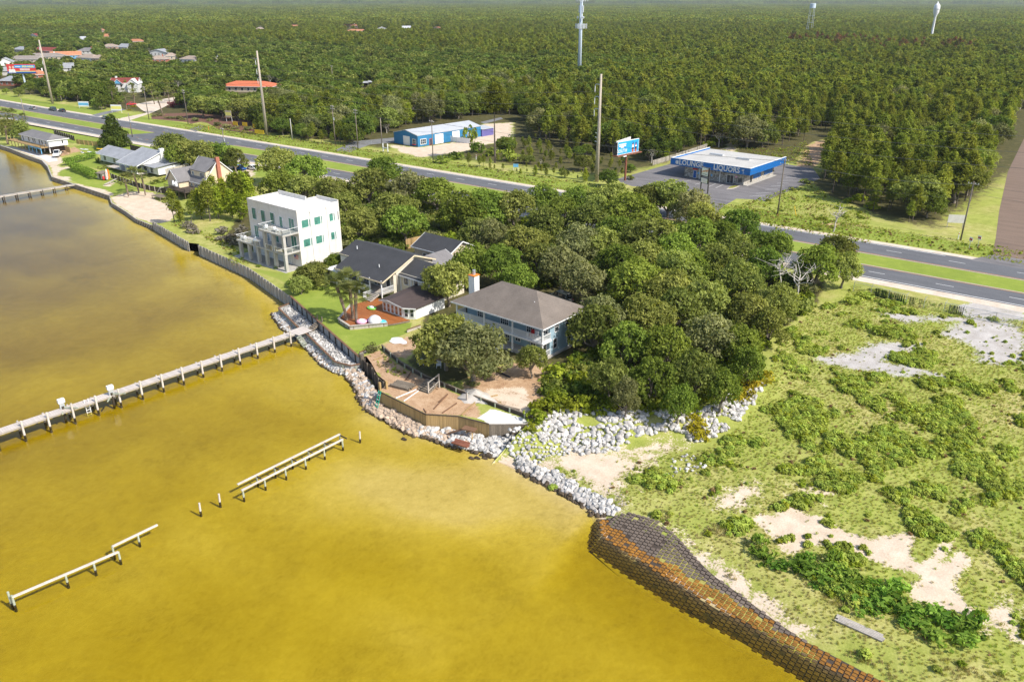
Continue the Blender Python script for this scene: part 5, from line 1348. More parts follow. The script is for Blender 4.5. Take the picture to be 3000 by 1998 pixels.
# ------------------------------------------------------------------ the roadside store
def text_mesh(body, size, mat, name, parent, loc, rot, bold=.012, ext=.03, align='CENTER', sx=1):
    cu = bpy.data.curves.new('t', 'FONT'); cu.body = body; cu.size = size; cu.extrude = ext; cu.offset = bold; cu.align_x = align; cu.align_y = 'CENTER'; cu.resolution_u = 2
    tmp = bpy.data.objects.new('t', cu); COL.objects.link(tmp)
    bpy.context.view_layer.update()
    me = bpy.data.meshes.new_from_object(tmp.evaluated_get(bpy.context.evaluated_depsgraph_get()))
    bpy.data.objects.remove(tmp); bpy.data.curves.remove(cu)
    me.materials.clear(); me.materials.append(M[mat])
    o = link(name, me, parent); o.location = loc; o.rotation_euler = rot; o.scale = (sx, 1, 1)
    return o
def store():
    r = T('liquor_store', 'flat roofed stone store with blue LOUNGE and LIQUORS fascia in its car park', 'store', (-117.4, 217.9, GR), R(-1.5))
    L, D, zb, zt = 25.8, 24.0, 3.45, 5.4
    wall(r, 3.9, L - 2.6, 2.0, D - 2, 0, zb + .2, 'fieldstone')
    MB().box(.5, L - .3, .3, D - .3, zt - .75, zt - .35).build('roof', 'membrane_roof', r)
    MB().box(.2, L - .2, .2, D - .2, zb, zb + .12).build('soffit', 'white_paint', r)
    fa = MB().box(0, L, -.12, .12, zb, zt).box(0, .24, .12, D, zb, zt).box(L - .24, L, .12, D, zb, zt).build('fascia', 'sign_blue', r)
    rb = MB()
    for i in range(int(L/.3)): rb.box(i*.3 + .1, i*.3 + .16, -.15, -.12, zb + .05, zt - .1)
    for i in range(int(D/.3)): rb.box(L, L + .03, i*.3 + .1, i*.3 + .16, zb + .05, zt - .1)
    rb.build('ribbing', 'sign_blue', fa, kind='stuff')
    MB().box(-.05, L + .05, -.2, .2, zt, zt + .12).box(-.05, .3, .2, D, zt, zt + .12).box(L - .3, L + .05, .2, D, zt, zt + .12).build('coping', 'white_trim', fa)
    text_mesh('LOUNGE', 2.1, 'white_paint', 'lettering', r, (7.0, -.2, 4.42), (R(90), 0, 0), .05, sx=.95)['label'] = 'white LOUNGE lettering'
    text_mesh('LIQUORS', 2.1, 'white_paint', 'lettering', r, (18.5, -.2, 4.40), (R(90), 0, 0), .05, sx=.95)['label'] = 'white LIQUORS lettering'
    mug = MB().box(2.0, 2.75, -.2, -.12, 3.85, 4.9); mug.box(1.72, 1.82, -.2, -.12, 4.05, 4.7).box(1.82, 2.0, -.2, -.12, 4.6, 4.7).box(1.82, 2.0, -.2, -.12, 4.05, 4.15)
    mug.build('mug_emblem', 'white_paint', r)
    ge = MB().prism([(0, -.3), (.45, .25), (-.45, .25)], 0, .06).box(-.04, .04, -.75, -.25, 0, .06).box(-.3, .3, -.82, -.74, 0, .06)
    ge = ge.build('glass_emblem', 'white_paint', r); ge.location = (23.6, -.14, 4.6); ge.rotation_euler = (R(90), R(-14), 0)
    for x, w in ((7.6, 4.4), (17.2, 4.2)):
        u = MB().box(x - w/2, x + w/2, 14.0 if x < 10 else 12.5, 15.2 if x < 10 else 13.8, zt - .35, zt + .15).build('skylight', 'metal_roof', r)
    window(r, 'S', 7.4, .1, 1.0, 2.1, 2.0, frame='white_trim', pane='car_blue', name='door', fw_=.12); MB().box(6.6, 8.2, 1.9, 2.0, 2.4, 2.85).build('door_sign', 'red_paint', r)
    window(r, 'S', 18.9, .08, 2.0, 2.3, 2.0, nx=2, name='entrance_door', fw_=.13, pane='glass_dark'); window(r, 'S', 22.0, .9, .9, .8, 2.0, frame='dark_metal')
    for x in (9.3, 15.9): post(r, x, 1.3, 0, zb, .16, 'white_trim')
    for x in (8.6, 12.9): MB().box(x - .25, x + .25, 1.93, 2.0, 1.3, 1.9).build('notice', 'sky_blue', r)
    MB().box(20.4, 21.1, 1.93, 2.0, 1.9, 2.35).build('notice', 'pink_vinyl', r)
    e = L - 2.6
    MB().box(e, e + .07, 8.0, 13.0, .9, 2.6).build('blue_panel', 'sign_blue', r); MB().box(e, e + .07, 15.2, 21.0, .9, 2.6).build('blue_panel', 'sign_blue', r); window(r, 'E', 6.6, .1, 1.0, 2.1, e, name='door', frame='dark_metal')
    MB().box(e, e + 1.3, 1.5, 21.5, 0, .14).build('walkway', 'concrete', r)
    # roadside pylon sign
    p = T('pylon_sign', 'tall two post sign with two white panels in front of the store', 'sign', (*q(8, 822, 676)[:2], GR), math.atan2(q(8, 848, 684)[1] - q(8, 797, 668)[1], q(8, 848, 684)[0] - q(8, 797, 668)[0]))
    for x in (-1.55, 1.55): post(p, x, 0, 0, 7.2, .26, 'dark_metal')
    for z0, z1 in ((4.7, 7.0), (2.7, 4.2)):
        b = MB().box(-1.42, 1.42, -.3, .3, z0, z1).build('panel_box', 'dark_metal', p); MB().box(-1.3, 1.3, -.33, -.3, z0 + .1, z1 - .1).build('panel_face', 'white_plastic', b)
    text_mesh('Lounge', .95, 'orange_plastic', 'lettering', p, (0, -.36, 6.15), (R(90), 0, R(0)), .01, .01).rotation_euler = (R(90), R(-16), 0)
    MB().box(-1.0, 1.0, -.345, -.33, 5.05, 5.12).box(-1.0, 1.0, -.345, -.33, 5.25, 5.32).build('text_line', 'dark_metal', p)
    for z in (3.0, 3.3, 3.6, 3.9): MB().box(-1.05, 1.05, -.345, -.33, z, z + .06).build('text_line', 'pink_vinyl', p)
store()
# ------------------------------------------------------------------ far and ruined buildings
def far_houses():
    for i, (sh, x0, y0, x1, y1, rm, wm, kd, col) in enumerate(HOUSES):
        p = q(sh, (x0 + x1)/2, y1 + 8)
        D_ = math.hypot(*p[:2]); w = (x1 - x0)*K/F*D_*1.02
        hgt = 5.6
        rz = YAW + R((-14, 10, 24, -25, 4)[i % 5])
        r = T('suburban_house', col + ' roofed house among the trees ' + ('far on the left' if sh == 1 and x0 < 300 else 'in the suburb left of the wood' if sh == 1 else 'at the far edge of the wood'), 'house', (*p[:2], 2.4), rz, 'houses of the distant suburb')
        d = min(w*.8, 11); b = MB().box(-w/2, w/2, 0, d, 0, 3.1).build('wall', wm, r)
        if kd == 'hip': hip(r, -w/2, w/2, 0, d, 3.1, hgt, rm, .5)
        else: gable(r, -w/2, w/2, 0, d, 3.1, hgt + .4, rm, wm, axis='x' if i % 2 else 'y', ov=.5)
        for k in range(max(2, int(w/3.5))):
            window(r, 'S', -w/2 + (k + .5)*w/max(2, int(w/3.5)), 1.0, 1.1, 1.3, 0, nx=2)
        if i % 3 == 0: MB().box(w*.2, w*.2 + .8, d*.5, d*.5 + .8, 3, hgt + 1).build('chimney', 'brick' if i % 2 else 'white_paint', r)
far_houses()
def ruin():
    p = q(1, 1165, 850)
    r = T('ruined_house', 'burnt out white house with broken dark red roof by the palms', 'house', (*p[:2], GR), YAW + R(4))
    wall(r, -8.5, 1.2, 0, 8, 0, 5.0, 'white_paint'); gable(r, -8.5, 6.5, 0.5, 8, 5.0, 7.6, 'roof_red', 'white_paint', ov=.4)
    wall(r, 1.4, 7.4, -1.6, 8, 0, 5.0, 'white_paint'); gable(r, 1.4, 7.4, -1.6, 7, 5.0, 7.4, 'white_paint', 'white_paint', axis='y', ov=.3, th=.3)
    gable(r, -6.8, -1.2, -.6, 5, 4.8, 7.2, 'roof_red', 'sky_blue', axis='y', ov=.25)
    for x in (-5.6, -2.4): window(r, 'S', x, 2.8, .9, 1.4, -.0, pane='wood_dark')
    window(r, 'S', 4.4, 2.6, 1.3, 1.6, -1.6, pane='wood_dark')
    ch = MB().box(-6.6, -5.7, 4, 5, 5, 8.4).build('chimney', 'white_paint', r)
    MB().box(-8.0, -6.8, .3, 3.2, 5.9, 6.4).build('burnt_opening', 'wood_dark', r)
    p = q(1, 2260, 850)
    o = T('orange_roof_building', 'long low building with bright orange roof behind the garden', 'building', (*p[:2], GR), YAW + R(-8))
    w = 31
    wall(o, -w/2, w/2, 0, 14, 0, 3.2, 'tan_wall'); hip(o, -w/2, w/2, 0, 14, 3.2, 5.6, 'roof_orange', .8)
    for k in range(8): window(o, 'S', -w/2 + 2 + k*3.8, 1, 1.4, 1.4, 0)
    p = q(2, 1010, 800)
    c = T('carport', 'white roofed open carport in the gap of the wood', 'carport', (*p[:2], GR), YAW + R(12))
    MB().slab([(-6.5, -3, 2.6), (1.5, -3, 2.6), (1.5, 3, 3.0), (-6.5, 3, 3.0)], .14).build('roof', 'metal_roof', c); MB().slab([(1.5, -2.6, 2.9), (7, -2.6, 2.9), (7, 3.2, 3.3), (1.5, 3.2, 3.3)], .14).build('roof', 'metal_roof', c)
    for x in (-6.2, -2, 1.4, 6.7):
        for y in (-2.5, 2.6): post(c, x, y, 0, 2.65, .12, 'galv')
    # tan outbuilding and its rear neighbour behind the black roof
    o = T('tan_garage', 'tan garage with black gable roof behind the cream house', 'garage', (*at(1216, 768)[:2], GR))
    wall(o, 0, 9.5, 0, 7.5, 0, 3.6, 'tan_wall'); gable(o, 0, 9.5, 0, 7.5, 3.6, 5.4, 'shingle_black', 'tan_wall', ov=.5)
    window(o, 'S', 3, 1.2, 1.0, 1.2, 0)
    p = q(1, 1900, 1040)
    s_ = T('restaurant_shelter', 'dark blue shade roof on posts in the restaurant garden', 'shelter', (*p[:2], GR), R(-6))
    MB().slab([(-11, -2, 2.7), (9, -2, 2.7), (9, 5, 3.5), (-11, 5, 3.5)], .14).build('roof', 'awning', s_)
    for x in (-10.5, -4, 2.5, 8.5):
        for y in (-1.7, 4.6): post(s_, x, y, 0, 2.8, .16, 'wood_dark')
ruin()
# ------------------------------------------------------------------ sea walls
UNIT = {}
def unit(mat):
    if mat not in UNIT:
        me = MB().box(-.5, .5, -.5, .5, 0, 1).mesh('plank'); me.materials.append(M[mat]); UNIT[mat] = me
    return UNIT[mat]
def walk(pts, step, off=0):
    """Points every step along a polyline with the heading there, shifted sideways by off (to the right)."""
    out = []
    for (ax, ay), (bx, by) in zip(pts[:-1], pts[1:]):
        L = math.hypot(bx - ax, by - ay); n = max(1, round(L/step)); a = math.atan2(by - ay, bx - ax)
        for i in range(n):
            t = (i + .5)/n; out.append((ax + (bx - ax)*t + math.sin(a)*off, ay + (by - ay)*t - math.cos(a)*off, a, L/n))
    return out
def sea_wall(name, label, pts, z0, z1, mat, pw=.3, cap=None, capw=.3, posts=None, pmat='wood_grey', ph=0, poff=.12, th=.09, jit=.03, cat='sea wall', lean=0):
    c = pts[len(pts)//2]
    r = T(name, label, cat, (c[0], c[1], 0))
    zf = z1 if callable(z1) else (lambda s_: z1)
    for x, y, a, w in walk(pts, pw):
        o = link('plank', unit(mat), r); o.location = (x - c[0], y - c[1], z0); o.rotation_euler = (0, 0, a)
        o.scale = (w*.94, th*rnd.uniform(.8, 1.2), zf(x) - z0 + rnd.uniform(-jit, jit))
    if cap:
        for (ax, ay), (bx, by) in zip(pts[:-1], pts[1:]):
            MB().bar((ax - c[0], ay - c[1], zf(ax) + .06), (bx - c[0], by - c[1], zf(bx) + .06), capw, .1).build('cap_rail', cap, r)
    if posts:
        for x, y, a, w in walk(pts, posts, poff):
            o = link('pile', unit(pmat), r); o.location = (x - c[0], y - c[1], z0 - .3); o.rotation_euler = (0, 0, a); o.scale = (.17, .15, zf(x) - z0 + .3 + ph + rnd.uniform(-.06, .08))
    return r
def seg(a, b): return [(s, t) for s, t in SH if a - .01 <= s <= b + .01]
plain('wall_bleached', (.36, .35, .33), .9, .18, 1.0, stretch=(2, 2, .3), rnd_amt=.25, dirt=((.12, .11, .09), .6))
sea_wall('sea_wall', 'low grey sea wall with stub posts below the stilt house', seg(-420, -285.5), -.6, 1.3, 'wood_old', 1.2, 'concrete', .5, 1.2, 'wood_grey', .05)
sea_wall('sea_wall', 'short leaning sea wall at the broken corner left of the far pier', seg(-285.5, -266.5), -.6, 1.3, 'wood_dark', .8, 'wood_grey', .3, 1.6)
sea_wall('sea_wall', 'sea wall of evenly spaced pale posts in front of the ranch house lawn', seg(-266.5, -227), -.6, 1.25, 'wood_dark', .6, 'wood_grey', .35, .95, 'wood_grey', .0)
sea_wall('sea_wall', 'curved low sea wall round the bare sand lot', seg(-227, -188.3), -.6, 1.0, 'wood_dark', .6, 'wood_grey', .25, 1.0, 'wood_grey', .1)
sea_wall('sea_wall', 'tall bleached plank sea wall below the young pines', seg(-188.3, -164.8), -.6, 2.2, 'wall_bleached', .45, None, .2, 1.5, 'wood_grey', .08, jit=.12)
sea_wall('sea_wall', 'bleached plank sea wall below the white modern house', seg(-160.5, -117.5), -.6, 2.35, 'wall_bleached', .4, None, .2, 1.5, 'wood_grey', .06, jit=.07)
lawnw = sea_wall('sea_wall', 'brown capped plank sea wall along the cream house lawn', seg(-117.5, -87.2), -.2, 2.45, 'wall_bleached', .32, 'wood_cap', .34, 2.6, 'wood_dark', 0)
TER = [(-116.9, 78.6), (-116.5, 75.9), (-106.2, 72.5), (-102.3, 71.5), (-90.4, 67.6), (-87.6, 68.2), (-87.0, 69.5)]
sea_wall('rubble_box', 'low brown capped timber box holding white rubble beside the pier', TER, -.5, 1.35, 'wall_bleached', .35, 'wood_cap', .3, 2.2, 'green_wood', -.1, cat='retaining wall')
sea_wall('sea_wall', 'dark leaning old sea wall at the broken corner of the yard', [(-86.7, 70.4), (-85.6, 69.2), (-83.6, 68.9), (-80.3, 67.0), (-77.4, 66.2), (-76.6, 65.4)], -.5, 2.3, 'wood_dark', .35, None, .2, 1.6, 'wood_old', .15, jit=.15)
sea_wall('sea_wall', 'new golden plank bulkhead round the yard of the blue house', seg(-76.3, -58.5), -.3, 2.5, 'wood_new', .24, 'wood_dark', .16, None, jit=.015)
sea_wall('sea_wall', 'weathered brown plank end of the bulkhead beside the bushes', [(-58.5, 66.4), (-54.9, 69.4), (-54.8, 71.2)], -.1, 2.5, 'wood_old', .26, 'wood_grey', .2, None, jit=.03)
UPW = [(-87.0, 74.0), (-80.1, 71.6), (-73.9, 70.6), (-71.3, 70.6), (-64.6, 70.4), (-55.0, 70.9)]
sea_wall('retaining_wall', 'old dark retaining wall across the yard above the new bulkhead', UPW, 2.2, 2.95, 'wood_dark', .5, 'wood_old', .2, 2.4, 'green_wood', .1, cat='retaining wall')
sea_wall('garden_edging', 'low plank edging between the lawn and the sandy yard', [q(12, 1190, 745)[:2], q(12, 1270, 710)[:2]], 2.2, 2.75, 'wall_bleached', .3, 'wood_cap', .2, cat='edging')
sea_wall('garden_edging', 'short plank edging under the big oak at the lawn corner', [q(12, 1735, 485)[:2], q(12, 1890, 430)[:2]], 2.2, 2.8, 'wood_grey', .3, 'wood_cap', .2, cat='edging')
o_ = T('corner_pile', 'pair of tall pale posts where the new bulkhead begins', 'posts', (-76.5, 64.2, 0))
for dx, dy in ((0, 0), (.35, .9)): MB().box(dx - .14, dx + .14, dy - .14, dy + .14, 0, 3.6).build('pile', 'wood_new', o_)
MB().tube((-86.9, 69.9, -.4), (-86.9, 69.9, 2.9), .35, .33, 10).build('mooring_post', 'wood_old'); tag(bpy.data.objects['mooring_post'], 'thick round post at the outer corner of the lawn sea wall', 'post')
# fill of the rubble box
MB().prism([(-116.6, 76.4), (-106.2, 72.8), (-90.4, 68.0), (-87.4, 68.6), (-87.4, 69.5), (-105, 75.0), (-116.7, 78.9)], -.6, 1.0).build('rubble_fill', 'concrete', kind='structure')

# ------------------------------------------------------------------ stone banks
def rock_mesh(seed, mat, flat=.7):
    g = np.random.default_rng(seed)
    import bmesh
    bm_ = bmesh.new(); bmesh.ops.create_icosphere(bm_, subdivisions=2 if seed % 2 else 1, radius=.5)
    sh = g.uniform(.75, 1.3, 3)*[1, 1, flat]; pl = sphere_pts(g, 6, 0)
    for v in bm_.verts:
        c = np.array(v.co)
        for p in pl:                       # chop facets
            d = c @ p
            if d > .34: c = c - p*(d - .34)
        v.co = c*sh*(1 + g.normal(0, .03))
    me = bpy.data.meshes.new('stone'); bm_.to_mesh(me); bm_.free(); me.materials.append(M[mat]); return me
plain('rock_white', (.52, .50, .47), .9, .2, 1.5, rnd_amt=.32, bump=.3, dirt=((.35, .33, .3), .5))
plain('rock_tan', (.50, .385, .285), .9, .2, 1.5, rnd_amt=.3, bump=.3, dirt=((.28, .17, .1), .5))
plain('rock_wet', (.09, .065, .04), .7, .3, 1.5, rnd_amt=.3)
plain('rock_grey', (.46, .43, .40), .9, .18, 1.5, rnd_amt=.3, bump=.3)
ROCK = {m_: [rock_mesh(500 + 10*i + j, m_) for j in range(5)] for i, m_ in enumerate(('rock_white', 'rock_tan', 'rock_wet', 'rock_grey'))}
def stone_bank(name, label, spots, cat='stone bank', most=230):
    """spots: (x, y, z, size, material); the nearest stones are parts of their own, the smaller rest one mass of stones."""
    c = spots[len(spots)//2][:2]
    r = T(name, label, cat, (c[0], c[1], 0))
    spots.sort(key=lambda p: -p[3]/math.hypot(p[0], p[1]))
    for x, y, z, s_, m_ in spots[:most]:
        o = link('stone', rnd.choice(ROCK[m_]), r); o.location = (x - c[0], y - c[1], z); o.rotation_euler = (rnd.uniform(-.6, .6), rnd.uniform(-.6, .6), rnd.uniform(0, 6.28)); o.scale = (s_,)*3
    by = {}
    for p in spots[most:]: by.setdefault(p[4], []).append(p)
    for m_, L in by.items():
        V, Fc, b = [], [], 0
        for x, y, z, s_, _ in L:
            me = rnd.choice(ROCK[m_]); R_ = Matrix.Rotation(rnd.uniform(0, 6.28), 3, 'Z') @ Matrix.Rotation(rnd.uniform(-.6, .6), 3, 'X')
            V += [tuple(R_ @ v.co*s_ + Vector((x - c[0], y - c[1], z))) for v in me.vertices]; Fc += [tuple(b + i for i in p.vertices) for p in me.polygons]; b += len(me.vertices)
        me = bpy.data.meshes.new('rubble'); me.from_pydata(V, [], Fc); me.materials.append(M[m_]); link('rubble', me, r, 'stuff')
    return r
def fill(pl, step, seed):
    g = np.random.default_rng(seed); xs = [p[0] for p in pl]; ys = [p[1] for p in pl]
    X, Y = np.meshgrid(np.arange(min(xs), max(xs), step), np.arange(min(ys), max(ys), step), indexing='ij')
    X = (X + g.uniform(-.5, .5, X.shape)*step).ravel(); Y = (Y + g.uniform(-.5, .5, Y.shape)*step).ravel()
    d = sdist(X, Y, pl); k = d > 0
    return X[k], Y[k], d[k]
# inside the timber box
X, Y, D_ = fill([(-116.4, 76.6), (-106.2, 73.0), (-90.4, 68.2), (-87.6, 68.8), (-87.6, 69.5), (-105, 74.9), (-116.5, 78.8)], .42, 1)
stone_bank('rubble_bed', 'bed of small white stones inside the timber box by the lawn', [(x, y, 1.08 + rnd.uniform(-.04, .08), rnd.uniform(.4, .62), 'rock_white') for x, y in zip(X, Y)], most=150)
# outer toe of the box down to the water
def toe(inner, outer, n, z_in, z_out, sz, mats, seed, label, most=230):
    g = np.random.default_rng(seed); sp = []
    si = np.cumsum([0] + [math.dist(a, b) for a, b in zip(inner[:-1], inner[1:])]); so2 = np.cumsum([0] + [math.dist(a, b) for a, b in zip(outer[:-1], outer[1:])])
    for k in range(n):
        t = g.uniform(0, 1); w = g.uniform(0, 1)
        a = [np.interp(t*si[-1], si, [p[i] for p in inner]) for i in (0, 1)]; b = [np.interp(t*so2[-1], so2, [p[i] for p in outer]) for i in (0, 1)]
        x, y = a[0] + (b[0] - a[0])*w, a[1] + (b[1] - a[1])*w
        z = z_in + (z_out - z_in)*w + g.uniform(-.08, .12)
        sp.append((x, y, z, g.uniform(*sz), mats(w, t, g)))
    return stone_bank('riprap', label, sp, most=most)
mixm = lambda a, b, wet=.86: (lambda w, t, g: 'rock_wet' if w > wet + g.uniform(-.1, .1) else (a if g.uniform() < .75 else b))
toe(TER[1:6], [q(12, *p, 0)[:2] for p in [(165, 265), (290, 440), (370, 490), (510, 600), (620, 720), (750, 860), (900, 940), (1070, 1000)]], 620, .55, -.15, (.5, .85), mixm('rock_white', 'rock_tan'), 5, 'white riprap stones between the timber box and the water')
toe([(-88, 67.9), (-86.4, 69.2), (-82.5, 67.2), (-79.0, 65.6), (-77.0, 63.9)], [q(12, *p, 0)[:2] for p in [(1040, 1010), (1110, 1090), (1170, 1220), (1230, 1330), (1300, 1400)]], 430, .65, -.12, (.55, 1.0), mixm('rock_tan', 'rock_white'), 6, 'tan riprap stones in the corner below the old leaning sea wall')
toe([(-77.0, 63.5), (-66.5, 62.8), (-62.8, 65.0), (-58.4, 66.0), (-54.9, 68.8)], [q(12, *p, 0)[:2] for p in [(1290, 1390), (1420, 1470), (1600, 1570)]] + [q(13, *p, 0)[:2] for p in [(560, 1060), (800, 1115), (1000, 1190), (1270, 1255), (1600, 1365)]], 760, .75, -.1, (.55, 1.05), (lambda w, t, g: 'rock_wet' if w > .9 else ('rock_white' if t > .55 + g.uniform(-.2, .2) else 'rock_tan')), 7, 'tan and white riprap along the foot of the new plank bulkhead')
# big white slope under the grove
slope = poly(14, [(190, 560), (330, 420), (480, 350), (700, 345), (1000, 390), (1250, 350), (1500, 370), (1750, 370), (1850, 300), (2000, 230), (2160, 170), (2220, 90), (2300, 60), (2320, 120), (2230, 280), (2140, 330), (2100, 430), (2000, 500), (1850, 580), (1760, 560), (1700, 640), (1560, 540), (1400, 520), (1100, 570), (990, 660), (880, 660), (780, 690), (640, 700), (500, 600), (300, 600)], 1.6)
X, Y, D_ = fill(slope, .56, 11)
fb = fbm(X, Y, 7, 77, 2)
sp = [(x, y, hz(x, y) + rnd.uniform(-.02, .22), rnd.uniform(.55, 1.05), 'rock_white' if rnd.random() < .8 else 'rock_grey') for x, y, f_ in zip(X, Y, fb) if f_ > -.62]
stone_bank('rubble_slope', 'broad slope of bright white boulders below the grove', sp, most=280)
X, Y, D_ = fill(poly(14, [(-20, 600), (100, 570), (280, 620), (480, 620), (640, 690), (540, 760), (300, 760), (240, 860), (60, 760), (-60, 680)], .7), .5, 12)
stone_bank('rubble_spit', 'spread of small white stones at the foot of the bulkhead point', [(x, y, hz(x, y) + rnd.uniform(0, .15), rnd.uniform(.4, .75), 'rock_white') for x, y in zip(X, Y)], most=160)
ROW_I = poly(14, [(60, 760), (260, 870), (420, 900), (560, 1000), (760, 1100), (900, 1180), (1000, 1250)], .5); ROW_O = [q(14, *p, 0)[:2] for p in [(40, 870), (200, 960), (320, 1020), (480, 1110), (640, 1200), (730, 1280), (900, 1310)]]
toe(ROW_I, ROW_O, 420, .75, .0, (.45, .95), (lambda w, t, g: 'rock_wet' if w > .8 else 'rock_grey' if w > .55 else 'rock_white'), 13, 'row of grey boulders with dark wet feet along the beach')
X, Y, D_ = fill(poly(14, [(1450, 760), (1560, 720), (1720, 760), (1790, 860), (1700, 920), (1560, 900), (1400, 960), (1260, 1010), (1160, 1000), (1300, 930), (1440, 900)], 1.2), .62, 14)
stone_bank('rubble_patch', 'scatter of small white stones in the weeds of the open field', [(x, y, hz(x, y) + .06, rnd.uniform(.25, .62), 'rock_white') for x, y in zip(X, Y) if rnd.random() < .72], most=140)
g = np.random.default_rng(15)
for (x, y) in [(525, 1120), (1300, 1340), (1365, 1338), (1450, 1340)]:
    p = q(13, x, y, -.05); o = link('loose_stone', ROCK['rock_wet'][1]); o.location = (p[0], p[1], -.02); o.scale = (.9, .6, .4); tag(o, 'dark flat stone awash in the shallows off the riprap', 'stone', 'stones awash in the shallows')

# ------------------------------------------------------------------ block revetment
def revetment():
    plain('block_dry', (.185, .145, .115), .9, .2, 1.2, rnd_amt=.2, bump=.2)
    plain('block_wet', (.15, .10, .045), .6, .3, 1.2, rnd_amt=.25)
    plain('block_rust', (.30, .135, .02), .6, .35, 1.0, rnd_amt=.25)
    plain('joint_moss', (.40, .36, .09), .95, .25, 2)
    r = T('block_revetment', 'sloping mat of interlocking concrete blocks running into the water', 'revetment', (-20, 57, 0))
    outer = [(-38.6, 57.6), (-31.3, 56.2), (-25.1, 55.3), (-18.5, 55.0), (-12.6, 54.3), (8, 52.5)]
    upper = [(-38.0, 61.6), (-36.2, 63.4), (-32.6, 64.0), (-29.4, 62.8), (-27.0, 61.4), (-24.3, 60.3), (-21.4, 59.6), (-18.3, 58.8), (-14.6, 58.0), (-8, 57.6), (8, 55.5)]
    meshes = {m_: None for m_ in ('block_dry', 'block_wet', 'block_rust')}
    for m_ in meshes:
        me = MB().prism([(-.215, -.155), (.215, -.155), (.215, .155), (-.215, .155)], 0, .13); me.v = [(x*(.93 if z > .1 else 1), y*(.93 if z > .1 else 1), z) for x, y, z in me.v]
        me = me.mesh('block'); me.materials.append(M[m_]); meshes[m_] = me
    L = []
    s_ = -38.4; col = 0
    while s_ < 6:
        a, b = lerp_line(outer, s_), lerp_line(upper, s_)
        y = a + (.19 if col % 2 else 0); k = 0
        while y < b:
            xx = s_ + rnd.uniform(-.025, .025); z = hz(xx, y); sl = (hz(xx, y + .3) - hz(xx, y - .3))/.6
            m_ = 'block_wet' if z < -.06 else ('block_rust' if z < .16 + .12*fbm(np.array([xx]), np.array([y]), 5, 9)[0] else 'block_dry')
            if rnd.random() > .05: L.append((xx, y, z - .05 + rnd.uniform(-.02, .02), math.atan(sl), m_))
            y += .385
        s_ += .52; col += 1
    vis = [l for l in L if 0 <= project(l[:3])[0] <= 3000 and project(l[:3])[1] < 1998]
    vis.sort(key=lambda l: math.hypot(l[0], l[1])); big = set(map(id, vis[:300]))
    rest = {}
    for l in L:
        if id(l) in big:
            o = link('block', meshes[l[4]], r); o.location = (l[0] + 20, l[1] - 57, l[2]); o.rotation_euler = (l[3], 0, rnd.uniform(-.04, .04))
        else: rest.setdefault(l[4], []).append(l)
    for m_, LL in rest.items():
        V, Fc, b = [], [], 0; me0 = meshes[m_]
        for x, y, z, a, _ in LL:
            R_ = Matrix.Rotation(a, 3, 'X'); V += [tuple(R_ @ v.co + Vector((x + 20, y - 57, z))) for v in me0.vertices]; Fc += [tuple(b + i for i in p.vertices) for p in me0.polygons]; b += len(me0.vertices)
        me = bpy.data.meshes.new('block_field'); me.from_pydata(V, [], Fc); me.materials.append(M[m_]); link('block_field', me, r, 'stuff')
    # moss and dark joints between the blocks: the bedding they lie in
    mb = MB(); mm = MB()
    ss = np.arange(-38.4, 6.2, .8)
    for a, b in zip(ss[:-1], ss[1:]):
        for k in range(6):
            t_, t1 = k/6, (k + 1)/6
            P_ = []
            for s2, tt in ((a, t_), (b, t_), (b, t1), (a, t1)):
                y = lerp_line(outer, s2)*(1 - tt) + lerp_line(upper, s2)*tt; P_.append((s2 + 20, y - 57, hz(s2, y) + .012))
            (mm if (k in (3, 4) and -31 < a < -13) else mb).face(*P_)
    mb.build('bedding', 'wood_dark', r); mm.build('moss_bedding', 'joint_moss', r)
revetment()

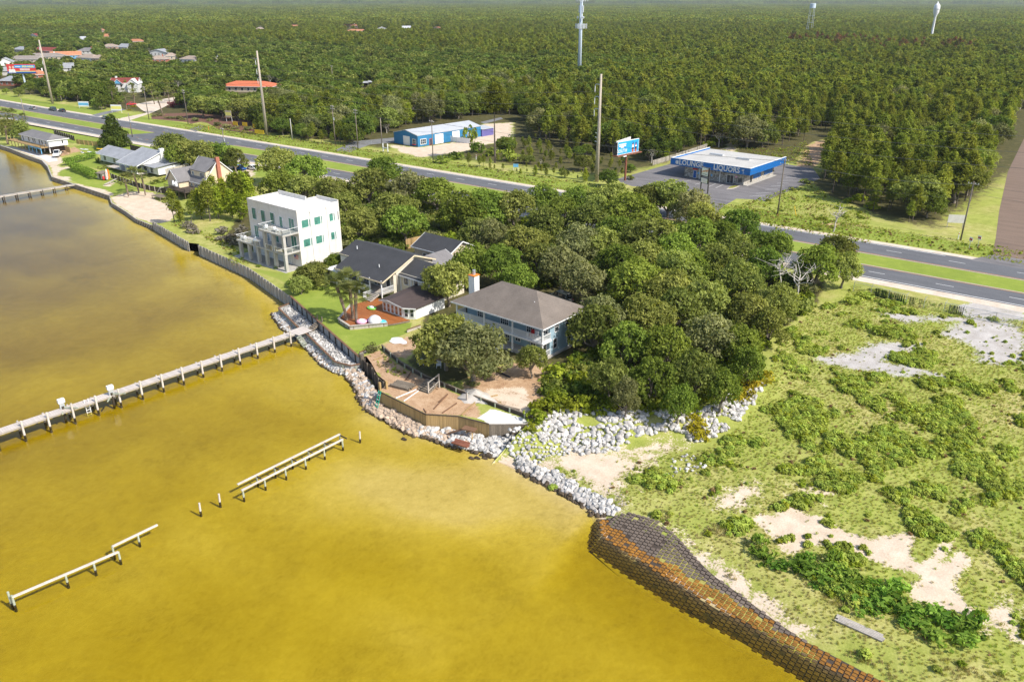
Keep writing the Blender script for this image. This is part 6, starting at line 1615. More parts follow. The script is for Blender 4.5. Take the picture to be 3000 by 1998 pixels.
# ------------------------------------------------------------------ piers and old pilings
def pier():
    r = T('pier', 'long narrow grey timber pier with tall pilings on its near side', 'pier', (-105.5, 48, 0))
    A, B = Vector((-108.4, -14, 0)), Vector((-104.5, 72.4, 0)); d = (B - A).normalized(); n_ = Vector((d.y, -d.x, 0)); off = Vector((-105.5, 48, 0)); L = (B - A).length
    bd_ = MB().box(-.78, .78, -.135, .135, -.03, .02).mesh('board'); bd_.materials.append(M['pier_deck'])
    a = math.atan2(d.y, d.x) - math.pi/2
    k = 30.0
    while k < L:
        o = link('board', bd_, r); o.location = A + d*k - off + Vector((0, 0, 1.5)); o.rotation_euler = (0, 0, a + rnd.uniform(-.01, .01)); k += .285
    for s_ in (-.6, .6): MB().bar(A + n_*s_ - off + Vector((0, 0, 1.34)), B + n_*s_ - off + Vector((0, 0, 1.34)), .12, .24).build('stringer', 'wood_grey', r)
    k = L - 3.2; i = 0
    while k > 0:
        for s_, h in ((.86, 2.35), (-.86, 1.62)):
            c = A + d*k + n_*s_ - off
            o = MB().tube((c.x, c.y, .25), (c.x, c.y, h + rnd.uniform(-.08, .08)), .14, .135, 9).build('piling', 'pier_post' if s_ > 0 else 'wood_grey', r); MB().tube((c.x, c.y, -2.2), (c.x, c.y, .25), .15, .15, 8, cap=False).build('wet_foot', 'piling_wet', o)
        MB().bar(A + d*k + n_*.95 - off + Vector((0, 0, 1.18)), A + d*k - n_*.95 - off + Vector((0, 0, 1.18)), .12, .2).build('cross_beam', 'wood_grey', r)
        k -= 3.08; i += 1
    e = B - off
    MB().box(e.x - 1.2, e.x + 1.5, e.y - 2.2, e.y + .6, 1.47, 1.56).build('landing', 'pier_deck', r)
    stairs(r, e.x + 1.3, e.y + 3.2 - .4, 1.0, 1.0, .1, .1, 1, (0, 1), 'wood_grey')
    st = T('shore_stairs', 'dark timber steps up from the pier landing to the lawn', 'stairs', (-103.6, 73.0, 0)); stairs(st, 0, 0, 1.5, 2.4, 1.1, 2.2, 6, (0, 1), 'wood_old', 'flight'); post(st, -.6, 2.1, 1, 3.3, .14, 'wood_old'); post(st, .6, 2.1, 1, 3.3, .14, 'wood_old')
    st = T('water_stairs', 'pale timber steps from the pier landing down to the stones', 'stairs', (-102.8, 70.6, 0)); stairs(st, 1.9, -.6, .1, 1.5, .8, 1.8, 6, (-1, 0), 'green_wood', 'flight')
    for j, (px, py) in enumerate(((690, 650), (385, 735))):
        p = q(11, px, py, 1.5); m_ = T('boat_lift_motor', ('larger' if j == 0 else 'smaller') + ' white boat lift motor with cradle arms on the pier', 'boat lift', (p[0] - .1, p[1], 1.5), a)
        MB().box(.45, .75, -.3, .3, -.3, .9).build('pedestal', 'galv', m_); MB().box(.35, .85, -.42, .42, .9, 1.45).build('motor_housing', 'white_plastic', m_)
        MB().bar((.8, .1, .2), (2.2 + .4*j, 1.3, .3), .14, .14).bar((.8, -.2, -.1), (2.2, -1.2 + .6*j, .0), .14, .14).build('cradle_arm', 'green_wood', m_); MB().tube((.75, 0, -2), (.75, 0, .4), .17, .17, 8).build('piling', 'piling_wet', m_)
    p = q(11, 545, 745, .6); l = T('pier_ladder', 'white swim ladder hanging off the near side of the pier', 'ladder', (p[0], p[1] + .2, 0), a)
    for y in (-.26, .26): MB().bar((0, y, -.9), (-.12, y, 2.0), .06, .06).build('rail', 'white_plastic', l)
    for z in (-.4, .0, .4, .8, 1.2): MB().bar((-.04, -.26, z), (-.04, .26, z), .08, .05).build('rung', 'white_plastic', l)
pier()
def far_pier():
    a, b = Vector((*q(5, -260, 905, 1.3)[:2], 0)), Vector((*q(5, 690, 752, 1.3)[:2], 0)); d = (b - a).normalized(); n_ = Vector((d.y, -d.x, 0))
    r = T('far_pier', 'weathered far pier on short pile pairs at the left edge', 'pier', b); L = (b - a).length
    bd_ = MB().box(-.8, .8, -.23, .23, -.03, .03).mesh('board'); bd_.materials.append(M['wood_grey'])
    k = 0
    while k < L:
        o = link('board', bd_, r); o.location = a + d*k - b + Vector((0, 0, 1.3)); o.rotation_euler = (0, 0, math.atan2(d.y, d.x) - math.pi/2); k += .5
    k = 1
    while k < L - 2:
        for s_ in (-.7, .7): c = a + d*k + n_*s_ - b; MB().tube((c.x, c.y, -1.6), (c.x, c.y, 1.3), .16, .15, 8).build('piling', 'wood_dark', r)
        k += 3.4
    MB().bar(a - b + Vector((0, 0, 1.15)) + n_*.7, b - b + Vector((0, 0, 1.15)) + n_*.7, .12, .22).build('stringer', 'wood_grey', r)
far_pier()
def ruins():
    def frame(label, beams, posts, z=1.2, ties=()):
        c = beams[0][0]; r = T('pier_remains', label, 'pier remains', (c[0], c[1], 0))
        for (a, b) in beams: MB().bar((a[0] - c[0], a[1] - c[1], z), (b[0] - c[0], b[1] - c[1], z), .24, .14).build('beam', 'pier_post', r)
        for (x, y, h) in posts:
            o = MB().tube((x - c[0], y - c[1], .2), (x - c[0], y - c[1], h), .11, .105, 8).build('post', 'green_wood', r); MB().tube((x - c[0], y - c[1], -1.8), (x - c[0], y - c[1], .2), .12, .12, 8, cap=False).build('wet_foot', 'piling_wet', o)
        for (a, b) in ties: MB().bar((a[0] - c[0], a[1] - c[1], z - .12), (b[0] - c[0], b[1] - c[1], z - .12), .08, .16).build('tie', 'wood_dark', r)
    P1 = [(-73.0, 39.4), (-73.0, 54.2)]; P2 = [(-71.6, 39.0), (-71.7, 53.6)]
    ps = [(-73.0, 41.9 + 2.45*i, 1.2) for i in range(6)] + [(-71.65, 39.2 + 2.85*i, 1.2) for i in range(6)]
    frame('old pier frame of two long pale beams on thin posts', [tuple(P1), tuple(P2)], ps, ties=[((-73, 41.9 + 2.45*i), (-71.6, 41.9 + 2.45*i)) for i in range(6)])
    p = [q(0, *v, 1.1)[:2] for v in ((28, 1372), (272, 1268), (258, 1256), (362, 1206))]
    frame('pale broken beam on leaning posts at the lower left', [(p[0], p[1])], [(p[0][0], p[0][1], 1.3), (p[0][0] - .5, p[0][1] - .1, 1.5)] + [(p[0][0] + (p[1][0]-p[0][0])*t, p[0][1] + (p[1][1]-p[0][1])*t, 1.1) for t in (.48, .75, 1.0)], 1.1)
    frame('short pale beam left over beyond the broken one', [(p[2], p[3])], [(p[2][0], p[2][1], 1.1), (p[2][0] + (p[3][0]-p[2][0])*.55, p[2][1] + (p[3][1]-p[2][1])*.55, 1.1)], 1.1)
    for (u, v, lab) in ((588, 1502, 'leftmost lone piling standing in the water'), (645, 1475, 'middle lone piling beside the old pier frame'), (1055, 1290, 'lone tilted piling nearest the riprap')):
        x, y, _ = at(u, v, 0); o = T('lone_piling', lab, 'piling', (x, y, 0), 0, 'lone pilings in the bay')
        MB().tube((0, 0, .25), (.03, .02, 1.3), .12, .11, 8).build('post', 'pier_post', o); MB().tube((0, 0, -1.5), (0, 0, .25), .13, .13, 8, cap=False).build('wet_foot', 'piling_wet', o)
ruins()
# ------------------------------------------------------------------ trees on the shore side of the highway
LM2 = [((-73, 90), 'the blue house'), ((-105, 96), 'the black roofed house'), ((-138, 96), 'the white modern house'), ((-209, 120), 'the cream house'), ((-262, 122), 'the ranch house'),
       ((-52, 78), 'the white boulder slope'), ((-45, 118), 'the open field'), ((-70, 135), 'the middle of the grove'), ((-110, 140), 'the highway in the grove'), ((-160, 135), 'the highway left of the grove'), ((-45, 145), 'the field fence')]
used = {}
def near_what(x, y):
    l = min(LM2, key=lambda l: (l[0][0]-x)**2 + (l[0][1]-y)**2); dx, dy = x - l[0][0], y - l[0][1]
    rel = 'beside' if math.hypot(dx, dy) < 7 else 'inland of' if dy > abs(dx) else 'seaward of' if -dy > abs(dx) else 'right of' if dx > 0 else 'left of'
    return rel + ' ' + l[1]
COLN = {'leaf_oak': 'yellow green', 'leaf_broad': 'dark green', 'leaf_olive': 'grey olive'}
ORD = ['', 'second ', 'third ', 'fourth ', 'fifth ', 'sixth ', 'seventh ', 'eighth ', 'ninth ', 'tenth ', 'eleventh ', 'twelfth ']
def oak(u, v, rad, var=None, h=None, name='oak_tree', kind='live oak', zc=None):
    """Tree whose crown centre shows at pixel (u, v) with a crown radius of rad pixels (of the 3000 px photo)."""
    d0 = math.hypot(*at(u, v, 8)[:2]); r_ = rad/F*math.hypot(d0, 44)
    hh_ = h or min(11.0, max(5.0, 3.6 + 1.12*r_))
    x, y, _ = at(u, v, 2.4 + hh_*.62)
    var = rnd.randrange(6) if var is None else var
    col = COLN[OAK[var][1].materials[0].name]; w = near_what(x, y)
    size = 'small' if r_ < 3.0 else 'broad' if r_ > 4.3 else 'rounded'
    key = (size, col, w); used[key] = used.get(key, -1) + 1; n = used[key]
    lab = '%s%s %s %s %s' % (ORD[n] if n < len(ORD) else '', size, col, kind, w) 
    s = r_/4.6
    return tree(name, OAK[var], lab, 'tree', x, y, (s, s, hh_/8.2), group='oaks of the shore grove')
D_ = 1.2744
GROVE = [(640, 372, 46), (700, 385, 44), (762, 438, 40), (846, 418, 50), (905, 478, 52), (830, 508, 42), (930, 505, 48), (1002, 440, 48), (1062, 480, 54), (1112, 470, 56), (1180, 470, 50), (1095, 535, 44),
         (1150, 600, 56), (1205, 556, 54), (1250, 508, 50), (1292, 482, 44), (1250, 452, 40), (1330, 560, 55), (1290, 604, 50), (1352, 502, 46), (1405, 455, 48), (1452, 482, 58), (1484, 452, 40), (1540, 446, 48), (1500, 540, 66),
         (1420, 600, 58), (1592, 472, 46), (1602, 540, 58), (1700, 512, 44), (1560, 620, 60), (1462, 640, 62), (1652, 600, 54), (1622, 690, 58), (1702, 640, 52), (1762, 600, 42), (1752, 560, 36), (1562, 702, 60), (1482, 722, 62),
         (1385, 725, 56), (1442, 780, 58), (1532, 790, 58), (1642, 770, 58), (1722, 710, 52), (1792, 690, 44), (1882, 600, 52), (1922, 572, 40), (1942, 612, 36), (1772, 740, 42), (1704, 790, 48),
         (1600, 852, 56), (1502, 862, 56), (1402, 862, 46), (1440, 905, 34), (1562, 915, 38), (1662, 885, 42), (1724, 830, 38), (1130, 540, 46), (1380, 560, 50), (1550, 570, 50), (1660, 540, 46), (1340, 640, 50), (1240, 590, 44), (1190, 640, 40),
         (1620, 500, 46), (1790, 560, 34), (940, 430, 46), (880, 390, 42), (700, 430, 40), (790, 470, 40), (640, 420, 40), (1540, 660, 54), (1690, 570, 44), (1380, 480, 44), (1320, 460, 40), (1480, 590, 50), (1420, 530, 48), (1600, 610, 50)]
for i, (x, y, rr) in enumerate(GROVE):
    oak(x*D_, y*D_, rr*D_, h=None)
# named ones
def oak_at(sheet, bx, by, rr, h, var, label, s=None):
    x, y, _ = q(sheet, bx, by); k = rr/4.6
    return tree('oak_tree', OAK[var], label, 'tree', x, y, (k, k, h/8.2))
oak_at(13, 1320, 470, 4.9, 8.4, 2, 'big spreading grey green oak on the sand between the two houses')
oak_at(13, 1010, 330, 4.6, 9.0, 0, 'yellow green oak leaning over the sandy yard left of the blue house')
oak_at(13, 1990, 425, 2.1, 5.2, 5, 'small oak with bare trunk in front of the lower gallery')
oak(1030*D_, 640*D_, 56*D_, 5); oak(1085*D_, 600*D_, 52*D_, 4); oak(1370*D_, 742*D_, 62*D_, 0, 8.6)
oak(722*D_, 622*D_, 46*D_, 0, 4.6); oak(775*D_, 600*D_, 40*D_, 3, 4.6); oak(690*D_, 650*D_, 26*D_, 1, 3.4)
for x, y, rr, v in ((392, 330, 34, 5), (430, 345, 36, 0), (470, 350, 36, 1), (508, 352, 32, 3), (412, 352, 30, 4), (538, 360, 26, 0), (20, 284, 20, 0), (45, 288, 18, 1)): oak(x*D_, y*D_, rr*D_, v)
mx_, my_, _ = q(5, 1065, 410); g = np.random.default_rng(131); cone_ = [(math.cos(k*2.4)*(4.6*(1 - f)*s_), math.sin(k*2.4)*(4.6*(1 - f)*s_), 1.2 + 9.6*f, 1.0 + .9*(1 - f)) for k in range(44) for f, s_ in [((k/44)**.9, .55 + .45*(k % 3)/2)]]
MAG = (make_oak(131, 3.6, 11.5, 'leaf_broad', nl=5)[0], leaf_mesh('crown', [lobed(g, cone_, 24, 6, .32, .26)], 'leaf_dark'))
tree('magnolia_tree', MAG, 'large cone shaped dark magnolia beside the ranch house', 'tree', mx_, my_, 1.05)
# young pines and scrub left of the white modern house
for i, (x, y, h) in enumerate([(1600, 1080, 6), (1660, 1090, 5), (1850, 1060, 7), (1930, 1080, 7.5), (2010, 1060, 7.5), (2080, 1010, 7.5), (1980, 960, 7), (2060, 930, 7), (2150, 960, 8), (2200, 1000, 7.5), (2140, 1060, 7), (2220, 1090, 6.5), (1900, 1010, 6), (2250, 930, 8), (2300, 1000, 8), (1800, 1000, 5), (2180, 880, 7), (2290, 880, 7), (1760, 1080, 4)]):
    px, py, _ = q(5, x, y, 2.3); tree('young_pine', PINE[4] if i % 3 else PINE[1], 'bright young pine %s on the bank left of the white modern house' % ['lowest', 'leaning', 'bushy', 'tall', 'slim', 'full', 'short'][i % 7], 'tree', px, py, h/9.0*1.05, group='young pines on the left bank')
px, py, _ = at(1450, 478); tree('tall_pine', make_pine(140, 24.5, 5.2, 'leaf_pine', n=70, per=46, size=.5, start=.66, spread=.6), 'lone very tall pine with flat crown beside the blue metal building', 'tree', px, py, 1.0)
# dead trees at the field edge and bare snags
for i, (u, v, H, sp_) in enumerate([(2288, 856, 8.5, 2.2), (2335, 892, 9.5, 4.2), (2440, 680, 7.5, 2.6), (1880, 900, 7, 2)]):
    x, y, _ = at(u, v); o = T('dead_tree', ['bare white dead tree at the grove edge, left of the pair', 'bare white dead tree with a long low limb by the field', 'pale bare snag above the grove near the highway', 'bare pale limbs rising inside the grove'][i], 'tree', (x, y, 2.3)); link('branches', make_dead(151 + i, H, sp_, 7, .17), o)
# palms
for i, (x, y, pr, lab) in enumerate([(1150, 1392, 0, 'leaning palm at the left corner of the red deck'), (1207, 1378, 1, 'tallest palm rising through the red deck'), (1237, 1405, 2, 'straight palm at the front edge of the red deck')]):
    px, py, _ = q(6, x, y); tree('palm_tree', PALM[pr], lab, 'palm', px, py, 1.3, rz=R(50) if i == 0 else None, z=2.6, pn=('trunk', 'fronds'))
for i, (x, y, pr, s) in enumerate([(1180, 855, 2, 1.1), (1275, 820, 3, 1.2), (1335, 845, 1, 1.05)]):
    px, py, _ = q(5, x, y, 1.6); tree('palm_tree', PALM[pr], ['left palm on the shore lot with pale trunk', 'middle palm on the shore lot before the fence', 'right palm on the shore lot near the timber stairs'][i], 'palm', px, py, s, z=1.5, pn=('trunk', 'fronds'))
k = 0
for sh, pts in ((1, [(1050, 985), (1080, 960), (1150, 925), (1165, 1010), (1240, 960), (1235, 910), (1420, 960), (1490, 1040), (1560, 950), (1600, 930), (1510, 850), (1780, 850), (1870, 850), (1420, 880)]), (5, [(70, 380), (110, 260), (155, 260), (230, 240), (20, 300)])):
    for (x, y) in pts:
        px, py, _ = q(sh, x, y); k += 1
        tree('palm_tree', PALM[k % 4], ('palm by the restaurant drive, %s' if sh == 1 else 'palm behind the stilt house, %s') % ['tall and leaning', 'short and full', 'slim and straight', 'broad headed', 'yellowing'][k % 5], 'palm', px, py, rnd.uniform(1.0, 1.5), z=2.4, group='roadside palms' if sh == 1 else 'palms at the stilt house', pn=('trunk', 'fronds'))
px, py, _ = at(985, 625); tree('palm_tree', PALM[1], 'palm tucked behind the white modern house', 'palm', px, py, 1.1, z=2.4, pn=('trunk', 'fronds'))

# ------------------------------------------------------------------ shrubs and hedges
BUSH = {m_: [make_bush(200 + 7*i + j, 1.0, 1.0, m_) for j in range(3)] for i, m_ in enumerate(('leaf_weed', 'leaf_broad', 'leaf_oak', 'leaf_yellow', 'leaf_lime', 'leaf_olive', 'leaf_hedge', 'leaf_pink', 'leaf_grey', 'leaf_dry'))}
def bush(x, y, r_, h, mat, label, z=None, name='shrub', group=None):
    o = T(name, label, 'shrub', (x, y, (hz(x, y) if z is None else z) - .05), rnd.uniform(0, 6.28), group); o.scale = (r_, r_, h); link('foliage', rnd.choice(BUSH[mat]), o); return o
ORDI = ['leftmost', 'second', 'third', 'fourth', 'fifth', 'sixth', 'seventh', 'eighth', 'ninth', 'tenth', 'eleventh', 'twelfth', 'thirteenth', 'fourteenth', 'fifteenth', 'sixteenth', 'seventeenth', 'eighteenth', 'nineteenth', 'twentieth'] + ['twenty ' + w for w in ('first', 'second', 'third', 'fourth', 'fifth', 'sixth', 'seventh', 'eighth')]
def bushes(sheet, pts, mat, label, group, z=1.8, name='shrub'):
    for i, (x, y, r_, h) in enumerate(sorted(pts)):
        p = q(sheet, x, y, z); bush(p[0], p[1], r_, h, mat, '%s, %s' % (label, ORDI[i] + (' from the left' if i else '')) , name=name, group=group)
bushes(18, [(350, 470, 1.0, 1.5), (340, 560, 1.3, 1.0), (480, 620, 1.2, .8), (620, 640, 1.5, 1.1), (760, 680, 1.5, 1.0), (900, 600, 1.0, 1.4), (920, 690, 1.3, 1.1), (1000, 730, 1.2, 1.2), (1000, 830, 1.4, .9), (1120, 800, 1.2, 1.1), (1250, 830, 1.3, 1.3), (1370, 800, 1.3, 1.4), (1130, 920, 1.5, .9), (1260, 930, 1.5, .9), (1380, 930, 1.5, 1.1),
            (1500, 980, 1.4, 1.0), (1620, 1000, 1.5, 1.0), (1740, 1040, 1.5, 1.1), (1850, 1080, 1.5, 1.0), (1970, 1060, 1.2, 1.4), (1600, 1120, 1.5, .8), (1740, 1180, 1.5, .9), (1880, 1180, 1.4, .9), (1960, 1150, 1.0, 1.0), (1480, 1060, 1.3, .8), (820, 760, 1.2, .8), (700, 600, 1.0, .9)], 'leaf_hedge', 'lush green shrub in the diagonal field strip', 'green shrub strip in the field')
bushes(16, [(980, 860, 1.6, 1.1), (1060, 890, 1.7, 1.3), (1150, 900, 1.5, .9), (770, 590, 1.5, 1.2), (820, 550, 1.6, 1.3), (890, 545, 1.4, 1.1), (360, 920, 1.2, .8)], 'leaf_weed', 'round green bush in the upper part of the field', 'bushes in the upper field', 2.4)
bushes(14, [(2280, 60, 1.8, 1.6), (2200, 120, 1.6, 1.4), (2120, 200, 1.4, 1.2), (1700, 480, 1.3, 1.2), (1740, 540, 1.2, 1.1), (1680, 420, 1.1, 1.0), (2060, 240, 1.2, 1.0)], 'leaf_yellow', 'yellow green bush on the edge of the boulder slope', 'yellow bushes on the boulders', 2.2)
bushes(14, [(220, 420, 1.3, 1.5), (260, 350, 1.5, 1.8), (330, 330, 1.4, 1.5), (190, 500, .9, .9), (400, 300, 1.6, 1.8), (560, 320, 1.5, 1.4), (680, 330, 1.3, 1.1), (860, 350, 1.4, 1.3), (1280, 320, 1.6, 1.4), (1450, 330, 1.3, 1.1), (1640, 330, 1.4, 1.1), (1800, 260, 1.6, 1.4)], 'leaf_lime', 'leafy vine covered bush at the foot of the grove', 'bushes at the grove foot', 2.3)
bushes(13, [(150, 120, 1.2, 1.3), (1310, 500, .9, .4)], 'leaf_olive', 'olive shrub in the yard of the blue house', 'yard shrubs', 2.4)
bushes(5, [(1450, 710, 2.6, 1.2), (950, 580, 2.0, .8), (910, 530, 1.0, 1.6)], 'leaf_oak', 'clipped shrub by the ranch house', 'ranch shrubs', 2.3)
bushes(5, [(1620, 570, 2.6, 2.4), (1740, 540, 2.4, 3.4), (1700, 570, 1.8, 2.0)], 'leaf_pink', 'pink flowering shrub between the ranch and cream houses', 'flowering shrubs', 2.4)
bushes(5, [(1720, 1150, 1.6, 1.4), (1780, 1190, 1.7, 1.6), (2050, 1200, 2.0, 1.6), (2130, 1280, 2.2, 1.8), (2200, 1300, 1.8, 1.5), (2020, 1260, 1.3, .9), (2230, 1220, 2.0, 2.0)], 'leaf_grey', 'dry grey brown scrub on the bank left of the white house', 'dry scrub on the bank', 2.2)
bushes(6, [(840, 1010, 2.0, 2.0), (700, 1060, 1.8, 1.6), (770, 1080, 1.6, 1.5), (500, 900, .7, .6), (340, 880, .5, .5), (960, 1090, 1.0, .8)], 'leaf_broad', 'dark bush on the lawn edge below the white modern house', 'bushes by the lawn edge', 2.3)
bushes(8, [(145, 570, 1.3, 1.1), (1765, 610, 2.0, 1.0), (1630, 670, 1.2, .7), (1415, 775, 1.0, .7), (810, 680, .6, .6), (1525, 865, .7, .5), (1455, 500, .5, .5)], 'leaf_oak', 'clipped round bush at the store car park', 'bushes at the store')
bushes(8, [(2160, 790, 1.6, 1.4), (2240, 770, 1.8, 1.6), (2330, 840, 2.2, 1.8), (2060, 840, 1.2, .9), (1900, 940, 1.4, .6), (2100, 920, 1.3, .6), (2250, 930, 1.3, .6), (1200, 160, 1.0, 2.0), (950, 230, 3, 2.2), (880, 260, 2.4, 1.8)], 'leaf_lime', 'bright scrub on the grass right of the store', 'scrub right of the store')
bushes(2, [(1960, 1330, 2.6, 5.2), (2030, 1420, 2.4, 3.4), (2180, 1450, 3.0, 2.6), (1850, 1480, 3.0, 2.4), (2300, 1400, 3.2, 4.5), (1720, 1520, 2.6, 2.2), (2330, 1500, 3.0, 3.4)], 'leaf_broad', 'dark bush in front of the sandy lot by the tall pine', 'bushes by the tall pine')
bushes(1, [(1230, 1000, 1.6, .9), (1190, 1030, 1.2, .6)], 'leaf_yellow', 'golden flower bed bush by the restaurant drive', 'flower bed')
bushes(1, [(1420, 1085, 1.6, .9), (1480, 1080, 1.8, 1.0), (1540, 1105, 1.8, 1.0), (1590, 1105, 1.8, .9), (1650, 1110, 1.6, 1.4), (1690, 1120, 1.8, 1.0), (1800, 1130, 1.8, 1.5), (2000, 1170, 2.0, 1.4), (2090, 1190, 2.2, 1.5), (2170, 1200, 2.2, 1.2), (2280, 1210, 2.2, 1.4), (1930, 1130, 1.6, 1.3)], 'leaf_olive', 'rounded garden shrub along the restaurant front', 'restaurant garden shrubs')
bushes(1, [(1650, 980, 2.6, 3.4), (1580, 1000, 2.2, 2.8)], 'leaf_pink', 'crape myrtle bush by the restaurant', 'flowering shrubs')
for i, (x, y, s) in enumerate([(1870, 1085, 1.25), (2050, 1090, 1.2), (2200, 1110, 1.15), (2300, 1100, 1.15), (2130, 1060, 1.1), (2000, 1040, 1.0), (1960, 1010, 1.0), (2250, 1050, 1.1), (2340, 1060, 1.1)]):
    px, py, _ = q(1, x, y); tree('garden_oak', OAK[(0, 5, 1)[i % 3]], 'pale trunked garden oak at the restaurant, %s' % (['leftmost', 'second', 'third', 'fourth'] + ['in the back row']*6)[i], 'tree', px, py, s, group='oaks at the restaurant', z=2.4)
for i, (x, y, s) in enumerate([(900, 970, 1.3), (280, 870, .8), (180, 890, .6), (330, 820, .8), (60, 870, .4)]):
    px, py, _ = q(1, x, y); tree('verge_tree', OAK[(3, 4, 1)[i % 3]], ['dense dark round tree by the highway left of the palms', 'tree under the left billboard', 'low bush tree on the verge at the far left', 'tree right of the left billboard post', 'tiny tree at the left edge of the verge'][i], 'tree', px, py, s, z=2.4)
def hedge(label, pts, w, h, z):
    a, b = Vector(pts[0]), Vector(pts[1]); L = (b - a).length; g = np.random.default_rng(int(L*100)); n = int(L*w*60)
    o = T('hedge', label, 'hedge', ((a.x + b.x)/2, (a.y + b.y)/2, z), math.atan2(b.y - a.y, b.x - a.x))
    lobes = [(-L/2 + (i + .5)*L/max(1, int(L/.9)), g.uniform(-.15, .15)*w, h*.55, min(w, h)*.62) for i in range(max(1, int(L/.9)))]
    link('foliage', leaf_mesh('foliage', [lobed(g, lobes, 42, 6, .2, .16)], 'leaf_hedge'), o)
hedge('clipped green hedge nearest the sea wall before the ranch house', [q(5, 660, 590, 2.2), q(5, 880, 680, 2.2)], 1.9, 2.0, 1.7)
hedge('clipped green hedge running inland beside the parked pickup', [q(5, 590, 560, 2.2), q(5, 870, 490, 2.2)], 1.8, 1.7, 1.8)
# ------------------------------------------------------------------ weeds and grass of the open field (nobody could count them)
def tuft(seed, n, h, spread, mat, w=.02, curl=.35):
    g = np.random.default_rng(seed); vs, ti = [], []
    for _ in range(n):
        a = g.uniform(0, 6.28); r0 = g.uniform(0, spread); b = np.array([math.cos(a)*r0, math.sin(a)*r0, 0]); hh_ = h*g.uniform(.5, 1.1); a2 = g.uniform(0, 6.28); le = hh_*curl*g.uniform(.3, 1.3)
        e = b + [math.cos(a2)*le, math.sin(a2)*le, hh_]; m_ = (b + e)/2 + [0, 0, hh_*.12]; s_ = np.array([-math.sin(a2), math.cos(a2), 0])*w*g.uniform(.7, 1.4)
        vs += [b - s_*.6, m_ + s_, e, m_ - s_]; ti += [g.uniform(.1, .9)]*4
    return leaf_mesh('tuft', [(np.array(vs), np.array(ti))], mat)
def weed(seed, mat, r_=.34, h=.36, n=30, leaf=.15):
    g = np.random.default_rng(seed); d = sphere_pts(g, n, .5); C = d*[r_, r_, h*.6]*g.uniform(.4, 1, (n, 1)) + [0, 0, h*.45]
    return leaf_mesh('weed', [leaf_arrays(g, C, d, 4, leaf, .06, .9, .6)], mat)
tufts = source('field_tufts', [tuft(401, 26, .34, .22, 'leaf_grass', .022), tuft(402, 26, .42, .25, 'leaf_weed', .024), tuft(403, 24, .3, .25, 'leaf_straw', .022), weed(404, 'leaf_weed'), weed(405, 'leaf_lime', .38, .42), weed(406, 'leaf_weed', .5, .55, 36, .17), weed(407, 'leaf_dry', .35, .3, 20)])
FIELD = [(-54, 62), (-38.4, 63.5), (-33, 64.3), (-29, 63), (-24.3, 60.6), (-18.3, 59.2), (-8, 58), (8, 56), (10, 150), (-41, 150), q(16, 700, 560)[:2], q(16, 450, 650)[:2], q(16, 100, 900)[:2], q(14, 2330, 100)[:2], q(14, 2200, 300)[:2], q(14, 2000, 510)[:2], q(14, 1750, 640)[:2], q(14, 1400, 560)[:2], q(14, 1000, 680)[:2], q(14, 640, 760)[:2]]
def zone_at(kind, X, Y):
    a = np.zeros(X.shape)
    for pl, fe, amt in ZONES[kind]: a = np.maximum(a, amt*smooth(sdist(X, Y, pl), -fe, fe))
    return a
X, Y, dd = fill(FIELD, .34, 51)
u_, v_, _ = pv(X, Y, 1.5 + 0*X); k_ = (u_ > -20) & (u_ < 3020) & (v_ < 2010); X, Y = X[k_], Y[k_]
bare = np.maximum(zone_at('sand', X, Y), zone_at('gravel', X, Y)); g = np.random.default_rng(52)
n1, n2 = fbm(X, Y, 11, 61, 3), fbm(X, Y, 5, 62, 2)
U, V, _ = pv(X, Y, 1.5 + 0*X)
lush = smooth(n1 + n2*.6 + .55*np.exp(-(((U - 2620)/300)**2 + ((V - 1290)/190)**2)) - .25, -.15, .45)
straw = smooth(-(sdist(X, Y, [(-38, 62.5), (-29, 63), (-18, 58.6), (8, 56), (8, 62.5), (-14, 64), (-26, 67), (-36, 69)])), -1, 1.5)      # 0 inside the dry strip above the blocks
pr = (.62 + .36*lush)*(1 - .93*smooth(bare + n2*.25, .35, .75))
keep_ = g.uniform(0, 1, len(X)) < pr; X, Y, lush, straw, n2 = X[keep_], Y[keep_], lush[keep_], straw[keep_], n2[keep_]
rr = g.uniform(0, 1, len(X))
pick = np.where(rr < lush*.85, np.where(g.uniform(0, 1, len(X)) < .6, 3, np.where(g.uniform(0, 1, len(X)) < .5, 4, 5)), np.where(g.uniform(0, 1, len(X)) < .5, 0, np.where(g.uniform(0, 1, len(X)) < .6, 1, np.where(g.uniform(0, 1, len(X)) < .95, 2, 6))))
pick = np.where((straw < .5) & (g.uniform(0, 1, len(X)) < .8), np.where(g.uniform(0, 1, len(X)) < .7, 2, 0), pick)
scl = g.uniform(.55, 1.15, len(X))*(.7 + .5*lush)
scatter('field_weeds', np.stack([X, Y], 1), scl, pick, tufts, 'mixed green weeds and straw coloured grass covering the open field', 'weeds', zz=height(X, Y) + .0)
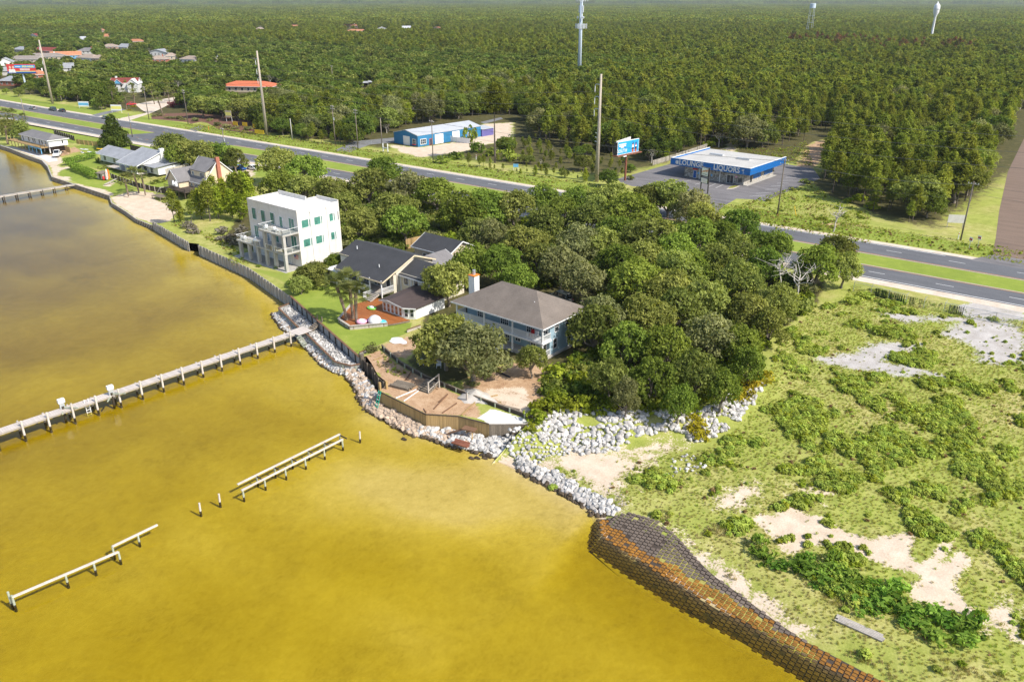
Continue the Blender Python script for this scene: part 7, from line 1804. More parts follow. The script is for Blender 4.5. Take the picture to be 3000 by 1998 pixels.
# rough grass of the verges, the bank and the ground under the grove edge
VG = [band(FARW, 3, 15, -330, 60), poly(8, [(1100, 800), (1500, 670), (1800, 580), (2000, 720), (2352, 860), (2352, 1150), (1400, 990)]), poly(8, [(1090, 260), (1560, 270), (1760, 200), (1840, 440), (1560, 400)]), poly(5, [(1540, 1110), (1850, 1220), (2050, 1350), (2130, 1500), (2300, 1480), (2200, 1350), (1900, 1180), (1640, 1080)], 2.2), poly(13, [(100, 180), (260, 320), (420, 420), (560, 380), (420, 240), (240, 100)])]
PX = []
for i, pl in enumerate(VG):
    x, y, _ = fill(pl, .62 if i < 3 else .5, 70 + i); PX.append(np.stack([x, y], 1))
PX = np.concatenate(PX); u_, v_, _ = pv(PX[:, 0], PX[:, 1], 2.4 + 0*PX[:, 0]); PX = PX[(u_ > -20) & (u_ < 3020)]
nn = fbm(PX[:, 0], PX[:, 1], 9, 88, 2); PX = PX[(nn > -.1) | (g.uniform(0, 1, len(PX)) < .35)]
scatter('verge_grass', PX, g.uniform(.5, 1.0, len(PX)), g.choice([0, 1, 2, 3, 4, 6], len(PX), p=[.42, .34, .14, .04, .03, .03]), tufts, 'rough grass and weeds on the verges beyond the highway', 'grass', zz=height(PX[:, 0], PX[:, 1]))
# undergrowth filling the floor of the grove
under = source('undergrowth', [BUSH['leaf_broad'][0], BUSH['leaf_oak'][1], BUSH['leaf_lime'][2], BUSH['leaf_olive'][0]])
X, Y, dd = fill([(-178, 140), (-168, 112), (-150, 104), (-124, 104), (-120, 118), (-96, 118), (-86, 104), (-62, 104), (-60, 80), (-54, 74), q(14, 700, 320)[:2], q(14, 1500, 335)[:2], q(14, 1900, 190)[:2], q(16, 0, 900)[:2], q(16, 420, 640)[:2], (-47, 147), (-160, 143)], 1.9, 91)
kk = ~((np.hypot(X + 78, Y - 108) < 8) | (np.hypot(X + 104, Y - 116) < 9)); X, Y = X[kk], Y[kk]
scatter('undergrowth', np.stack([X, Y], 1), g.uniform(.7, 1.9, len(X)), g.choice([0, 1, 2, 3], len(X), p=[.42, .3, .16, .12]), under, 'shady green undergrowth between the oaks of the grove', 'undergrowth', zz=height(X, Y) - .1)
print('veg', len(GROVE), len(X), len(PX), len(pick))
# ------------------------------------------------------------------ poles, wires, towers
def height_of(u, v, v1, z=2.4):
    x, y, _ = at(u, v, z); lo, hi = 0, 120
    for _ in range(40):
        m_ = (lo + hi)/2
        if project((x, y, z + m_))[1] > v1: lo = m_
        else: hi = m_
    return lo
def steel_pole(u, v, v1, label):
    x, y, _ = at(u, v); H = height_of(u, v, v1)
    r = T('transmission_pole', label, 'power pole', (x, y, 2.4), R(-6), 'tall tan transmission poles')
    MB().tube((0, 0, 0), (0, 0, H), .62, .30, 14).build('mast', 'tan_pole', r, True)
    for i, f in enumerate((.90, .79, .68)):
        mb = MB(); z = H*f; pts = [(-.3, 0, z), (-.9, 0, z + .25), (-1.6, 0, z + .2), (-2.0, 0, z - .2)]
        mb.path(pts, .11, 6); o = mb.build('arm', 'galv', r); MB().tube((-2.0, 0, z - .2), (-2.0, 0, z - 2.0), .1, .1, 8).build('insulator', 'white_plastic', o)
    for f in (.46, .42, .38):
        MB().bar((-.4, 0, H*f), (-1.3, 0, H*f + .15), .14, .14).build('bracket', 'white_plastic', r)
    return Vector((x, y, 2.4)), H
TP = [steel_pole(1748, 533, 218, 'tall tan steel pole between the billboard and the highway'), steel_pole(782, 398, 150, 'tall tan steel pole beside the yellow banners'), steel_pole(155, 305, 118, 'tall tan steel pole at the far left of the highway')]
def wood_pole(sheet, x, y, y1, label, arms=1, lean=0, can=False, mat='wood_pole'):
    ox, oy, k = ZO[sheet]; u, v, v1 = ox + x*k, oy + y*k, oy + y1*k
    px, py, _ = at(u, v); H = height_of(u, v, v1)
    r = T('utility_pole', label, 'utility pole', (px, py, 2.4), R(-4), 'wooden utility poles')
    MB().tube((0, 0, 0), (lean, 0, H), .19, .13, 10).build('pole', mat, r, True)
    if arms:
        for i in range(arms):
            z = H - .5 - i*.9; o = MB().bar((lean - 1.1, 0, z), (lean + 1.1, 0, z), .1, .12).build('crossarm', 'wood_grey', r)
            for a in (-1.0, -.4, .4, 1.0): MB().tube((lean + a, 0, z + .06), (lean + a, 0, z + .3), .05, .04, 6).build('insulator', 'white_plastic', o)
    if can: MB().tube((lean + .32, 0, H*.62), (lean + .32, 0, H*.62 + .9), .24, .24, 10).build('transformer', 'galv', r)
    return Vector((px + lean, py, 2.4)), H
WP = {}
for key, a in {'rest1': (1, 1370, 1100, 795, 'wooden pole with three arms by the restaurant drive', 2), 'rest2': (1, 1730, 1145, 825, 'wooden pole in the restaurant garden', 2), 'left': (1, 235, 1095, 905, 'thin pole on the median at the far left', 0),
               'mag': (1, 1218, 1260, 1045, 'weathered pole behind the magnolia', 0), 'cream': (1, 2085, 1500, 1175, 'vine wrapped pole with crossarm behind the cream house', 1), 'cream2': (1, 2055, 1480, 1330, 'short pole beside the vine wrapped pole', 0),
               'white': (2, 335, 1295, 1090, 'short white concrete pole on the far verge', 0), 'can': (2, 730, 1330, 968, 'pole with transformer left of the blue building drive', 2), 'gate': (2, 938, 1375, 1005, 'pale pole at the blue building drive', 2),
               'thin': (2, 1157, 1320, 1085, 'plain brown pole at the left of the blue building', 0), 'lot': (2, 1628, 1495, 1105, 'grey pole in front of the blue metal building', 1), 'store': (8, 1498, 875, 360, 'long leaning pole in front of the store', 2),
               'right': (0, 2208, 553, 418, 'long pole beside the signs at the side road', 1), 'back': (8, 1965, 410, 215, 'pole with two transformers behind the store', 0), 'wood': (2, 710, 800, 605, 'pole rising out of the wood left of the carport', 1),
               'wood2': (4, 1020, 1140, 1010, 'pole inside the wood right of the sandy track', 0), 'wood3': (3, 530, 800, 712, 'small pole beside the foot of the cell tower', 1)}.items():
    WP[key] = wood_pole(*a, can=key in ('can', 'back', 'cream', 'mag'), mat='concrete' if key == 'white' else 'wood_pole')
def wire(label, a, b, sag, r_=.022, group='overhead wires'):
    a, b = Vector(a), Vector(b); pts = []
    for i in range(13):
        t = i/12; p = a.lerp(b, t); p.z -= sag*4*t*(1 - t); pts.append(p - a)
    o = MB().path(pts, r_, 4).build('overhead_wire', 'wire'); o.location = a; tag(o, label, 'wire', group)
def top(k, f=.97, dx=0): p, h = WP[k]; return p + Vector((dx, 0, h*f))
for i, (a, b, lab) in enumerate([('rest1', 'rest2', 'between the restaurant poles'), ('rest2', 'can', 'from the restaurant to the transformer pole'), ('can', 'gate', 'between the poles at the blue building drive'), ('gate', 'lot', 'across the blue building lot'), ('lot', 'store', 'over the far verge before the store'), ('store', 'right', 'from the store pole to the side road pole')]):
    for dx in (-.9, .9): wire('%s wire %s' % ('left' if dx < 0 else 'right', lab), top(a, .95, dx), top(b, .95, dx), 1.2)
    wire('low wire ' + lab, top(a, .72), top(b, .72), 1.0)
wire('wire from the store pole to the pole behind the store', top('store', .9), top('back', .9), 1.0)
wire('wire running off to the right over the side road', top('right', .95), top('right', .95) + Vector((70, 4, 0)), 1.0); wire('lower wire running off to the right over the side road', top('right', .8), top('right', .8) + Vector((70, 4, 0)), 1.0)
for i, ((pa, ha), (pb, hb)) in enumerate(((TP[0], TP[1]), (TP[1], TP[2]))):
    for j, f in enumerate((.84, .73, .62)): wire('%s high line between the %s steel poles' % (('upper', 'middle', 'lower')[j], ('right', 'left')[i]), pa + Vector((-2, 0, ha*f)), pb + Vector((-2, 0, hb*f)), 3.5, .035)
for j, f in enumerate((.84, .73, .62)): wire('%s high line running right from the near steel pole' % ('upper', 'middle', 'lower')[j], TP[0][0] + Vector((-2, 0, TP[0][1]*f)), TP[0][0] + Vector((150, 7, TP[0][1]*f)), 3.0, .035)
def cell_tower():
    x, y, _ = at(1696, 242); r = T('cell_tower', 'tall pale blue cell tower with white antenna arrays above the wood', 'tower', (x, y, 2.4))
    MB().tube((0, 0, 0), (0, 0, 56), 1.35, .75, 18).build('mast', 'tower_blue', r, True)
    def array(z, rad, n, h):
        MB().path([(rad*math.cos(i*2.094 + 1), rad*math.sin(i*2.094 + 1), z) for i in range(4)], .10, 6).path([(rad*math.cos(i*2.094 + 1), rad*math.sin(i*2.094 + 1), z + h*.5) for i in range(4)], .08, 6).build('platform', 'galv', r)
        for k in range(n):
            t = k/n*3; i = int(t); a0, a1 = i*2.094 + 1, (i + 1)*2.094 + 1; f = t - i
            px, py = rad*((1 - f)*math.cos(a0) + f*math.cos(a1)), rad*((1 - f)*math.sin(a0) + f*math.sin(a1))
            MB().box(px - .2, px + .2, py - .12, py + .12, z - h*.35, z + h*.75).build('antenna_panel', 'white_plastic', r)
    array(33.0, 4.0, 12, 2.6); array(48.6, 4.2, 9, 2.4)
    for s_ in (-1, 1):
        MB().box(s_*1.5 - .25, s_*1.5 + .25, -.2, .2, 41.5, 45.5).build('antenna_panel', 'white_plastic', r); MB().bar((0, 0, 43), (s_*1.4, 0, 43), .12, .12).build('bracket', 'galv', r)
        d = MB().lathe([(.05, -.15), (.8, 0), (.8, .3), (.05, .4)], n=14).build('dish', 'white_plastic', r); d.location = (s_*2.0, -.6, 38.6); d.rotation_euler = (R(90), 0, R(20)*s_)
    MB().box(-9, -5.5, -3, 0, 0, 2.6).build('equipment_hut', 'white_plastic', r); MB().tube((.9, -.8, 0), (.7, -.5, 54), .12, .1, 6).build('cable_run', 'dark_metal', r)
cell_tower()
def water_towers():
    d = 1150; a = math.atan2(*(lambda p: (p[0], p[1]))(at(2730, 100)[:2])); x, y = math.sin(a)*d, math.cos(a)*d
    r = T('water_tower', 'white water tower far away above the wood at the upper right', 'water tower', (x, y, 2.4))
    MB().lathe([(2.0, 0), (1.4, 8), (1.3, 29), (2.0, 31), (3.3, 34), (3.5, 39), (3.1, 42), (1.6, 43.6), (.7, 44), (.6, 46)], n=20).build('tank', 'white_plastic', r, True)
    MB().lathe([(3.5, 37.8), (4.0, 37.8), (4.0, 38.1), (3.5, 38.1)], n=20).build('catwalk', 'galv', r)
    a = math.atan2(*at(2370, 100)[:2]); x, y = math.sin(a)*1250, math.cos(a)*1250
    r = T('lattice_tower', 'dark lattice legged tank tower far away above the wood', 'tower', (x, y, 2.4)); r.scale = (.86, .86, .86)
    MB().lathe([(4.4, 43), (4.6, 43.2), (4.6, 49.5), (3.8, 50)], n=16).build('tank', 'tower_blue', r)
    for i in range(4): c, s_ = math.cos(i*1.571 + .8), math.sin(i*1.571 + .8); MB().tube((5.5*c, 5.5*s_, 0), (4.2*c, 4.2*s_, 43.2), .3, .3, 6).build('leg', 'galv', r)
    for z in (12, 22, 32): MB().path([(5.0*math.cos(i*1.571 + .8), 5.0*math.sin(i*1.571 + .8), z) for i in range(5)], .18, 5).build('brace', 'galv', r)
water_towers()
# ------------------------------------------------------------------ billboards and signs
def billboard():
    x, y, _ = at(1834, 530); r = T('billboard', 'blue soft drink billboard on a single brown post left of the store', 'billboard', (x, y, 2.4), R(90 - 6))
    # local x runs inland along the face, face towards -y (the photo's side)
    MB().tube((0, .4, 0), (0, .4, 8.3), .32, .32, 12).build('post', 'rust', r); MB().box(-5.6, 5.8, -.9, 1.2, 7.7, 7.95).build('catwalk', 'rust', r)
    fb_ = MB().box(-5.0, 5.0, -.15, .05, 8.0, 11.8).build('panel', 'white_trim', r); MB().box(-4.85, 4.85, -.19, -.15, 8.15, 11.65).build('ad_face', 'ad_blue', fb_)
    text_mesh('SOUTH', 1.35, 'white_paint', 'lettering', fb_, (-2.9, -.22, 9.0), (R(90), 0, 0), .02, .01)
    for z, w0, w1 in ((10.75, -4.5, -1.1), (10.25, -4.4, -1.2), (9.85, -3.5, -2.2)): MB().box(w0, w1, -.205, -.19, z, z + .34).build('text_line', 'white_paint', fb_)
    for bx, lab in ((2.1, 'rock_grey'), (3.5, 'car_blue')):
        MB().box(bx - .42, bx + .42, -.215, -.19, 8.2, 9.0).build('bottle_base', 'cola_amber', fb_); MB().box(bx - .46, bx + .46, -.218, -.19, 9.0, 9.5).build('bottle_body', 'cola', fb_)
        MB().box(bx - .47, bx + .47, -.222, -.19, 9.5, 10.4).build('bottle_label', lab, fb_); MB().box(bx - .3, bx + .3, -.218, -.19, 10.4, 10.8).build('bottle_neck', 'cola', fb_); MB().box(bx - .16, bx + .16, -.218, -.19, 10.8, 11.15).build('bottle_cap', 'car_blue', fb_)
        d = MB().lathe([(.36, 0), (.36, .02)], n=14).build('emblem', 'white_plastic', fb_); d.location = (bx, -.224, 9.95); d.rotation_euler = (R(90), 0, 0); e = MB().prism([(.33*math.cos(t), .33*math.sin(t)) for t in np.linspace(.2, math.pi - .2, 8)], .02, .03).build('emblem_arc', 'ad_red', fb_); e.location = (bx, -.226, 9.95); e.rotation_euler = (R(90), 0, 0)
    bk = MB().box(-5.0, 5.0, 0, .2, 8.0, 11.8).build('rear_panel', 'bare_wall', r); bk.location = (0, 1.6, .15); bk.rotation_euler = (0, 0, R(14)); MB().box(-5.1, -4.9, -.1, 1.2, 8.0, 11.6).build('end_frame', 'dark_metal', r)
    MB().bar((-4, -1.6, 7.75), (-2.6, -1.6, 7.75), .3, .2).build('lamp', 'white_plastic', r)
    x, y, _ = q(1, 240, 825); H = 11.5
    r = T('billboard', 'red and blue portrait billboard with yellow number at the far left', 'billboard', (x, y, 2.4), R(39.5 + 4))
    MB().tube((0, .5, 0), (0, .5, 9.6), .5, .5, 12).build('post', 'tower_blue', r); MB().box(-8.3, 8.3, -.8, 1.2, 8.9, 9.15).build('catwalk', 'dark_metal', r)
    p = MB().box(-8, 8, -.2, .3, 9.2, 14.2).build('panel', 'ad_red', r)
    MB().box(-3.6, 7.95, -.23, -.2, 12.1, 13.7).build('band', 'ad_blue', p); MB().box(-8, 7.95, -.23, -.2, 9.25, 10.2).build('band', 'car_blue', p); MB().box(-3.2, 7.95, -.24, -.23, 10.0, 10.35).build('band', 'ad_yellow', p)
    text_mesh('666-6666', 1.75, 'ad_yellow', 'lettering', p, (4.0, -.26, 12.85), (R(90), 0, 0), .03, .01)
    for z in (11.3, 10.75): MB().box(-.8, 4.8, -.25, -.2, z, z + .36).build('text_line', 'white_paint', p)
    MB().box(-3.2, -.2, -.25, -.23, 12.6, 13.0).build('text_line', 'white_paint', p)
    for bx in (-6.2, -4.4):
        f = MB().lathe([(.1, -.9), (.55, -.5), (.6, .1), (.4, .6), (.1, .75)], n=12).build('portrait_head', 'skin_paper', p); f.scale = (1, .12, 1); f.location = (bx, -.24, 12.4); MB().prism([(bx - 1.1, 9.5), (bx + 1.1, 9.5), (bx + .8, 11.4), (bx - .8, 11.4)], .2, .24).build('portrait_shirt', 'white_paint', p).rotation_euler = (R(90), 0, 0)
billboard()
def board_sign(u, v, w, h, z0, mat, label, rz, face=None, frame='white_trim', posts=True, name='sign'):
    x, y, _ = at(u, v); r = T(name, label, 'sign', (x, y, 2.4), rz)
    p = MB().box(-w/2, w/2, -.05, .05, z0, z0 + h).build('panel', mat, r)
    if face: MB().box(-w/2 + .15, w/2 - .15, -.07, -.05, z0 + h*.25, z0 + h*.75).build('text_block', face, p)
    if posts:
        for s_ in (-1, 1): post(r, s_*w*.46, .08, 0, z0 + h, .12, frame)
    return r
board_sign(247, 318, 5.5, 2.4, .8, 'white_plastic', 'white land sign left of the palms by the highway', R(32), 'sky_blue'); board_sign(343, 331, 5.5, 2.6, 1.0, 'white_plastic', 'white land sign at the restaurant drive', R(30), 'ad_yellow')
board_sign(672, 358, 3.4, 2.8, 2.0, 'tan_wall', 'tan restaurant sign board among the garden oaks', R(15), 'ad_yellow')
for i, (u, v, w) in enumerate(((761, 398, 5.0), (797, 384, 4.0), (749, 381, 2.8), (718, 375, 2.8), (690, 373, 2.8))): board_sign(u, v, w, 1.5, .7 if i != 1 else 1.4, 'yellow_paint', ['large yellow banner below the middle steel pole', 'yellow banner right of the middle steel pole', 'small yellow banner left of the steel pole', 'small yellow banner in the middle of the garden', 'leftmost small yellow banner in the garden'][i], R(10), None, 'wood_dark')
board_sign(2796, 668, 3.6, 1.9, 1.2, 'bare_wall', 'grey plywood board on posts right of the store field', R(28), None, 'wood_grey')
board_sign(1511, 498, 1.6, 1.0, .8, 'sky_blue', 'small blue sign on the verge left of the steel pole', R(30))
def road_sign(u, v, kind, label):
    x, y, _ = at(u, v); r = T('road_sign', label, 'road sign', (x, y, 2.4), R(150)); post(r, 0, 0, 0, 2.4, .07, 'galv')
    if kind == 'round': MB().prism([(.42*math.cos(i*.7854 + .39), .42*math.sin(i*.7854 + .39)) for i in range(8)], -.02, .02).build('plate', 'bare_wall', r).location = (0, 0, 2.3); r.children[-1].rotation_euler = (R(90), 0, 0)
    else: MB().box(-.42, .42, -.03, 0, 1.7, 2.6).build('plate', 'white_plastic', r); MB().box(-.34, .34, .0, .012, 1.95, 2.35).build('print', 'red_paint', r)
for u, v, k_, l_ in ((2838, 730, 'sq', 'white and red sign left of the pair at the side road'), (2863, 725, 'sq', 'white and red sign right of the pair at the side road')): road_sign(u, v, k_, l_)
for i, (u, v) in enumerate(((2806, 702), (1395, 468), (612, 382), (182, 292), (196, 289))):
    x, y, _ = at(u, v); o = T('marker_post', ['slim marker post beside the long pole at the side road', 'slim white marker on the blue building lot', 'orange marker by the restaurant driveway', 'left white marker on the far left verge', 'right white marker on the far left verge'][i], 'marker', (x, y, 2.4)); MB().tube((0, 0, 0), (0, 0, 1.6), .09, .09, 8).build('post', 'orange_plastic' if i == 2 else 'white_plastic', o); MB().tube((0, 0, 1.2), (0, 0, 1.4), .095, .095, 8).build('band', 'red_paint', o)
for i, (x0, y0, x1, y1) in enumerate(((1670, 890, 1635, 815), (2048, 1490, 2046, 1455))):
    a, b = q(8, x0, y0) if i == 0 else q(1, x0, y0), None
    o = T('guy_guard', ['yellow guy wire guard on the grass before the store', 'yellow guy wire guard behind the cream house'][i], 'guy guard', a); MB().tube((0, 0, 0), (-1.0, .5, 2.3), .08, .08, 8).build('sleeve', 'yellow_paint', o); MB().tube((-1.0, .5, 2.3), (-3.2, 1.6, 7.0), .02, .02, 4).build('wire', 'wire', o)
o = T('empty_sign', 'empty white H shaped sign frame on the blue building lot', 'sign', q(2, 1190, 1400)); post(o, -1.2, 0, 0, 3.0, .25, 'white_plastic'); post(o, 1.2, 0, 0, 3.0, .25, 'white_plastic'); MB().box(-1.2, 1.2, -.1, .1, 1.3, 1.6).build('crossbar', 'white_plastic', o)
o = T('field_gate', 'grey tube gate at the end of the blue building drive', 'gate', q(2, 1010, 1325), R(20))
for z in (.3, .6, .9, 1.2): MB().tube((-2.4, 0, z), (2.4, 0, z), .04, .04, 6).build('bar', 'galv', o)
for x in (-2.4, 0, 2.4): MB().tube((x, 0, 0), (x, 0, 1.3), .05, .05, 6).build('upright', 'galv', o)
# ------------------------------------------------------------------ fences
def chain_fence():
    P_ = [q(16, x, y) for x, y in ((780, 485), (940, 520), (1100, 565), (1260, 605), (1425, 640), (1610, 680), (1785, 712))]
    r = T('chain_link_fence', 'chain link fence with patches of dark green slats along the field', 'fence', P_[0])
    g = Vector(P_[0])
    for i, p in enumerate(P_):
        d = Vector(p) - g; MB().tube(d, d + Vector((0, 0, 1.9)), .05, .05, 8).tube(d + Vector((0, 0, 1.9)), d + Vector((.2, .25, 2.25)), .035, .03, 6).build('post', 'galv', r)
    for i, (a, b) in enumerate(zip(P_[:-1], P_[1:])):
        A, B = Vector(a) - g, Vector(b) - g; MB().face(A + Vector((0, 0, .05)), B + Vector((0, 0, .05)), B + Vector((0, 0, 1.85)), A + Vector((0, 0, 1.85))).build('wire_mesh', 'chain_mesh', r)
        if i not in (3, 4): MB().tube(A + Vector((0, 0, 1.85)), B + Vector((0, 0, 1.85)), .035, .035, 6).build('top_rail', 'galv', r)
    sl_ = MB().box(-.035, .035, -.012, .012, 0, 1.55).mesh('slat'); sl_.materials.append(M['leaf_broad'] if False else M['slat_green'])
    def slats(i, f0, f1, n):
        A, B = Vector(P_[i]) - g, Vector(P_[i + 1]) - g
        for k in range(n):
            if rnd.random() < .1: continue
            o = link('slat', sl_, r); o.location = A.lerp(B, f0 + (f1 - f0)*k/n) + Vector((0, 0, .1)); o.rotation_euler = (rnd.uniform(-.08, .08), rnd.uniform(-.07, .07), math.atan2(B.y - A.y, B.x - A.x))
    slats(1, .25, 1, 34); slats(2, 0, .92, 38); slats(3, .2, .5, 7); slats(5, .25, 1, 24); slats(3, .75, .85, 2)
    a, b, c = Vector(q(16, 1800, 716)), Vector(q(16, 2080, 770)), Vector(q(16, 2240, 805))
    gt = T('chain_link_gate', 'double chain link gate across the gravel entrance of the field', 'gate', a)
    for A, B in ((a, b), (b, c + (c - b)*.5)):
        A, B = A - a, B - a; f = MB().path([A + Vector((0, 0, .1)), B + Vector((0, 0, .1)), B + Vector((0, 0, 1.8)), A + Vector((0, 0, 1.8)), A + Vector((0, 0, .1)), B + Vector((0, 0, 1.8))], .035, 6).build('leaf_frame', 'galv', gt); MB().face(A + Vector((0, 0, .1)), B + Vector((0, 0, .1)), B + Vector((0, 0, 1.8)), A + Vector((0, 0, 1.8))).build('wire_mesh', 'chain_mesh', f)
plain('slat_green', (.03, .055, .018), .7, .3, 2, rnd_amt=.3)
chain_fence()
def board_fence(label, pts, h, mat, w=.16, gap=.02, z=2.4, posts=2.4, name='board_fence', horiz=False, pm=None):
    r = T(name, label, 'fence', (*pts[0][:2], z)); g = Vector((*pts[0][:2], 0))
    u_ = unit(mat)
    for x, y, a, wd in walk([p[:2] for p in pts], w + gap if not horiz else 2.4):
        if horiz:
            for k in range(int(h/.24)):
                o = link('board', u_, r); o.location = (x - g.x, y - g.y, .12 + k*.24); o.rotation_euler = (0, 0, a); o.scale = (wd, .03, .19)
        else:
            o = link('board', u_, r); o.location = (x - g.x, y - g.y, .05); o.rotation_euler = (0, 0, a); o.scale = (wd - gap, .03, h + rnd.uniform(-.03, .03))
    for x, y, a, wd in walk([p[:2] for p in pts], posts, .08):
        o = link('post', unit(pm or mat), r); o.location = (x - g.x, y - g.y, 0); o.scale = (.13, .13, h + .12)
board_fence('dark picket fence between the ranch lawn and the shore lot', [q(5, x, y, 2.0) for x, y in ((1020, 690), (1100, 720), (1240, 770), (1400, 810), (1620, 850))], 1.5, 'wood_dark', .2, .05, 1.7, pm='wood_grey')
board_fence('pale board fence between the ranch and cream houses', [q(5, 1530, 690), q(5, 1735, 640)], 2.4, 'wood_grey', .3, .02)
board_fence('new orange board fence behind the black roofed house', [at(1190, 731)[:2], at(1254, 716)[:2]], 2.2, 'wood_new', .3, .02)
board_fence('dark fence behind the stilt house', [q(5, 500, 300), q(5, 690, 358)], 1.9, 'wood_dark', .4, .03, pm='wood_grey'); board_fence('open horizontal board fence left of the magnolia', [q(5, 705, 385), q(5, 760, 392), q(5, 910, 410)], 1.7, 'wood_new', horiz=True)
board_fence('dark fence behind the ranch house', [q(5, 1200, 440), q(5, 1330, 470)], 1.9, 'wood_dark', .4, .03); board_fence('grey plank fence along the left side of the store lot', [q(8, 350, 425), q(8, 520, 375), q(8, 690, 320), q(8, 850, 265)], 1.6, 'wood_grey', .5, .25)
board_fence('dark side fence between the oak and the blue house', [(-85.5, 86.5), (-85.5, 100)], 1.9, 'wood_dark', .25, .02)
# ------------------------------------------------------------------ vehicles
def vehicle(label, x, y, rz, paint, kind='sedan', name='parked_car', z=2.42, group=None):
    r = T(name, label, {'pickup': 'pickup', 'suv': 'suv'}.get(kind, 'car'), (x, y, z), rz, group)
    L, W_, H = {'sedan': (4.6, 1.8, 1.42), 'suv': (4.8, 1.9, 1.8), 'pickup': (5.7, 2.0, 1.9)}[kind]; h = L/2
    def loft(prof, w0, w1, zt):      # side profile extruded, narrowing towards the top
        n = len(prof); zmin = min(p[1] for p in prof); mb = MB()
        for s_ in (-1, 1):
            for px, pz in prof: k = (pz - zmin)/max(1e-6, zt - zmin); mb.v.append((px, s_*(w0 + (w1 - w0)*k)/2, pz))
        mb.f += [tuple(range(n)), tuple(range(2*n - 1, n - 1, -1))] + [(i, n + i, n + (i + 1) % n, (i + 1) % n) for i in range(n)]
        return mb
    b0 = .85 if kind == 'sedan' else 1.05
    loft([(-h, .35), (-h + .05, .75), (-h + .25, b0 - .05), (-h + 1.1, b0), (h - 1.3, b0), (h - .25, b0 - .14), (h, .62), (h - .02, .32)], W_, W_*.93, b0).build('body', paint, r)
    c = {'sedan': [(-1.75, b0), (-1.1, H), (.45, H), (1.15, b0)], 'suv': [(-2.25, b0), (-2.1, H), (.55, H), (1.25, b0)], 'pickup': [(-.7, b0), (-.55, H), (.75, H), (1.5, b0)]}[kind]
    loft(c, W_*.9, W_*.74, H).build('cabin', 'glass_car', r); loft([(c[1][0] + .02, H - .03), (c[1][0] + .08, H + .05), (c[2][0] - .08, H + .05), (c[2][0] - .02, H - .03)], W_*.76, W_*.72, H + .05).build('roof', paint, r)
    mb = MB()
    for s_ in (-1, 1):
        for (ax, az), (bx, bz) in ((c[0], c[1]), (c[2], c[3]), ((-.3, b0), (-.3, H))): mb.bar((ax, s_*W_*.452, az), (bx, s_*W_*.375, bz), .09, .06)
    mb.build('pillar', paint, r)
    if kind == 'pickup': MB().box(-h + .12, -.75, -W_*.42, W_*.42, b0 - .02, b0 + .02).build('bed', 'rubber', r)
    for sx in (-h*.62, h*.64):
        for s_ in (-1, 1):
            w_ = MB().tube((sx, s_*(W_/2 - .2), .33), (sx, s_*(W_/2 + .02), .33), .34, .34, 14).build('wheel', 'rubber', r); MB().tube((sx, s_*(W_/2 + .0), .33), (sx, s_*(W_/2 + .035), .33), .2, .2, 10).build('rim', 'rim', w_)
    for s_ in (-1, 1):
        MB().box(h - .16, h + .01, s_*W_*.36 - .16, s_*W_*.36 + .16, .58, .74).build('headlight', 'headlamp', r); MB().box(-h - .01, -h + .1, s_*W_*.38 - .13, s_*W_*.38 + .13, .62, .8).build('tail_light', 'tail_lamp', r)
    return r
ra = math.atan2(.045, 1)
for u, v, p_, k_, l_ in ((97, 321, 'car_silver', 'sedan', 'grey car leading on the far carriageway at the left'), (155, 325, 'car_teal', 'suv', 'dark car following on the far carriageway'), (310, 349, 'car_silver', 'sedan', 'silver car turning by the restaurant drive')):
    x, y, _ = at(u, v); vehicle(l_, x, y, ra + math.pi, p_, k_, 'moving_car')
x, y, _ = at(169, 325.5); vehicle('dark car close behind on the far carriageway', x + 5, y, ra + math.pi, 'car_dark', 'sedan', 'moving_car')
x, y, _ = at(386, 309); vehicle('red car parked at the restaurant drive behind the palms', x, y, 1.2, 'red_paint', 'sedan')
x, y, _ = at(703, 498); vehicle('bright blue car parked behind the cream house', x, y, R(8), 'car_blue', 'sedan'); x, y, _ = at(742, 498); vehicle('white car parked right of the blue one', x, y, R(6), 'car_white', 'sedan')
x, y, _ = at(676, 496); vehicle('white car parked left of the blue one', x, y, R(60), 'car_white', 'suv'); x, y, _ = at(725, 536); vehicle('dark car half hidden under the trees behind the cream house', x, y, R(100), 'car_dark', 'sedan')
x, y, _ = q(5, 530, 488, 1.8); vehicle('white pickup truck parked on the shore by the stilt house', x, y, R(-32), 'car_white', 'pickup', 'pickup_truck', z=1.75)
vehicle('silver suv parked under the trees behind the blue house', -78.3, 108.6, R(170), 'car_silver', 'suv', 'parked_suv')
# ------------------------------------------------------------------ things in the yards
def heap(label, x, y, r_, h, mat, z=2.38, name='sand_pile'):
    g = np.random.default_rng(int(abs(x)*10)); mb = MB(); n, m_ = 20, 7
    for k in range(m_):
        f = k/(m_ - 1)
        for i in range(n): a = i/n*6.283; rr = r_*f*(1 + .14*math.sin(3*a + 1) + .07*g.normal()); mb.v.append((rr*math.cos(a), rr*.7*math.sin(a), h*(1 - f)**1.15 + (.04*g.normal() if 0 < k < m_ - 1 else 0)))
    for k in range(m_ - 1):
        for i in range(n): j = (i + 1) % n; mb.f.append((k*n + i, (k + 1)*n + i, (k + 1)*n + j, k*n + j))
    o = mb.build(name, mat, None, True); o.location = (x, y, z); tag(o, label, 'heap')
p = q(13, 1350, 640); heap('grey sand heap beside the old retaining wall', p[0], p[1], 2.9, 1.15, 'sand_pile')
p = q(12, 1630, 580); heap('crumpled white sheet on the sand by the lawn', p[0], p[1], 1.6, .3, 'white_plastic', name='white_sheet')
p = q(7, 1600, 1130); heap('white rubble heap at the right end of the blue house', p[0], p[1], 2.2, .8, 'rock_white', name='rubble_heap')
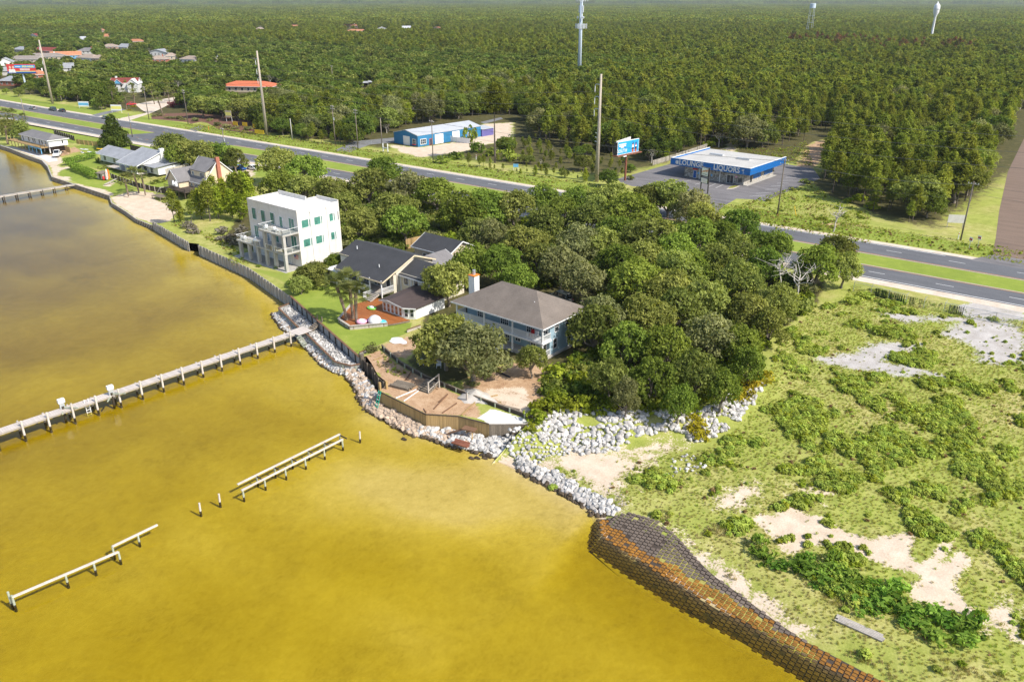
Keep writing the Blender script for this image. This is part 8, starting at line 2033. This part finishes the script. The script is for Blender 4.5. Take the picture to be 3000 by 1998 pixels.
def stack(name, label, cat, p, rz, n, L, w, th, mat, rows=1):
    r = T(name, label, cat, p, rz)
    for j in range(rows):
        for i in range(n):
            o = MB().box(-L/2 + rnd.uniform(-.2, .2), L/2 + rnd.uniform(-.2, .2), (i - n/2)*w*1.15, (i - n/2)*w*1.15 + w, j*th*1.1, j*th*1.1 + th).build('beam', mat, r)
stack('lumber_stack', 'stack of dark green tinged boards on the sand of the yard', 'lumber', q(13, 510, 520), R(12), 9, 3.0, .18, .12, 'wood_old', 3)
stack('beam_stack', 'row of grey white beams lying in the grass at the lower right', 'lumber', q(18, 1105, 1125, 1.4), R(0), 5, 3.9, .16, .14, 'wood_grey')
bpy.data.objects['beam_stack'].location.z = hz(*bpy.data.objects['beam_stack'].location[:2]) + .02
stack('rusty_raft', 'rust brown broken timber raft stranded on the riprap', 'timber', Vector(q(13, 1180, 1200, .5)) + Vector((0, 0, .35)), R(10), 4, 2.3, .26, .16, 'rust')
for i, (x0, y0, x1, y1, m_, w) in enumerate([(540, 450, 615, 345, 'wood_cap', .22), (865, 780, 1020, 620, 'wood_cap', .16), (920, 700, 1025, 612, 'wood_cap', .14), (965, 825, 1130, 715, 'wood_cap', .16), (1180, 850, 1345, 700, 'wood_new', .16), (1330, 680, 1600, 622, 'wood_new', .18), (1600, 725, 1850, 790, 'wood_old', .26), (1610, 745, 1800, 800, 'wood_old', .2),
                                      (430, 655, 665, 560, 'white_plastic', .12), (522, 690, 690, 575, 'white_plastic', .12), (175, 215, 270, 190, 'wood_new', .12), (1200, 445, 1400, 370, 'wood_new', .16), (750, 775, 780, 825, 'wood_cap', .1)]):
    a, b = Vector(q(13, x0, y0)), Vector(q(13, x1, y1)); o = MB().bar((0, 0, .06), b - a + Vector((0, 0, .1)), w, .09).build('loose_pipe' if m_ == 'white_plastic' else 'loose_board', m_); o.location = a
    tag(o, ['brown board leaning from the retaining wall', 'long brown board lying on the yard sand', 'short brown board beside the long one', 'brown board near the bulkhead edge', 'new yellow brace board to the bulkhead', 'new yellow board beside the sand heap', 'wide dark plank on the upper sand', 'second dark plank on the upper sand', 'white pipe lying left of the yard steps', 'white bent pipe running to the bulkhead', 'short new board in the weeds', 'new board under the small oak', 'short brown stub by the bulkhead'][i], 'pipe' if m_ == 'white_plastic' else 'board')
st = T('yard_steps', 'dark wooden steps with a grey handrail down the retaining wall', 'stairs', q(13, 775, 560)); stairs(st, 0, -.6, 0, .9, 2.2, 2.0, 6, (0, 1), 'wood_old', 'flight'); post(st, 1.0, -.5, 0, 1.7, .16, 'wood_grey'); post(st, 1.3, 1.3, .3, 2.4, .16, 'wood_grey'); MB().bar((1.0, -.5, 1.6), (1.3, 1.3, 2.3), .1, .12).bar((1.0, -.5, .4), (1.3, 1.3, 1.3), .1, .1).build('handrail', 'wood_grey', st)
def lawn_chair(label, p, rz, s=1):
    c = T('lawn_chair', label, 'chair', p, rz); c.scale = (s,)*3
    MB().box(-.28, .28, -.3, .25, .38, .43).build('seat', 'white_plastic', c); b = MB()
    for i in range(5): b.box(-.26 + i*.115, -.19 + i*.115, .24, .29, .43, 1.05)
    b.box(-.3, .3, .23, .3, 1.0, 1.08).build('backrest', 'white_plastic', c)
    for sx in (-.28, .28):
        MB().box(sx - .03, sx + .03, -.3, .27, .62, .67).build('armrest', 'white_plastic', c)
        for sy in (-.28, .24): post(c, sx, sy, 0, .64, .05, 'white_plastic', 'leg')
lawn_chair('white plastic chair standing alone under the big oak', q(13, 715, 270), R(150), 1.2); lawn_chair('white plastic chair half hidden under the oak branches', q(13, 925, 300), R(40), 1.1)
a = Vector(q(13, 248, 750, .5)); l = T('step_ladder', 'green fibreglass ladder leaning on the new bulkhead', 'ladder', a, R(0))
for s_ in (-.25, .25): MB().bar((s_, -.7, 0), (s_*.8, .2, 2.4), .07, .09).build('rail', 'green_plastic', l)
for k in range(7): t = .1 + k*.13; MB().bar((-.25, -.7 + .9*t, 2.4*t), (.25, -.7 + .9*t, 2.4*t), .1, .05).build('rung', 'white_plastic' if k % 2 else 'green_plastic', l)
pl = T('plank_platform', 'small brown plank platform with a ramp against the bulkhead', 'platform', (-60.6, 65.2, 0), R(12)); MB().box(-.8, .9, -.9, .1, 1.75, 1.9).build('top', 'wood_cap', pl); MB().bar((.7, -.8, .4), (.6, -.6, 1.8), .14, .14).build('leg', 'wood_new', pl); MB().bar((-3.2, -.9, .5), (-.7, -.6, 1.7), .5, .08).build('ramp', 'wood_cap', pl)
o = T('yard_post', 'pale grey post standing beside the sand heap', 'post', q(13, 1248, 690)); MB().box(-.09, .09, -.09, .09, 0, 1.5).build('shaft', 'wood_grey', o); MB().box(-.16, .16, -.12, .12, 1.3, 1.5).build('cap', 'galv', o)
o = T('tarp_roll', 'black roll of sheeting on the brown ground before the blue house', 'sheeting', q(13, 1660, 385), R(-8)); MB().tube((-1.4, 0, .12), (1.4, .1, .12), .14, .12, 8).build('roll', 'black_metal', o, True)
# inflatables on the deck
def blob(name, label, p, prof, mat, sc=(1, 1, 1), rz=0, extra=None, tilt=0):
    o = T(name, label, 'inflatable', p, rz); b = MB().lathe(prof, n=18).build('body', mat, o, True); b.scale = sc; b.rotation_euler = (tilt, 0, 0)
    if extra: e = MB().lathe([(r_*.55, z*.9 + .16) for r_, z in prof], n=14).build('centre', extra, o, True); e.scale = sc
ring = [(.45, .1), (.55, 0), (.8, 0), (.98, .15), (.98, .3), (.8, .42), (.55, .42), (.45, .3)]
zd = GR + .33
P2 = lambda x, y: (*q(12, x, y, zd)[:2], zd)
blob('pool_float', 'round pink pool float on the red deck', P2(1215, 378), ring, 'pink_vinyl', (.9, .9, 1.2), extra='white_plastic')
blob('pool_float', 'big white dome shaped float on the red deck', P2(1370, 372), [(1.0, 0), (1.2, .25), (1.1, .7), (.7, 1.1), (.05, 1.25)], 'white_plastic', (1.0, .9, 1), tilt=.25)
blob('pool_float', 'flat green and white float by the sun room steps', P2(1330, 212), [(.05, 0), (.9, 0), (1.05, .12), (.9, .26), (.05, .24)], 'green_vinyl', (1, .7, 1), extra='white_plastic')
blob('pool_float', 'aqua float at the front edge of the red deck', P2(1455, 378), ring, 'aqua_vinyl', (.8, .6, 1)); blob('pool_float', 'small dark purple float beside the white one', P2(1302, 365), [(.05, 0), (.4, .05), (.45, .3), (.2, .6), (.05, .62)], 'purple_vinyl')
blob('deck_cover', 'blue tarp bundle under the gallery of the cream house', (-104.9, 90.2, GR), [(.4, 0), (.45, .5), (.3, 1.2), (.05, 1.4)], 'pool_blue')
# left shore lot
def kayak(label, p, rz, mat, L=3.4, tilt=0):
    o = T('kayak', label, 'kayak', p, rz); mb = MB(); n = 12; m_ = 8
    for i in range(n + 1):
        t = i/n*2 - 1; w = .36*(1 - t*t)**.6 + .01; 
        for k in range(m_): a = k/m_*6.283; mb.v.append((t*L/2, w*math.cos(a), .22 + w*.6*math.sin(a) + .12*t*t))
    for i in range(n):
        for k in range(m_): j = (k + 1) % m_; mb.f.append((i*m_ + k, i*m_ + j, (i + 1)*m_ + j, (i + 1)*m_ + k))
    b = mb.build('hull', mat, o, True); b.rotation_euler = (0, tilt, 0); MB().box(-.5, .4, -.2, .2, .36, .46).build('cockpit', 'dark_metal', o)
kayak('white kayak on the grass behind the hedge', q(5, 775, 440), R(20), 'white_plastic', 4.2); kayak('second white kayak lying near the hedge', q(5, 760, 470), R(-10), 'white_plastic', 4.0); kayak('pale kayak beside the ranch house corner', q(5, 850, 465), R(25), 'white_plastic', 4.6); kayak('yellow kayak against the ranch house corner', q(5, 925, 435), R(30), 'yellow_paint', 3.6); kayak('orange kayak on the lawn by the pale fence', q(5, 1575, 712), R(-15), 'orange_plastic', 3.0)
for i, m_ in enumerate(('white_plastic', 'orange_plastic')):
    p = Vector(q(5, 985 + i*16, 712, 1.6)); o = T('paddle_board', ['white paddle board standing by the shore shed', 'orange paddle board standing by the shore shed'][i], 'board', p, R(35)); b = MB().prism([(-.3, .2), (0, 0), (.3, .2), (.36, 1.6), (.2, 2.9), (0, 3.2), (-.2, 2.9), (-.36, 1.6)], -.05, .05).build('deck', m_, o); b.rotation_euler = (R(82), 0, 0); MB().box(-.03, .03, -.09, -.05, .4, 2.7).build('stripe', 'white_paint' if i else 'orange_plastic', o)
s_ = T('shore_shed', 'small weathered shed of grey boards on the shore lot', 'shed', q(5, 950, 700, 1.6), R(10)); wall(s_, -1.3, 1.3, -1, 1, 0, 1.7, 'wood_grey'); MB().slab([(-1.6, -1.3, 1.75), (1.6, -1.3, 1.75), (1.6, 1.3, 2.1), (-1.6, 1.3, 2.1)], .1).build('roof', 'wood_old', s_); MB().box(-.4, .4, -1.05, -1.0, .1, 1.5).build('door', 'wood_dark', s_)
o = T('red_can', 'red canister in front of the shore shed', 'canister', q(5, 955, 712, 1.5)); MB().lathe([(.3, 0), (.32, .1), (.32, .9), (.15, 1.05)], n=12).build('body', 'red_paint', o, True)
o = T('boat_ramp', 'grey plank ramp leaning to the fence on the shore lot', 'ramp', q(5, 960, 760, 1.4)); a, b = Vector(q(5, 960, 760, 1.4)), Vector(q(5, 1075, 700, 2.4)); MB().bar((0, 0, .1), b - a, .5, .1).build('plank', 'wood_grey', o)
for i in range(3): d = (b - a)*(.4 + .25*i); post(o, d.x, d.y, 0, d.z, .1, 'wood_grey', 'leg')
dk = T('shore_landing', 'low grey landing deck at the foot of the cream house stairs', 'deck', q(5, 1470, 870, 1.6)); 
for i in range(10): MB().box(-2.4, 2.4, -1.2 + i*.25, -.98 + i*.25, .25, .32).build('board', 'wood_old', dk)
for x in (-2.2, 2.2):
    for y in (-1.1, 1.1): post(dk, x, y, -.6, .3, .14, 'wood_old')
# ------------------------------------------------------------------ the air over it all
def haze():
    m = bpy.data.materials.new('haze'); m.use_nodes = True; t = m.node_tree
    t.nodes.remove(t.nodes['Principled BSDF'])
    v = t.nodes.new('ShaderNodeVolumePrincipled'); v.inputs['Color'].default_value = (.80, .90, 1.0, 1); v.inputs['Density'].default_value = 5.5e-5; v.inputs['Anisotropy'].default_value = .2
    t.links.new(v.outputs[0], t.nodes['Material Output'].inputs['Volume'])
    o = MB().box(-21500, 400, -400, 23000, -6.5, 75).build('haze', m); o['kind'] = 'stuff'; tag(o, 'thin pale haze that softens the far wood', 'haze')
haze()
